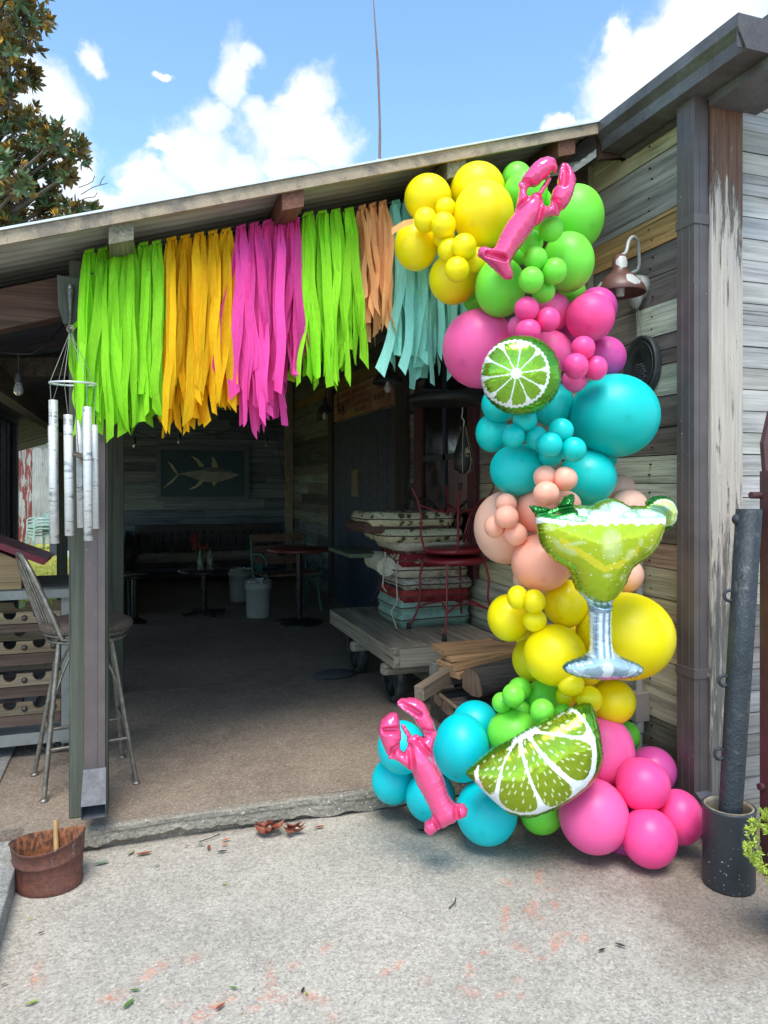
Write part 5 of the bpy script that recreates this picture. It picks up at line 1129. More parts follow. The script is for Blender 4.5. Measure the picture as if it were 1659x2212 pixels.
# ================================================================== FLATBED CART with cushions and chairs
M_DECK = wood('grey_deck_plank', 1, (.34, .29, .23), bump=.7, var=.6); M_DECKX = wood('grey_deck_end', 0, (.34, .29, .23), bump=.7, var=.6)
M_CAST = mk('black_cast_iron', (.035, .036, .038), .55, .35, 30, metal=.3, col2=(.09, .085, .08))
DZ = .516; DX0, DX1, DY0, DY1 = 1.52, 2.34, 4.33, 5.92
ct = thing('flatbed_cart', 'old wooden flatbed cart with cast iron wheels beside the wall', 'cart', ((DX0+DX1)/2, (DY0+DY1)/2, ZS)); bpy.context.view_layer.update()
mb = MB(); n = 6; wd = (DX1-DX0)/n
for k in range(n): mb.box((DX0+k*wd+.003, DY0+.075, DZ-.04), (DX0+(k+1)*wd-.003, DY1+R.uniform(-.02, .02), DZ+R.uniform(-.003, .003)), col=jit((1, 1, 1), .15))
mb.build('deck', M_DECK, ct)
MB().box((DX0+.045, DY0, DZ-.115), (DX1, DY0+.073, DZ+.001)).build('end_beam', M_DECKX, ct, bevel=.005)
MB().box((DX0, DY0, DZ-.115), (DX0+.043, DY1, DZ-.041)).build('side_beam', M_DECK, ct, bevel=.005)
for y in (4.45, 5.15): MB().box((DX0+.06-.09, y, DZ-.19), (DX1, y+.075, DZ-.117)).build('cross_beam', M_DECKX, ct, bevel=.02)
MB().box((1.85, 4.42, DZ-.30), (1.97, 5.8, DZ-.192)).build('centre_beam', M_DECK, ct)
for x, y in ((1.64, 4.66), (2.2, 4.66), (1.62, 5.45), (2.2, 5.45)):
    wc = Vector((x, y, ZS+.19)); w_ = thing('wheel', None, None); w_.parent = ct; w_.location = wc-Vector(ct.location); bpy.context.view_layer.update()
    Mx = Matrix.Rotation(PI/2, 3, 'Y')
    MB().lathe(wc, [(.155, -.032), (.178, -.036), (.190, -.03), (.192, 0), (.190, .03), (.178, .036), (.155, .032), (.155, -.032)], 36, M=Mx).build('rim', M_CAST, w_)
    mb = MB().lathe(wc, [(0, -.045), (.04, -.045), (.045, 0), (.04, .045), (0, .045)], 16, M=Mx)
    for a in np.linspace(0, 2*PI, 6, endpoint=False): mb.bar(wc, wc+Vector((0, .16*math.cos(a), .16*math.sin(a))), .022, .05, up=(0, -math.sin(a), math.cos(a)))
    mb.build('spokes', M_CAST, w_)
def print_mat(name, base, c1, c2, sc=22, piped=None):
    m, t, p = new_mat(name); v = coords(t); d = t.vor(t.vmath('ADD', v, t.vmath('SCALE', t.add('ShaderNodeTexNoise', i_Scale=12.0).outputs[1], scale=.06)), sc); e = t.vor(v, sc*1.7, rnd=1); n = t.noise(v, 40, 5, .7)
    c = t.mix(t.ramp(d, [(.30, 1), (.36, 0)]), base, c1); c = t.mix(t.math('MULTIPLY', t.ramp(e, [(.16, 1), (.22, 0)]), t.ramp(t.noise(v, 9, 3), [(.48, 0), (.52, 1)])), c, c2)
    t.set(p.inputs['Base Color'], t.mix(1.0, c, t.ramp(n, [(.3, .75), (.7, 1.1)]), 'MULTIPLY')); p.inputs['Roughness'].default_value = .9; p.inputs['Specular IOR Level'].default_value = .1
    t.set(p.inputs['Normal'], t.bump(t.noise(v, 9, 4), .5, .03)); return m
MP = {'mint': print_mat('mint_cloth', (.30, .45, .38), (.26, .39, .33), (.36, .50, .44), 8), 'red': print_mat('red_cloth', (.42, .06, .055), (.26, .035, .035), (.33, .06, .05), 8), 'lace': print_mat('paisley_cloth', (.56, .50, .42), (.16, .10, .10), (.38, .30, .26), 42),
      'leaf': print_mat('cream_leaf_cloth', (.70, .64, .51), (.46, .39, .27), (.74, .68, .56), 13), 'rose': print_mat('maroon_floral_cloth', (.26, .03, .04), (.60, .48, .34), (.28, .36, .40), 12), 'cream': print_mat('cream_piped_cloth', (.64, .60, .49), (.58, .54, .44), (.68, .64, .53), 10),
      'khaki': print_mat('khaki_floral_cloth', (.70, .64, .45), (.12, .10, .06), (.34, .26, .12), 15), 'brown': print_mat('brown_cloth', (.16, .09, .075), (.14, .08, .07), (.18, .11, .09), 8), 'dark': print_mat('dark_cloth', (.02, .03, .035), (.025, .03, .03), (.02, .02, .02), 8)}
M_PIPE = mk('cushion_piping', (.10, .06, .055), .8)
def cushion(x0, x1, y0, y1, z0, h, key, label, sag=.0, rot=0.0):
    cx, cy = (x0+x1)/2, (y0+y1)/2; ax, ay = (x1-x0)/2, (y1-y0)/2; n = 22; vs = []; sd = R.random()*50; cr_, sr_ = math.cos(rot), math.sin(rot)
    def pt(u, v, s):
        e = min(1-abs(u), 1-abs(v)); prof = min(1, (max(e, 0)/.10))**.36
        z = z0+h*.5+s*h*.5*prof*(1+.10*noise.noise(Vector((u*2.2, v*2.2, sd+s)))) + sag*(u*u*.5) + .008*noise.noise(Vector((u*1.3, v*1.3, sd)))
        k = 1-.06*(abs(u*v))**2; x, y = u*ax*k, v*ay*k; return Vector((cx+x*cr_-y*sr_+.006*noise.noise(Vector((v*3, sd, 0))), cy+x*sr_+y*cr_, z))
    c = thing('cushion', label, 'cushion', (cx, cy, z0), 'seat cushions piled on the cart'); bpy.context.view_layer.update()
    mb = MB()
    for s in (1, -1):
        vs = [pt(-1+2*i/n, -1+2*j/n, s) for j in range(n+1) for i in range(n+1)]; f = [(j*(n+1)+i, j*(n+1)+i+1, (j+1)*(n+1)+i+1, (j+1)*(n+1)+i) for j in range(n) for i in range(n)]
        mb.put(vs, f if s > 0 else [tuple(reversed(q)) for q in f], True)
    mb.build('cover', MP[key], c)
    rim = [pt(-1+2*i/n, -1, 0) for i in range(n)]+[pt(1, -1+2*i/n, 0) for i in range(n)]+[pt(1-2*i/n, 1, 0) for i in range(n)]+[pt(-1, 1-2*i/n, 0) for i in range(n)]
    MB().tube(rim, .005, 6, closed=True).build('piping', M_PIPE if key != 'cream' else MP['cream'], c); return c
st_ = [('mint', .082, 0, .0, 'mint green cushion at the bottom of the pile'), ('mint', .078, .0, .01, 'mint green cushion second from the bottom of the pile'), ('red', .066, .01, 0, 'plain red cushion in the lower part of the pile'), ('dark', .03, .03, .02, 'thin black cushion above the red one'), ('lace', .045, .02, -.03, 'pale paisley cushion, the lower of the two'), ('lace', .04, .015, .02, 'pale paisley cushion, the upper of the two'),
       ('leaf', .07, -.02, .0, 'cream cushion with a faint leaf pattern'), ('rose', .06, -.01, -.04, 'maroon floral cushion under the sagging one'), ('rose', .05, .03, .03, 'maroon floral cushion in the middle of the pile'), ('cream', .058, -.015, .0, 'plain cream piped cushion near the top'), ('khaki', .062, -.12, -.03, 'khaki floral cushion, second from the top'), ('brown', .045, -.26, .05, 'brown cushion jutting out at the back near the top'), ('khaki', .068, -.22, .02, 'khaki floral cushion on top of the pile')]
z = DZ+.002
for key, h, dx, dy, lab in st_:
    h *= 1.12; cushion(1.78+dx, 2.36+dx*.5, 4.95+dy, 5.52+dy, z, h+.026, key, lab, sag=R.uniform(-.01, .012), rot=R.uniform(-.03, .03)); z += h-.004
M_TIE = mk('cushion_tie', (.48, .44, .36), .8)
q = Vector((1.70, 5.02, 1.06)); mb = MB(); mb.tube([q, q+Vector((-.02, -.03, -.10)), q+Vector((-.03, -.03, -.24)), q+Vector((.0, -.02, -.28))], .006, 5); mb.tube([q+Vector((.09, -.03, -.04)), q+Vector((.06, -.06, -.16)), q+Vector((.07, -.06, -.34))], .006, 5); mb.tube([q+Vector((.10, -.02, -.33)), q+Vector((.02, -.06, -.42)), q+Vector((.07, -.06, -.55))], .006, 5)
tag(mb.build('cushion_ties', M_TIE), 'pale fabric ties dangling from the pile of cushions', 'ties')
rl = MB().tube([(1.72, 5.05, .95), (1.74, 5.25, .97), (1.76, 5.5, .96)], [.07, .075, .07], 14); tag(rl.build('rolled_cushion', MP['cream']), 'rolled beige cushion poking out at the left of the pile', 'cushion')
gc = MB().box((1.50, 5.25, 1.00), (1.80, 5.9, 1.03)); tag(gc.build('folded_cloth', mk('dull_green_pad', (.10, .14, .09), .9), bevel=.01), 'flat dull green pad behind the pile of cushions', 'pad')
M_REDM = mk('red_chair_paint', (.22, .012, .022), .38, .25, 30, spec=.6); M_RUB = mk('black_rubber', (.015, .015, .016), .6)
def bistro_chair(name, label, flip=False, mat=None, back=True):
    """round seat, four splayed tube legs, spindle back; local origin at the floor under the seat"""
    mat = mat or M_REDM; c = thing(name, label, 'chair', (0, 0, 0)); bpy.context.view_layer.update()
    MB().lathe((0, 0, .49), [(0, .012), (.19, .012), (.215, .004), (.215, -.02), (.20, -.026), (0, -.02)], 36).build('seat', mat, c)
    for s in (-1, 1):
        for y in (-1, 1):
            lg = MB().tube([(s*.15, y*.15, .48), (s*.17, y*.17, .36), (s*.165, y*.165, .24), (s*.185, y*.185, .12), (s*.225, y*.225, .012)], .008, 8).build('leg', mat, c)
            MB().lathe((s*.226, y*.226, 0), [(0, .0), (.017, 0), (.016, .02), (.011, .045), (0, .046)], 12).build('rubber_foot', M_RUB, lg)
    mb = MB()
    for a in range(4):
        p1 = Vector((math.cos(PI/4+a*PI/2), math.sin(PI/4+a*PI/2), 0))*.245; p2 = Vector((math.cos(PI/4+(a+1)*PI/2), math.sin(PI/4+(a+1)*PI/2), 0))*.245; m_ = (p1+p2)/2*.55
        mb.tube([p1+Vector((0, 0, .16)), (p1+m_)/2+Vector((0, 0, .19)), m_+Vector((0, 0, .21)), (p2+m_)/2+Vector((0, 0, .19)), p2+Vector((0, 0, .16))], .0065, 6)
    mb.build('stretcher', mat, c)
    if back:
        mb = MB(); bow = [Vector((.20*math.cos(a), .19+.05*math.sin(a)*0+.10*k, .49+.40*k)) for a, k in zip(np.linspace(PI, 0, 17), np.sin(np.linspace(0, PI, 17))**.55)]
        mb.tube(bow, .010, 8); mb.build('back_frame', mat, c)
        mb = MB()
        for i in range(3, 14): mb.tube([(bow[i].x, .185, .49), bow[i]], .0045, 6)
        mb.build('back_spindles', mat, c)
    return c
c1 = bistro_chair('bistro_chair', 'upright red metal chair in front of the cushions'); c1.location = (2.11, 4.74, DZ+.001); c1.rotation_euler.z = math.radians(-80); c1.scale = (1.02, 1.02, 1.04)
c2 = bistro_chair('bistro_chair', 'upturned red metal chair stacked on the upright one', back=False); c2.location = (2.12, 4.78, DZ+1.04); c2.rotation_euler = (PI, 0, math.radians(30)); c2.scale = (.95, .95, .98)
c3 = bistro_chair('iron_chair', 'dark scroll backed chair behind the pile of cushions', mat=M_CAST); c3.location = (2.12, 5.72, DZ+.03); c3.rotation_euler.z = math.radians(180)

# ---- planks, log and firewood stacked in front of the cart
M_LUM = wood('fresh_plank', 0, (.46, .27, .14), bump=.3, var=.35); M_LUM2 = wood('old_plank', 0, (.25, .19, .14), bump=.4, var=.4)
def plank(a, b, w, h, label, mat=M_LUM, up=(0, 0, 1)):
    a, b = Vector(a), Vector(b); L = (b-a).length; rot = (b-a).to_track_quat('X', 'Z').to_matrix().to_4x4()
    mb = MB().box((0, -w/2, 0), (L, w/2, h)); o = mb.build('timber_plank', mat, origin=(0, 0, 0), bevel=.003); o.matrix_world = Matrix.Translation(a) @ rot; return tag(o, label, 'plank', 'planks stacked before the cart')
Y0 = 4.12
g_ = lambda x, y, zc: at(x, y, zc)
a = g_(945, 1410, 4.28); plank(a, a+Vector((1.1, -.02, .02)), .19, .034, 'top plank of the pile, pale and freshly sawn')
a = g_(962, 1421, 4.22); plank(a+Vector((0, .0, -.012)), a+Vector((1.0, .06, .012)), .15, .026, 'thin pale plank just below the top one')
a = g_(962, 1444, 4.18); plank(a, a+Vector((.95, .16, .09)), .19, .03, 'pale plank tilted up to the right in the pile')
a = g_(970, 1462, 4.14); plank(a, a+Vector((.85, .30, .06)), .17, .034, 'lowest pale plank, resting above the split log')
a = g_(1080, 1396, 4.42); plank(a, a+Vector((.3, .05, .16)), .10, .05, 'short brown offcut leaning behind the top plank', M_LUM2)
a = g_(906, 1513, 3.92); b = g_(985, 1461, 4.25); plank(a, b, .06, .075, 'rough brown stick of timber leaning on the pile', M_LUM2)
a = g_(938, 1478, 4.32); plank(a, a+Vector((.7, .1, 0)), .12, .12, 'grey square post end under the planks', wood('grey_post_end', 0, (.24, .23, .20), bump=.4))
M_BARK = wood('split_log_bark', 0, (.075, .065, .058), bump=1.0, var=.75, grain=14); M_ENDG = mk('log_end_grain', (.24, .15, .10), .8, .4, 12, col2=(.15, .09, .06), stretch=(1, 3, 1), bump=.4)
def log(a, b, r, label, name='split_log'):
    a, b = Vector(a), Vector(b); d = (b-a).normalized(); u = Vector((0, 0, 1)); rt = d.cross(u).normalized(); u = rt.cross(d); n = 22; sd = R.random()*30
    pr = [(r*(1+.16*noise.noise(Vector((math.cos(t)*1.3, math.sin(t)*1.3, sd))))*math.cos(t), (r*(1+.16*noise.noise(Vector((math.cos(t)*1.3, math.sin(t)*1.3, sd))))*math.sin(t))*(1 if math.sin(t) > -.3 else .55)) for t in np.linspace(0, 2*PI, n, endpoint=False)]
    lg = thing(name, label, 'log', a.lerp(b, .5)-Vector((0, 0, r)), 'firewood before the cart'); bpy.context.view_layer.update()
    vs = []; m_ = 14
    for i in range(m_+1):
        c = a.lerp(b, i/m_)
        for k, (x, y) in enumerate(pr): kk = 1+.06*noise.noise(Vector((i*.7, k*1.1, sd))); vs.append(c+(rt*x+u*y)*kk)
    MB().put(vs, [(i*n+k, i*n+(k+1) % n, (i+1)*n+(k+1) % n, (i+1)*n+k) for i in range(m_) for k in range(n)], True).build('bark', M_BARK, lg)
    e = [v-d*.002 for v in vs[:n]]; MB().put(e+[a-d*.004], [(k, n, (k+1) % n) for k in range(n)]).build('sawn_end', M_ENDG, lg); return lg
a = g_(1020, 1482, 3.98); log(a, a+Vector((.62, .10, .05)), .098, 'split log with dark bark and a pale sawn end')
a = g_(968, 1532, 4.05); log(a, a+Vector((.5, .1, -.01)), .055, 'reddish billet of firewood low behind the aqua balloons', 'firewood'); a = g_(990, 1535, 4.2); log(a+Vector((0, 0, -.05)), a+Vector((.7, .05, -.05)), .075, 'firewood billet lying lowest under the log', 'firewood')
a = g_(940, 1508, 4.35); log(a+Vector((.02, 0, -.02)), a+Vector((.6, .05, .02)), .05, 'split kindling behind the leaning stick', 'firewood')
MB_ = MB().tube([g_(948, 1499, 4.05), g_(975, 1520, 4.0), g_(1000, 1540, 3.95)], [.011, .012, .011], 8); tag(MB_.build('branch', wood('branch_bark', 0, (.20, .14, .09))), 'thin bare branch in front of the firewood', 'branch')
mb = MB(); mb.box((1.75, 4.0, ZS), (2.3, 4.3, ZS+.16)); tag(mb.build('timber_block', wood('dark_block', 0, (.10, .08, .065)), bevel=.01), 'dark timber block carrying the pile of planks', 'timber block')
mb = MB(); q = onZ(722, 1462, ZS); mb.ball(q+Vector((0, 0, .02)), (.16, .10, .035), 18, 8); tag(mb.build('sandbag', mk('dark_sack', (.05, .05, .055), .9, .4, 9, bump=.5)), 'flat dark sack on the floor by the cart wheel', 'sack')

# ================================================================== INSIDE THE SHED
# framed fish painting
YP = 11.78; a = onY(337, 961, YP); b = onY(538, 1082, YP); pt_ = thing('painting', 'framed painting of a tuna on the back wall', 'painting', ((a.x+b.x)/2, YP, b.z)); bpy.context.view_layer.update()
M_FRB = mk('blue_grey_frame_paint', (.13, .14, .19), .5, .3, 20); M_SEA = mk('painted_sea', (.022, .075, .105), .5, .3, 3, col2=(.018, .06, .09)); M_FISH = mk('fish_paint', (.33, .35, .35), .6, .25, 12, col2=(.23, .25, .25)); M_FIN = mk('fin_paint', (.46, .46, .30), .6, .3, 14)
w_ = .07
MB().box((a.x, YP-.03, b.z), (a.x+w_, YP+.01, a.z)).box((b.x-w_, YP-.03, b.z), (b.x, YP+.01, a.z)).box((a.x+w_, YP-.03, b.z), (b.x-w_, YP+.01, b.z+w_)).box((a.x+w_, YP-.03, a.z-w_), (b.x-w_, YP+.01, a.z)).build('frame', M_FRB, pt_)
MB().box((a.x+w_, YP-.012, b.z+w_), (b.x-w_, YP+.008, a.z-w_)).build('canvas', M_SEA, pt_)
fq = lambda x, y, dy: onY(232.3+x*.3, 929+y*.3, YP-.013-dy)
def flat(name, pts, mat, dy): MB().prism([fq(x, y, dy) for x, y in pts], (0, .0015, 0)).build(name, mat, pt_)
flat('fish_body', [(500, 318), (560, 305), (640, 292), (700, 290), (750, 300), (800, 298), (860, 302), (900, 308), (952, 318), (930, 332), (880, 352), (820, 368), (760, 376), (700, 372), (650, 358), (600, 338), (550, 322), (500, 324)], M_FISH, .003)
flat('fish_back', [(640, 290), (720, 270), (820, 280), (900, 300), (800, 297), (700, 289)], M_FRB, .006)
for k, f in enumerate(([(432, 222), (470, 250), (500, 300), (505, 322), (480, 300), (455, 262)], [(500, 322), (480, 345), (440, 380), (400, 420), (470, 375), (508, 326)], [(592, 180), (650, 205), (692, 250), (690, 268), (660, 262), (640, 225)], [(752, 190), (775, 210), (790, 245), (790, 272), (750, 268)], [(700, 362), (670, 395), (630, 420), (580, 430), (640, 395), (660, 362)], [(750, 372), (765, 410), (790, 372)])): flat('fin', f, M_FIN, .0045+.0015*(k % 2))
MB().tube([fq(882+9*math.cos(t_), 297+9*math.sin(t_), .006) for t_ in np.linspace(0, 2*PI, 12, endpoint=False)], .004, 5, closed=True).build('eye_ring', M_FISH, pt_)
# long settle against the back wall
bt = thing('long_bench', 'long dark bench with spindle posts against the back wall', 'bench', (1.0, 11.4, ZS)); bpy.context.view_layer.update()
M_BEN = wood('dark_bench_wood', 0, (.06, .055, .055), bump=.3); M_SLABW = wood('pale_slab_wood', 0, (.28, .26, .23), bump=.6)
MB().bar((.0, 11.62, .88), (2.1, 11.62, .88), .05, .09).build('top_rail', M_BEN, bt); mb = MB()
for k in range(17): mb.bar((.1+k*.12, 11.62, .50), (.1+k*.12, 11.62, .84), .085, .02, up=(0, 1, 0))
mb.build('back_slats', M_BEN, bt); mb = MB(); mb.tube([(.02, 11.25, .475), (.7, 11.22, .465), (1.4, 11.25, .47), (2.1, 11.24, .475)], [.075, .08, .075, .078], 12); mb.build('seat', M_SLABW, bt)
MB().box((0, 11.2, .36), (2.1, 11.6, .41)).build('seat_board', M_BEN, bt)
for x in (.0, 2.08): MB().lathe((x, 11.16, ZS), [(.035, 0), (.03, .12), (.045, .2), (.025, .3), (.04, .42), (.028, .52), (.045, .6), (.03, .68), (.04, .74), (0, .76)], 14).build('post', M_BEN, bt)
MB().bar((0, 11.3, .2), (2.1, 11.3, .2), .05, .06).build('stretcher', M_BEN, bt)
# tables
M_BLK = mk('black_table_paint', (.016, .017, .02), .3, .2, 10); M_REDT = mk('red_table_edge', (.16, .035, .03), .4, .3, 10)
def ped_table(c, r, h, label, edge=None, legs=True):
    c = Vector(c); t_ = thing('pedestal_table', label, 'table', c); bpy.context.view_layer.update()
    MB().lathe(c+Vector((0, 0, h)), [(0, 0), (r-.01, 0), (r, -.008), (r, -.026), (r-.01, -.032), (0, -.03)], 40).build('tabletop', edge or M_BLK, t_)
    MB().tube([c+Vector((0, 0, .03)), c+Vector((0, 0, h-.03))], .032, 16).build('column', M_BLK, t_); mb = MB()
    if legs:
        for a in range(4): d_ = Vector((math.cos(a*PI/2+.35), math.sin(a*PI/2+.35), 0)); mb.bar(c+Vector((0, 0, .045)), c+d_*r*.85+Vector((0, 0, .022)), .05, .035)
    else: mb.lathe(c, [(r*.75, .0), (r*.75, .012), (.06, .05), (0, .05)], 30)
    mb.build('base', M_BLK, t_); return t_
tb1 = onZ(441, 1327, ZS); ped_table(tb1, .285, .50, 'low round black table holding the bottle vases')
tb2 = onZ(646, 1345, ZS); ped_table(tb2, .33, .78, 'taller round table with a red edge in the shed', M_REDT, False)
tb3 = onZ(291, 1345, ZS); ped_table(tb3, .15, .50, 'small black stool table beside the inner post', None, False)
M_GL = bpy.data.materials.new('bottle_glass'); M_GL.use_nodes = True; p = M_GL.node_tree.nodes['Principled BSDF']; p.inputs['Base Color'].default_value = (.75, .85, .75, 1); p.inputs['Roughness'].default_value = .03; p.inputs['Transmission Weight'].default_value = .8; p.inputs['IOR'].default_value = 1.35
M_PETAL = mk('red_petals', (.42, .02, .035), .6, .3, 30); M_STEM = mk('flower_stem', (.05, .12, .03), .7)
for k, (dx, lab) in enumerate(((-.045, 'clear bottle vase holding red flowers on the low table'), (.06, 'clear bottle vase without flowers on the low table'))):
    b = tb1+Vector((dx, -.03, .501)); MB_ = MB().lathe(b, [(0, .002), (.032, .002), (.034, .02), (.034, .10), (.026, .135), (.014, .16), (.012, .205), (.014, .215), (.010, .215), (.009, .16), (.03, .10), (.03, .01), (0, .008)], 18); tag(MB_.build('bottle_vase', M_GL), lab, 'vase', 'bottle vases on the low table')
fl_ = thing('flower_bunch', 'bunch of red flowers in a bottle vase', 'flowers', tb1+Vector((-.045, -.03, .51))); bpy.context.view_layer.update(); b = tb1+Vector((-.045, -.03, .51)); mb = MB(); ms = MB()
for k in range(16):
    q = b+Vector((R.uniform(-.09, .11), R.uniform(-.07, .07), .26+R.uniform(-.05, .12))); ms.tube([b+Vector((0, 0, .02)), b.lerp(q, .6)+Vector((0, 0, .02)), q], .002, 4)
    for j in range(9): d_ = Vector((R.gauss(0, 1), R.gauss(0, 1), R.gauss(.3, 1))).normalized()*.028; s2 = d_.cross(Vector((R.random(), R.random(), 1))).normalized()*.012; mb.put([q, q+d_*.6+s2, q+d_, q+d_*.6-s2], [(0, 1, 2, 3)], True)
mb.build('petals', M_PETAL, fl_); ms.build('stems', M_STEM, fl_)
# buckets with foil liners
M_BKT = mk('pale_plastic_bucket', (.33, .36, .35), .5, .15, 8); M_FOILB = mk('crumpled_foil', (.6, .6, .58), .25, .3, 40, metal=.8, bump=1)
def bucket(px, py, r, h, label):
    c = onZ(px, py, ZS)+FWD*r*.8; b = thing('plastic_bucket', label, 'bucket', c, 'pale plastic buckets inside the shed'); bpy.context.view_layer.update()
    MB().lathe(c, [(0, .003), (r*.88, .0), (r*.9, .01), (r*.98, h*.82), (r*1.04, h*.83), (r*1.04, h*.90), (r, h*.91), (r*1.01, h), (r*.97, h), (r*.94, h*.8), (r*.85, .02), (0, .02)], 32).build('body', M_BKT, b)
    mb = MB(); vs = []; n = 40
    for i in range(4):
        for k in range(n): a_ = 2*PI*k/n; rr_ = r*(1.03-.10*i)*(1+R.uniform(-.04, .04)); vs.append(c+Vector((rr_*math.cos(a_), rr_*math.sin(a_), h+.005+(.018 if i in (1,) else -.012*i)+R.uniform(-.008, .012))))
    mb.put(vs, [(i*n+k, i*n+(k+1) % n, (i+1)*n+(k+1) % n, (i+1)*n+k) for i in range(3) for k in range(n)], False); mb.build('foil_liner', M_FOILB, b)
bucket(554, 1336, .14, .375, 'nearer pale plastic bucket with crumpled foil round its rim'); bucket(515, 1301, .14, .375, 'farther pale plastic bucket behind the low table')
# garden bench with cast ends
M_VERD = mk('verdigris_iron', (.045, .13, .12), .6, .35, 20, metal=.2); M_SLT = wood('bench_slat', 0, (.17, .10, .075), bump=.3)
gb = thing('garden_bench', 'garden bench with green cast iron ends behind the red edged table', 'bench', (1.15, 8.6, ZS)); bpy.context.view_layer.update()
ca_, cb_ = onZ(572, 1328, ZS), onZ(692, 1318, ZS); ax_ = (cb_-ca_); ax_.z = 0; L_ = ax_.length; ax_.normalize(); bk_ = Vector((-ax_.y, ax_.x, 0))
for e in (ca_, cb_):
    mb = MB(); f_ = lambda d, z: e+bk_*d+Vector((0, 0, z))
    mb.tube([f_(-.05, 0), f_(.02, .12), f_(.06, .25), f_(.0, .40), f_(-.06, .46), f_(-.10, .42)], [.024, .018, .018, .02, .02, .016], 8); mb.tube([f_(.55, 0), f_(.46, .14), f_(.42, .30), f_(.46, .5), f_(.52, .85)], [.024, .018, .018, .018, .016], 8); mb.tube([f_(.04, .40), f_(.25, .36), f_(.44, .40)], .016, 8); mb.tube([f_(-.04, .62), f_(.1, .66), f_(.3, .64), f_(.48, .62)], .016, 8); mb.tube([f_(-.04, .62), f_(-.09, .58), f_(-.06, .53), f_(-.02, .56)], .012, 7); mb.tube([f_(.05, .22), f_(.2, .30), f_(.35, .22), f_(.42, .18)], .012, 7)
    for cx_ in (.15, .28): mb.tube([f_(cx_+.05*math.cos(t_), .50+.05*math.sin(t_)) for t_ in np.linspace(0, 2*PI, 14, endpoint=False)], .009, 6, closed=True)
    mb.build('cast_end', M_VERD, gb)
for k in range(4): MB().bar(ca_+bk_*(.03+k*.115)+Vector((0, 0, .425)), cb_+bk_*(.03+k*.115)+Vector((0, 0, .425)), .09, .022).build('seat_slat', M_SLT, gb)
for k in range(3): MB().bar(ca_+bk_*(.47+k*.02)+Vector((0, 0, .55+k*.13)), cb_+bk_*(.47+k*.02)+Vector((0, 0, .55+k*.13)), .02, .09).build('back_slat', M_SLT, gb)
# red seat at the far left of the shed
q = onZ(250, 1325, ZS); rs_ = thing('red_chair', 'red chair half hidden by the inner post', 'chair', q); bpy.context.view_layer.update()
MB().box((q.x-.2, q.y-.2, ZS+.42), (q.x+.16, q.y+.2, ZS+.45)).build('seat', M_REDM, rs_, bevel=.01); MB().prism([(q.x-.2, q.y+.18, ZS+.45), (q.x+.0, q.y+.18, ZS+.45), (q.x-.08, q.y+.24, ZS+.75), (q.x-.2, q.y+.24, ZS+.8)], (0, .02, 0)).build('backrest', M_REDM, rs_)
for dx in (-.17, .13):
    for dy in (-.17, .17): MB().tube([(q.x+dx, q.y+dy, ZS+.42), (q.x+dx*1.1, q.y+dy*1.1, ZS)], .012, 7).build('leg', M_VERD, rs_)
# sign over the door
M_SIGN = mk('orange_sign_board', (.36, .15, .10), .6, .25, 5, col2=(.40, .27, .16), thr=(.46, .6)); M_SIGNT = mk('sign_black', (.012, .014, .022), .5); M_SIGNR = mk('sign_brown', (.11, .028, .032), .6); M_SIGNB = mk('sign_blue', (.01, .04, .13), .5)
XS = 2.352; y0, y1, z0, z1 = 6.72, 8.95, 2.315, 2.66; sg = thing('notice_sign', 'orange notice board over the dark door asking guests to be seated', 'sign', (XS, (y0+y1)/2, z0)); bpy.context.view_layer.update()
MB().box((XS, y0, z0), (XS+.03, y1, z1)).build('board', M_SIGN, sg); MB().box((XS-.002, 7.43, z0), (XS-.0005, 7.436, z1)).box((XS-.002, 8.18, z0), (XS-.0005, 8.186, z1)).build('divider', M_SIGNR, sg)
RS = Matrix(((0, 0, -1, 0), (-1, 0, 0, 0), (0, 1, 0, 0), (0, 0, 0, 1)))
text('PLEASE', .085, Matrix.Translation((XS-.002, 7.08, 2.545)) @ RS, M_SIGNT, sg, width=.8); text('BE SEATED', .095, Matrix.Translation((XS-.002, 7.13, 2.44)) @ RS, M_SIGNT, sg, width=.8)
MB().prism([(XS-.003, 6.86, 2.60), (XS-.003, 6.80, 2.58), (XS-.003, 6.79, 2.50), (XS-.003, 6.83, 2.42), (XS-.003, 6.835, 2.36), (XS-.003, 6.85, 2.44), (XS-.003, 6.90, 2.45), (XS-.003, 6.89, 2.52)], (.002, 0, 0)).build('arrow', M_SIGNB, sg)
for (ya, yb, zs, nl) in ((7.46, 8.16, (2.60, 2.525, 2.45, 2.375), 17), (8.21, 8.92, (2.60, 2.51, 2.42), 15)):   # worn, unreadable lines of lettering
    for li, zl in enumerate(zs):
        mb = MB(); y = ya+.02+(.12 if li == len(zs)-1 else 0)
        while y < yb-.03-(.12 if li == len(zs)-1 else 0):
            mb.box((XS-.003, y, zl-.026), (XS-.001, y+.008, zl+.026))
            if R.random() < .6: k = R.choice([-.022, 0, .022]); mb.box((XS-.003, y+.008, zl+k-.004), (XS-.001, y+.024, zl+k+.004))
            y += .036 if R.random() > .16 else .062
        mb.build('lettering', M_SIGNR, sg)
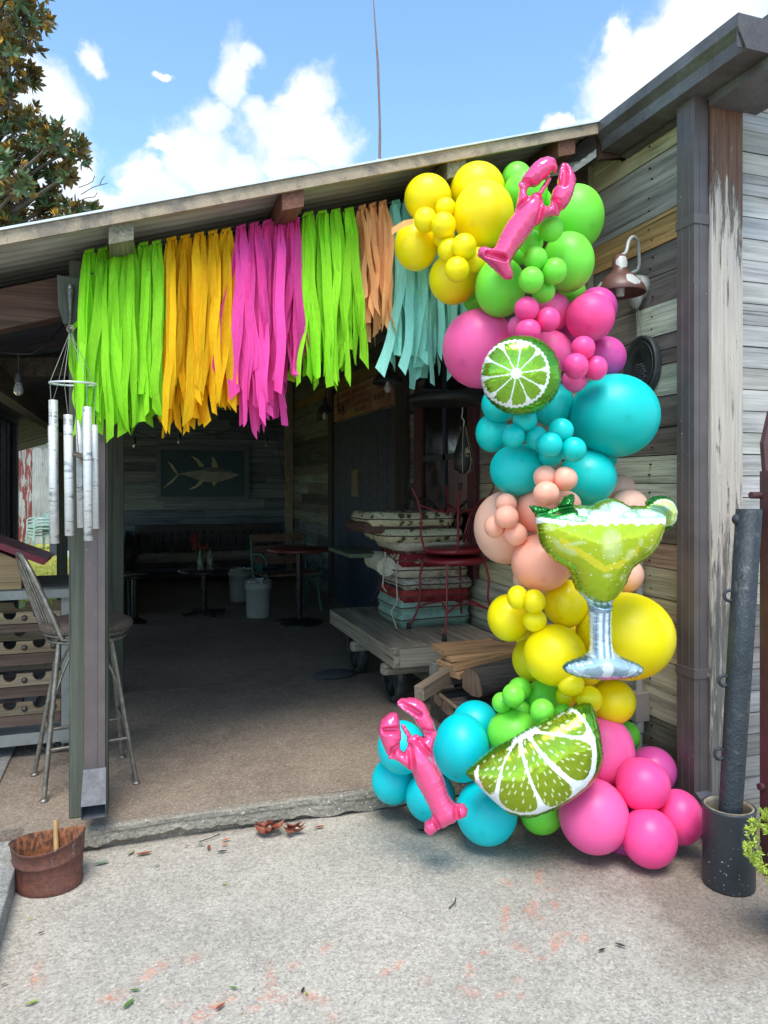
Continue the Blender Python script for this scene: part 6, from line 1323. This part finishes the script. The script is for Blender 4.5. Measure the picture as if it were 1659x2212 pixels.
# gooseneck lamps
M_ENAM = mk('rusted_enamel', (.15, .05, .032), .5, .35, 10, col2=(.46, .47, .45), thr=(.545, .575)); M_ENDK = mk('dark_enamel', (.05, .055, .06), .45, .3, 12); M_PIPEG = mk('grey_pipe_paint', (.50, .50, .48), .45, .2, 14); M_MILK = mk('milky_bulb', (.62, .62, .56), .2, .05, 5)
def barn_lamp(c, R0, arm, label, shade, pipe, bulb, sc=1.0):
    """c: centre of shade rim; arm: list of points of the gooseneck ending on the wall"""
    c = Vector(c); l = thing('gooseneck_lamp', label, 'wall lamp', c, 'gooseneck barn lamps'); bpy.context.view_layer.update(); k = R0
    MB().lathe(c, [(k, 0), (k*1.02, .006*sc), (k*.93, .035*sc), (k*.62, .078*sc), (k*.36, .10*sc), (k*.30, .12*sc), (k*.29, .165*sc), (k*.16, .185*sc), (0, .187*sc)], 36).build('lamp_shade', shade, l).modifiers.new('s', 'SOLIDIFY').thickness = .003
    MB().tube(spline(arm), .0085*sc, 10).build('gooseneck', pipe, l)
    w_ = Vector(arm[-1]); MB().lathe(w_+Vector((-.0, 0, 0)), [(0, -.02), (.062*sc, -.02), (.062*sc, .018), (.05*sc, .028), (0, .03)], 24, M=Matrix.Rotation(-PI/2, 3, 'Y')).build('wall_plate', pipe, l)
    if bulb: MB().lathe(c, [(0, -.075*sc), (.022*sc, -.068*sc), (.032*sc, -.045*sc), (.03*sc, -.025*sc), (.016*sc, .01*sc), (.015*sc, .04*sc)], 18).build('bulb', M_MILK, l)
    else: MB().lathe(c, [(0, -.012), (.02, -.01), (.022, .03)], 14).build('bulb', M_MILK, l)
    return l
lc = at(1339, 635, 3.5); wl_ = onX(1381, 622, 2.385)
tn = lc+Vector((0, 0, .18)); arm = [tn, at(1352, 545, 3.52), at(1358, 522, 3.54), at(1367, 512, 3.57), at(1377, 520, 3.61), at(1380, 545, 3.64), at(1379, 580, 3.66), wl_+Vector((-.05, 0, .06)), wl_]
m, t, p = new_mat('chipped_lamp_paint'); v = coords(t, False); n1 = t.noise(v, 34, 6, .65); n2 = t.noise(v, 12, 5)
c = t.mix(t.ramp(n2, [(.35, 0), (.7, 1)]), (.11, .048, .04), (.19, .085, .065)); f = 0.0
for d_, z_, r_ in ((-FWD*.088+RGT*.035, .045, .036), (-FWD*.035+RGT*.004, .145, .030), (-RGT*.10-FWD*.02, .03, .02)):
    g = t.math('LESS_THAN', t.math('ADD', t.vmath('DISTANCE', v, tuple(d_+UP*z_)), t.math('MULTIPLY', t.math('SUBTRACT', n1, .5), .045)), r_); f = g if isinstance(f, float) else t.math('MAXIMUM', f, g)
t.set(p.inputs['Base Color'], t.mix(f, c, (.50, .50, .48))); p.inputs['Roughness'].default_value = .42; M_ENAM = m
lamp = barn_lamp(lc, .118, arm, 'rusty red barn lamp on the plank wall beside the green balloons', M_ENAM, M_PIPEG, False)
MB().ball(wl_+Vector((-.02, 0, -.02)), (.03, .05, .085), 16, 10).build('junction', M_PIPEG, lamp)
MB().tube([wl_+Vector((-.02, -.01, -.08)), wl_+Vector((-.01, -.015, -.16)), wl_+Vector((-.012, -.03, -.24)), wl_+Vector((-.012, -.015, -.26)), wl_+Vector((-.012, .0, -.2)), wl_+Vector((-.02, 0, -.09))], .002, 5).build('loose_wire', M_WIRE, lamp)
for (px, py, zc, r, lab, wy) in ((838, 829, 6.15, .13, 'dark gooseneck lamp with a white bulb over the sign', 880), (702, 893, 8.6, .10, 'dark gooseneck lamp with a white bulb left of the sign', 726)):
    c = at(px, py, zc); wy_ = c.y+.25; e = Vector((2.36, c.y+.15, c.z+.06)); tn = c+Vector((0, 0, .18))
    barn_lamp(c, r, [tn, tn+Vector((.02, .0, .10)), tn+Vector((.08, .02, .15)), Vector((tn.x+.16, tn.y+.06, tn.z+.10)), Vector((tn.x+.18, tn.y+.08, c.z+.08)), Vector((2.30, c.y+.14, c.z+.06)), e], lab, M_ENDK, M_ENDK, True)
# punch bag platform
M_LEA = mk('scuffed_leather', (.016, .018, .018), .42, .3, 16, col2=(.42, .36, .24), thr=(.60, .63)); M_PLAT = mk('black_platform', (.02, .022, .026), .5, .3, 10)
pc_ = at(967, 866, 4.95); sb = thing('speed_bag_platform', 'black round punch bag platform on the wall', 'platform', pc_); bpy.context.view_layer.update()
MB().lathe(pc_, [(0, -.02), (.25, -.02), (.26, -.014), (.26, .03), (.25, .036), (0, .036)], 44).build('disc', M_PLAT, sb); MB().bar(pc_+Vector((.1, 0, .06)), Vector((2.38, pc_.y, pc_.z+.06)), .06, .05).bar(pc_+Vector((-.2, 0, .055)), pc_+Vector((.2, 0, .055)), .05, .035).build('bracket', M_PLAT, sb)
bc_ = at(1001, 980, 4.88); tp = at(999, 880, 4.9); bg_ = thing('speed_bag', 'scuffed black leather punch bag hanging from its platform', 'punch bag', bc_-Vector((0, 0, .14))); bpy.context.view_layer.update()
MB().lathe(bc_, [(0, -.135), (.03, -.13), (.058, -.105), (.068, -.06), (.062, .0), (.045, .06), (.026, .13), (.016, .175), (0, .178)], 28).build('bag', M_LEA, bg_)
M_SEAM = mk('pale_seam', (.42, .37, .26), .7)
for a in (-2.1, -1.2, -.2, 1.2, 2.4): MB().tube([bc_+Vector((r_*math.cos(a), r_*math.sin(a), z_)) for r_, z_ in ((.031, -.13), (.059, -.105), (.069, -.06), (.063, 0), (.046, .06), (.027, .13), (.017, .175))], .0022, 5).build('seam', M_SEAM, bg_)
MB().tube([bc_+Vector((0, 0, .175)), bc_+Vector((.006, 0, .215)), bc_+Vector((-.012, 0, .24)), tp-Vector((0, 0, .03)), tp], .004, 6).build('swivel_hook', M_ALU, bg_)

# ================================================================== ON AND BY THE PLANK WALL
M_PEW = mk('dark_pewter', (.075, .085, .09), .45, .3, 16, metal=.35, bump=.3)
a = onX(1386, 790, 2.372); pq = thing('pineapple_plaque', 'dark oval plaque with a raised pineapple on the plank wall', 'plaque', a-Vector((0, 0, .13))); bpy.context.view_layer.update(); Mx = Matrix.Rotation(-PI/2, 3, 'Y')
# disc axis along -X; local (x,y) -> (z,y)
def el(r, d): return [a+Vector((-d, r*.122*math.cos(t_), r*.148*math.sin(t_))) for t_ in np.linspace(0, 2*PI, 48, endpoint=False)]
mb = MB(); rings_ = [(1.0, -.02), (1.0, .008), (.97, .014), (.91, .014), (.88, .008), (.3, .010), (.01, .010)]; vs = [v for r_, d_ in rings_ for v in el(r_, d_)]; n = 48
mb.put(vs, [(i*n+k, (i+1)*n+k, (i+1)*n+(k+1) % n, i*n+(k+1) % n) for i in range(len(rings_)-1) for k in range(n)], True); mb.build('plate', M_PEW, pq)
MB().tube(el(.80, .012), .0028, 6, closed=True).build('rope_border', M_PEW, pq); mb = MB()
for i in range(-3, 4):
    for j in range(-5, 4):
        yy_, zz_ = i*.014+(j % 2)*.007, -.035+j*.0125
        if (yy_/.046)**2+((zz_+.04)/.062)**2 < 1: mb.ball(a+Vector((-.014, yy_, zz_)), (.007, .0075, .007), 8, 6)
mb.build('fruit', M_PEW, pq); mb = MB()
for k in range(11):
    an = PI/2+(k-5)*.26; L_ = .055 if k % 2 else .072; d_ = Vector((0, math.cos(an), math.sin(an))); s2 = Vector((0, -d_.z, d_.y))*.009; b0 = a+Vector((-.014, 0, .02)); mb.put([b0, b0+d_*L_*.5+s2+Vector((-.006, 0, 0)), b0+d_*L_+Vector((-.002, 0, 0)), b0+d_*L_*.5-s2+Vector((-.003, 0, 0))], [(0, 1, 2, 3)], True)
mb.build('leaf_crown', M_PEW, pq)
M_PVC = mk('grey_conduit', (.34, .345, .34), .5, .15, 10); M_BOXG = mk('pinkish_grey_box', (.33, .285, .265), .5, .15, 10)
a = onX(1391, 1497, 2.36); b = onX(1372, 1551, 2.36); jb = thing('conduit_box', 'grey electrical box with conduit pipes low on the plank wall', 'electrical box', ((a.x), (a.y+b.y)/2, b.z)); bpy.context.view_layer.update()
MB().box((2.315, a.y, b.z), (2.396, b.y, a.z)).build('box', M_BOXG, jb, bevel=.004); ym = (a.y+b.y)/2
MB().tube([(2.365, ym+.01, a.z), (2.365, ym+.01, a.z+.24), (2.365, ym+.01, 1.2)], .019, 12).build('upper_pipe', M_PVC, jb); MB().tube([(2.345, ym-.01, b.z), (2.345, ym-.01, .0)], .021, 12).tube([(2.345, ym-.01, b.z), (2.345, ym-.01, b.z-.05)], .027, 12).build('lower_pipe', M_PVC, jb); MB().tube([(2.36, ym+.09, b.z+.04), (2.36, ym+.09, 0)], .019, 12).build('side_pipe', M_PVC, jb)
# black bin with an iron pipe
M_BIN = flecked('black_bin_paint', (.028, .032, .038), (.55, .58, .58), .66); M_PAD = mk('dirty_lining', (.34, .29, .21), .8, .4, 20, col2=(.16, .12, .08)); M_PITT = mk('pitted_iron', (.038, .046, .055), .5, .3, 26, metal=.3, col2=(.10, .10, .10), thr=(.58, .66), bump=.55)
bc = Vector(onZ(1597, 1936, .003)); bc = bc+FWD*.085; bn = thing('black_bin', 'black metal bin beside the corner post holding an iron pipe', 'bin', bc); bpy.context.view_layer.update(); rb = .0945
MB().lathe(bc, [(0, .0), (rb*.97, 0), (rb, .006), (rb, .288), (rb*1.03, .297), (rb*1.03, .303), (rb*.96, .305), (rb*.94, .25), (rb*.94, .24), (0, .235)], 44).build('body', M_BIN, bn); MB().lathe(bc, [(rb*.95, .303), (rb*.90, .307), (rb*.86, .29), (rb*.87, .24)], 36).build('lining', M_PAD, bn)
t0 = at(1618, 1100, 2.90); b0 = Vector((bc.x+.005, bc.y+.0, .237)); pp = thing('iron_pipe', 'pitted dark iron pipe standing in the black bin', 'pipe', b0); bpy.context.view_layer.update()
MB().tube([b0, b0.lerp(t0, .5), t0-Vector((0, 0, .002)), t0], [.042, .046, .048, .046], 26).build('shaft', M_PITT, pp)
for px, py in ((1598, 1289), (1590, 1473), (1585, 1630)):
    q = b0.lerp(t0, (at(px, py, 2.86).z-b0.z)/(t0.z-b0.z))-RGT*.052; MB().tube([q+RGT*(.020*math.cos(t_)-.004)+UP*(.021*math.sin(t_)) for t_ in np.linspace(0, 2*PI, 14, endpoint=False)], .0065, 7, closed=True).build('chain_link', M_PITT, pp)
MB().ball(t0-RGT*.048-UP*.04, (.018, .02, .022), 10, 7).build('lug', M_PITT, pp)
M_MRN = mk('maroon_rail_paint', (.095, .04, .042), .5, .3, 14, fine=.2)
rx = at(1656, 1100, 2.92); rl_ = thing('iron_rail', 'maroon iron rail with a spear finial at the right edge', 'rail', (rx.x+.03, rx.y, 0)); bpy.context.view_layer.update()
MB().box((rx.x-.004, rx.y-.02, .0), (rx.x+.05, rx.y+.03, 1.60)).build('upright', M_MRN, rl_)
MB().prism([(rx.x-.004, rx.y, 1.60), (rx.x-.012, rx.y, 1.68), (rx.x-.014, rx.y, 1.71), (rx.x+.023, rx.y, 1.84), (rx.x+.06, rx.y, 1.71), (rx.x+.058, rx.y, 1.68), (rx.x+.05, rx.y, 1.60)], (0, .02, 0)).build('finial', M_MRN, rl_)
for py, xx in ((1070, 1622), (1134, 1600), (1700, 1640)): q = at(xx, py, 2.93); MB().tube([q, q+Vector((.5, 0, 0))], .014, 12).build('crossbar', M_MRN, rl_)
M_SED = mk('sedum_leaf', (.42, .50, .055), .5, .25, 30, col2=(.30, .42, .06)); M_POT = mk('dark_pot', (.05, .045, .04), .6)
pc0 = at(1684, 1830, 2.45); sd_ = thing('sedum_plant', 'bright yellow green sedum spilling over at the right edge', 'plant', pc0-Vector((0, 0, .25))); bpy.context.view_layer.update(); mb = MB()
for k in range(150):
    d_ = Vector((R.gauss(0, 1), R.gauss(0, 1), R.gauss(0, 1))).normalized(); q = pc0+Vector((d_.x*.10, d_.y*.10, d_.z*.115))*R.uniform(.8, 1.02)
    for j in range(12):
        e = (d_*.7+Vector((R.gauss(0, .6), R.gauss(0, .6), R.gauss(0, .6)))).normalized()*R.uniform(.014, .022); s2 = e.cross(Vector((R.random()-.5, R.random()-.5, R.random()-.5))).normalized()*.0028; mb.put([q, q+e*.6+s2, q+e, q+e*.6-s2], [(0, 1, 2, 3)], True)
mb.build('leaves', M_SED, sd_); MB().lathe(pc0-Vector((-.10, 0, .34)), [(0, 0), (.07, 0), (.10, .22), (.11, .22), (.10, .20), (0, .20)], 24).build('pot', M_POT, sd_)

# ================================================================== RUSTY TUB
m, t, p = new_mat('rusted_tub'); v = coords(t, False); z_ = t.add('ShaderNodeSeparateXYZ'); t.l.new(v, z_.inputs[0]); n1 = t.noise(t.mapping(v, scale=(1, 1, .45)), 15, 9, .7, .4); n2 = t.noise(v, 60, 6, .7)
c = t.mix(t.ramp(n2, [(.35, 0), (.65, 1)]), (.085, .032, .024), (.17, .058, .036)); f = t.ramp(t.math('ADD', n1, t.ramp(z_.outputs[2], [(.05, -.10), (.12, .10), (.17, .12)])), [(.70, 0), (.75, 1)]); c = t.mix(f, c, (.21, .215, .21)); t.set(p.inputs['Base Color'], c); p.inputs['Roughness'].default_value = .7; t.set(p.inputs['Normal'], t.bump(n2, .5, .01)); M_TUB = m
m, t, p = new_mat('tub_inside_rust'); v = coords(t, False); n2 = t.noise(t.mapping(v, scale=(1, 1, .5)), 70, 6, .7); t.set(p.inputs['Base Color'], t.mix(t.ramp(n2, [(.40, 0), (.60, 1)]), (.07, .03, .022), (.36, .13, .05))); p.inputs['Roughness'].default_value = .85; t.set(p.inputs['Normal'], t.bump(n2, .7, .01)); M_TUBI = m
tc = onZ(80, 1940, .003)+FWD*.100+RGT*.0; tc.z = .003; tub = thing('rusty_tub', 'rusty oval metal tub on the pavement by the kerb', 'tub', tc); bpy.context.view_layer.update(); seg = 48
def tubring(k, z, lip=0.0):
    out = []
    for i in range(seg):
        a_ = 2*PI*i/seg; rx_, ry_ = (.120+.012*k+lip), (.100+.010*k+lip)
        x, y = rx_*math.cos(a_), ry_*math.sin(a_); pin = 1+.13*k*math.exp(-((a_-PI*1.03)/.25)**2); x *= pin
        out.append(tc+RGT*x+FWD*y+UP*(z+k*(.02*x/.14+.012*math.cos(2*a_)*k)))
    return out
def tubmesh(rows): 
    vs = [v for r_ in rows for v in r_]; return vs, [(i*seg+k, i*seg+(k+1) % seg, (i+1)*seg+(k+1) % seg, (i+1)*seg+k) for i in range(len(rows)-1) for k in range(seg)]
rows = [tubring(0, 0), tubring(.03, .02, .004), tubring(.04, .024, 0), tubring(.45, .08), tubring(.62, .105), tubring(.64, .108, .003), tubring(.66, .112), tubring(1, .165), tubring(1, .170, .004), tubring(1, .175, .001)]
MB().put(*tubmesh(rows), True).build('body', M_TUB, tub)
rows = [tubring(1, .175, .001), tubring(1, .170, -.003), tubring(.5, .085, -.003), tubring(.05, .012, -.003)]; vs, fs = tubmesh(rows); vs.append(tc+UP*.012); fs += [(3*seg+k, 3*seg+(k+1) % seg, len(vs)-1) for k in range(seg)]
MB().put(vs, fs, True).build('inside', M_TUBI, tub)
M_BAMB = mk('bamboo_stick', (.42, .25, .09), .5, .3, 20); q0 = tc+RGT*.02+FWD*.02+UP*.02; q1 = at(120, 1772, 2.98); tag(MB().tube([q0, q0.lerp(q1, .5), q1], [.010, .0105, .010], 10).build('bamboo_stick', M_BAMB), 'yellowish bamboo stick standing in the rusty tub', 'stick')

# ================================================================== FALLEN LEAVES AND LITTER
ML = {k: mk(k+'_leaf', c, .55, .3, 30) for k, c in {'green': (.10, .20, .03), 'lime': (.28, .36, .04), 'rust': (.26, .07, .035), 'dry': (.20, .15, .09), 'dark': (.035, .032, .03), 'sage': (.20, .26, .16), 'pale': (.36, .32, .2), 'orange': (.48, .15, .05)}.items()}
def leaf(px, py, L, rot, key, label, zs=.003, w=.32, curl=.25, lift=0.0, group=None):
    L *= .55 if py > 1890 else .72; c = onZ(px, py, zs); n = 8; vs = []; d = Vector((math.cos(rot), math.sin(rot), 0)); s2 = Vector((-d.y, d.x, 0))
    for i in range(n+1):
        u = i/n; wv = L*w*.5*math.sin(PI*min(1, u*.96+.02))**.8; z = .004+lift+L*curl*(u-.5)**2*1.2; b = c+d*(u-.5)*L+Vector((0, 0, z)); vs += [b-s2*wv+Vector((0, 0, wv*.55)), b, b+s2*wv+Vector((0, 0, wv*.55))]
    fs = [(3*i+k, 3*i+k+1, 3*i+4+k, 3*i+3+k) for i in range(n) for k in (0, 1)]
    o = MB().put(vs, fs, True).build('fallen_leaf', ML[key], origin=c); return tag(o, label, 'leaf', group or 'fallen leaves on the pavement')
for a_ in [(220, 1867, .085, .15, 'sage', 'pale sage leaf on the pavement right of the rusty tub'), (311, 1847, .09, .05, 'rust', 'long rust red leaf close under the slab step'), (283, 1844, .07, 1.0, 'pale', 'pale curled leaf beside the rust red one'), (339, 1872, .035, .6, 'sage', 'tiny sage leaf on the open pavement below the step'), (486, 1912, .045, .1, 'lime', 'lime green leaf alone in the middle of the pavement'),
           (66, 1987, .04, .4, 'lime', 'yellow green leaf near the left edge, below the tub'), (88, 2018, .045, .3, 'dark', 'dark dead leaf near the left kerb'), (70, 2169, .065, .35, 'lime', 'lime leaf near the bottom left corner'), (278, 2172, .085, .85, 'green', 'long green leaf near the bottom, beside orange paint'), (291, 2142, .055, -.2, 'green', 'short green leaf above the long green one'),
           (505, 2137, .05, -.6, 'green', 'green leaf on a grey patch of the pavement'), (476, 2178, .07, .6, 'rust', 'red brown leaf on the orange paint marks'), (654, 2142, .05, 1.0, 'dark', 'dark leaf right of the orange paint marks'), (662, 2149, .035, -1.2, 'lime', 'yellow scrap of leaf next to a dark leaf'), (480, 1842, .06, -.2, 'dark', 'dark leaf with a stalk under the step'),
           (434, 1827, .04, .1, 'green', 'small green leaf among the debris by the step'), (488, 1817, .06, .2, 'orange', 'orange leaf near the step, upper one'), (486, 1827, .045, .5, 'orange', 'orange leaf near the step, lower one'), (451, 1834, .06, 1.4, 'rust', 'curled rust leaf among the debris by the step'), (403, 1829, .03, .5, 'orange', 'tiny orange leaf by the step'),
           (690, 1789, .07, .05, 'rust', 'rust leaf right of the leaf heap'), (1340, 2045, .07, -.9, 'dark', 'dark narrow leaf at the right of the pavement'), (918, 1798, .10, -.5, 'dark', 'dark twisted leaf below the lower lobster'), (1300, 2055, .055, .1, 'dark', 'dark flat leaf left of the narrow one'), (8, 2130, .04, .7, 'dry', 'dry leaf at the left edge'), (548, 2140, .02, .5, 'dark', 'tiny dark leaf at the edge of a grey patch')]: leaf(*a_)
hp = onZ(605, 1802, .003); lh = thing('leaf_heap', 'heap of curled dry leaves against the slab step', 'leaf heap', hp); bpy.context.view_layer.update(); mb = MB()
for k in range(15):
    L = R.uniform(.045, .09); rot = R.uniform(-.5, .5)+(PI if R.random() < .5 else 0); c = hp+RGT*R.uniform(-.09, .10)+FWD*R.uniform(-.03, .03)+UP*R.uniform(.004, .03); d = Vector((math.cos(rot), math.sin(rot), R.uniform(-.2, .3))); s2 = Vector((-d.y, d.x, R.uniform(-.6, .6))).normalized(); n = 6; vs = []
    for i in range(n+1): u = i/n; wv = L*.22*math.sin(PI*min(1, u*.95+.03)); b = c+d*(u-.5)*L+UP*(.04*(u-.5)**2*3); vs += [b-s2*wv+UP*wv*.7, b, b+s2*wv+UP*wv*.7]
    mb.put(vs, [(3*i+k2, 3*i+k2+1, 3*i+4+k2, 3*i+3+k2) for i in range(n) for k2 in (0, 1)], True)
mb.build('dry_leaves', ML['rust'], lh)
mb = MB(); 
for px, py, L, rot in [(970, 1962, .07, .5), (430, 1818, .1, .1), (205, 1732, .05, .6)]: 
    q = onZ(px, py, .006 if py > 1800 else ZS+.004); tag(MB().tube([q, q+Vector((math.cos(rot)*L*.5, math.sin(rot)*L*.5, .006)), q+Vector((math.cos(rot+.3)*L, math.sin(rot+.3)*L, .002))], .0022, 5).build('twig', ML['dark']), {970: 'thin dark twig on the open pavement', 430: 'thin dark twig among leaves under the step', 205: 'thin twig on the floor near the stool foot'}[px], 'twig')

# ================================================================== TREE AND AERIAL
M_TRUNK = wood('tree_bark', 2, (.14, .12, .10), bump=.8)
def leafmat(name, top, under):
    m, t, p = new_mat(name); g = t.add('ShaderNodeNewGeometry'); oi = coords(t, False); n = t.noise(oi, 1.3, 3); a = t.attr('Col')
    c = t.mix(g.outputs['Backfacing'], top, under); c = t.mix(1.0, c, a.outputs['Color'], 'MULTIPLY'); t.set(p.inputs['Base Color'], c); p.inputs['Roughness'].default_value = .32; p.inputs['Specular IOR Level'].default_value = .5
    tr = t.add('ShaderNodeBsdfTranslucent'); t.set(tr.inputs['Color'], t.mix(1.0, c, (1.5, 1.2, .5), 'MULTIPLY')); mx = t.add('ShaderNodeMixShader'); mx.inputs[0].default_value = .16; t.l.new(p.outputs[0], mx.inputs[1]); t.l.new(tr.outputs[0], mx.inputs[2]); t.l.new(mx.outputs[0], [x for x in t.n if x.type == 'OUTPUT_MATERIAL'][0].inputs[0]); return m
M_MAG = leafmat('magnolia_leaf', (.075, .135, .045), (.17, .12, .04)); M_MAGY = leafmat('magnolia_young_lit_leaf', (.55, .38, .05), (.45, .25, .04))  # sunlight on the foliage is put into the young leaves' yellow
TZ = 10.5; tr_ = thing('magnolia_tree', 'magnolia tree with rust backed leaves rising behind the roof', 'tree', at(-140, 1190, TZ)*1.0); base = at(-140, 1190, TZ); base.z = 0; tr_.location = base; bpy.context.view_layer.update()
clus = [(15, 20, 50), (62, 40, 38), (95, 45, 16), (50, 90, 40), (10, 110, 45), (25, 160, 40), (60, 170, 28), (18, 215, 36), (60, 250, 30), (45, 275, 35), (10, 290, 40), (85, 300, 34), (125, 300, 34), (160, 315, 26), (120, 340, 36), (170, 345, 20), (60, 335, 35), (20, 350, 40), (90, 375, 30), (130, 385, 26), (40, 400, 40), (150, 375, 20), (20, 440, 42), (75, 430, 34), (110, 440, 30), (150, 452, 26), (182, 458, 16), (200, 452, 12), (50, 475, 36), (10, 490, 36), (105, 470, 26), (140, 475, 18), (-40, 60, 70), (-50, 200, 70), (-45, 330, 70), (-50, 450, 70), (-110, 150, 80), (-120, 350, 80), (30, -30, 60), (90, -20, 20), (-30, -60, 80)]
mb = MB(); limb = MB(); trunk_top = at(-120, 40, TZ)
limb.tube([base, base.lerp(trunk_top, .5)+Vector((.1, 0, 0)), trunk_top], [.28, .2, .10], 12)
mg = MB(); my = MB()
for cx_, cy_, r_ in clus:
    zc = TZ+R.uniform(-.9, .9); c = at(cx_, cy_, zc); rm = r_*zc/F*.93
    s0 = base.lerp(trunk_top, min(1, max(.05, (c.z-.8)/trunk_top.z))); md = s0.lerp(c, .5)+Vector((0, 0, -.15)); limb.tube([s0, md, c, c+(c-md).normalized()*rm*.7], [.05, .032, .016, .006], 6)
    for k in range(int(7+r_*r_/88)):
        d_ = Vector((R.gauss(0, 1), R.gauss(0, 1), R.gauss(.15, 1))).normalized(); q = c+d_*rm*R.random()**.45; young_lit = R.random() < .2; ax = (d_*.7+Vector((0, 0, .5))+Vector((R.gauss(0, .4), R.gauss(0, .4), R.gauss(0, .3)))).normalized(); u1 = ax.cross(Vector((R.random(), R.random(), .3))).normalized(); u2 = ax.cross(u1)
        if R.random() < .4: limb.tube([c.lerp(q, .3), q], [.008, .005], 4)
        nl = R.randint(6, 9); ph = R.random()*6
        for j in range(nl):
            an = ph+j*2*PI/nl+R.uniform(-.25, .25); el_ = R.uniform(.1, .9) if not young_lit else R.uniform(.7, 1.3); d2 = (u1*math.cos(an)+u2*math.sin(an))*math.cos(el_)+ax*math.sin(el_); L = R.uniform(.11, .17)*(.75 if young_lit else 1); s2 = d2.cross(ax).normalized()*L*.20; nn_ = s2.cross(d2).normalized(); sh = R.uniform(.6, 1.35); col = (sh, sh*R.uniform(.9, 1.05), sh, 0)
            tip = q+d2*L-nn_*L*.14*(-1 if ax.dot(nn_) > 0 else 1)*.5
            (my if young_lit else mg).put([q, q+d2*L*.35+s2*.9, q+d2*L*.7+s2*.75, tip, q+d2*L*.7-s2*.75, q+d2*L*.35-s2*.9], [(0, 1, 2, 3), (0, 3, 4, 5)], True, col)
limb.build('trunk', M_TRUNK, tr_); mg.build('crown', M_MAG, tr_); my.build('young_lit_leaves', M_MAGY, tr_)
mb = MB()
for tw in ([(175, 420), (200, 405), (215, 400), (232, 396)], [(215, 400), (220, 388), (226, 380)], [(160, 440), (185, 428), (205, 425), (210, 416)], [(170, 405), (190, 398), (200, 392), (205, 380)]): mb.tube([at(x, y*1.0, TZ-.2) for x, y in tw], .006, 4)
mb.build('bare_twigs', M_TRUNK, tr_)
# a magnolia branch tip showing beyond the eave at the left
q0 = at(105, 925, 15); sp_ = thing('magnolia_spray', 'leafy branch tips hanging before the white tin roof', 'branch', q0); bpy.context.view_layer.update(); mg = MB()
for cx_, cy_ in ((62, 922), (75, 928), (92, 935), (100, 945), (110, 930), (120, 950), (130, 985), (50, 918), (128, 968)):
    q = at(cx_, cy_, 15+R.uniform(-.5, .5))
    for j in range(9):
        d2 = Vector((R.gauss(0, 1), R.gauss(0, 1), R.gauss(-.5, .6))).normalized(); L = R.uniform(.12, .2); s2 = d2.cross(Vector((0, 0, 1))).normalized()*L*.2; mg.put([q, q+d2*L*.4+s2, q+d2*L, q+d2*L*.4-s2], [(0, 1, 2, 3)], True, (.9, .9, .9, 0))
mg.build('leaves', M_MAG, sp_); MB().tube([at(30, 915, 15), at(80, 925, 15), at(140, 975, 15)], .01, 5).build('stem', M_TRUNK, sp_)
b0 = at(818, 352, 6.2); ae = thing('roof_aerial', 'thin rusty aerial mast with a wire above the shed roof', 'aerial', (b0.x, b0.y, rz(b0.x))); bpy.context.view_layer.update(); M_MAST = mk('rusty_mast', (.24, .15, .13), .5, .3, 20)
MB().tube([Vector((b0.x, b0.y, rz(b0.x)-.05)), at(821, 290, 6.2), at(817, 140, 6.2), at(813, 85, 6.2), at(806, -10, 6.2)], [.011, .010, .008, .006, .004], 8).build('mast', M_MAST, ae)
MB().tube([at(817, 345, 6.2), at(819, 260, 6.22), at(813, 120, 6.22), at(806, -10, 6.21)], .0025, 5).build('wire', M_WIRE, ae)
MB().box((b0.x-.025, b0.y-.025, rz(b0.x)-.02), (b0.x+.025, b0.y+.025, at(818, 346, 6.2).z)).build('base', M_FLASH, ae)
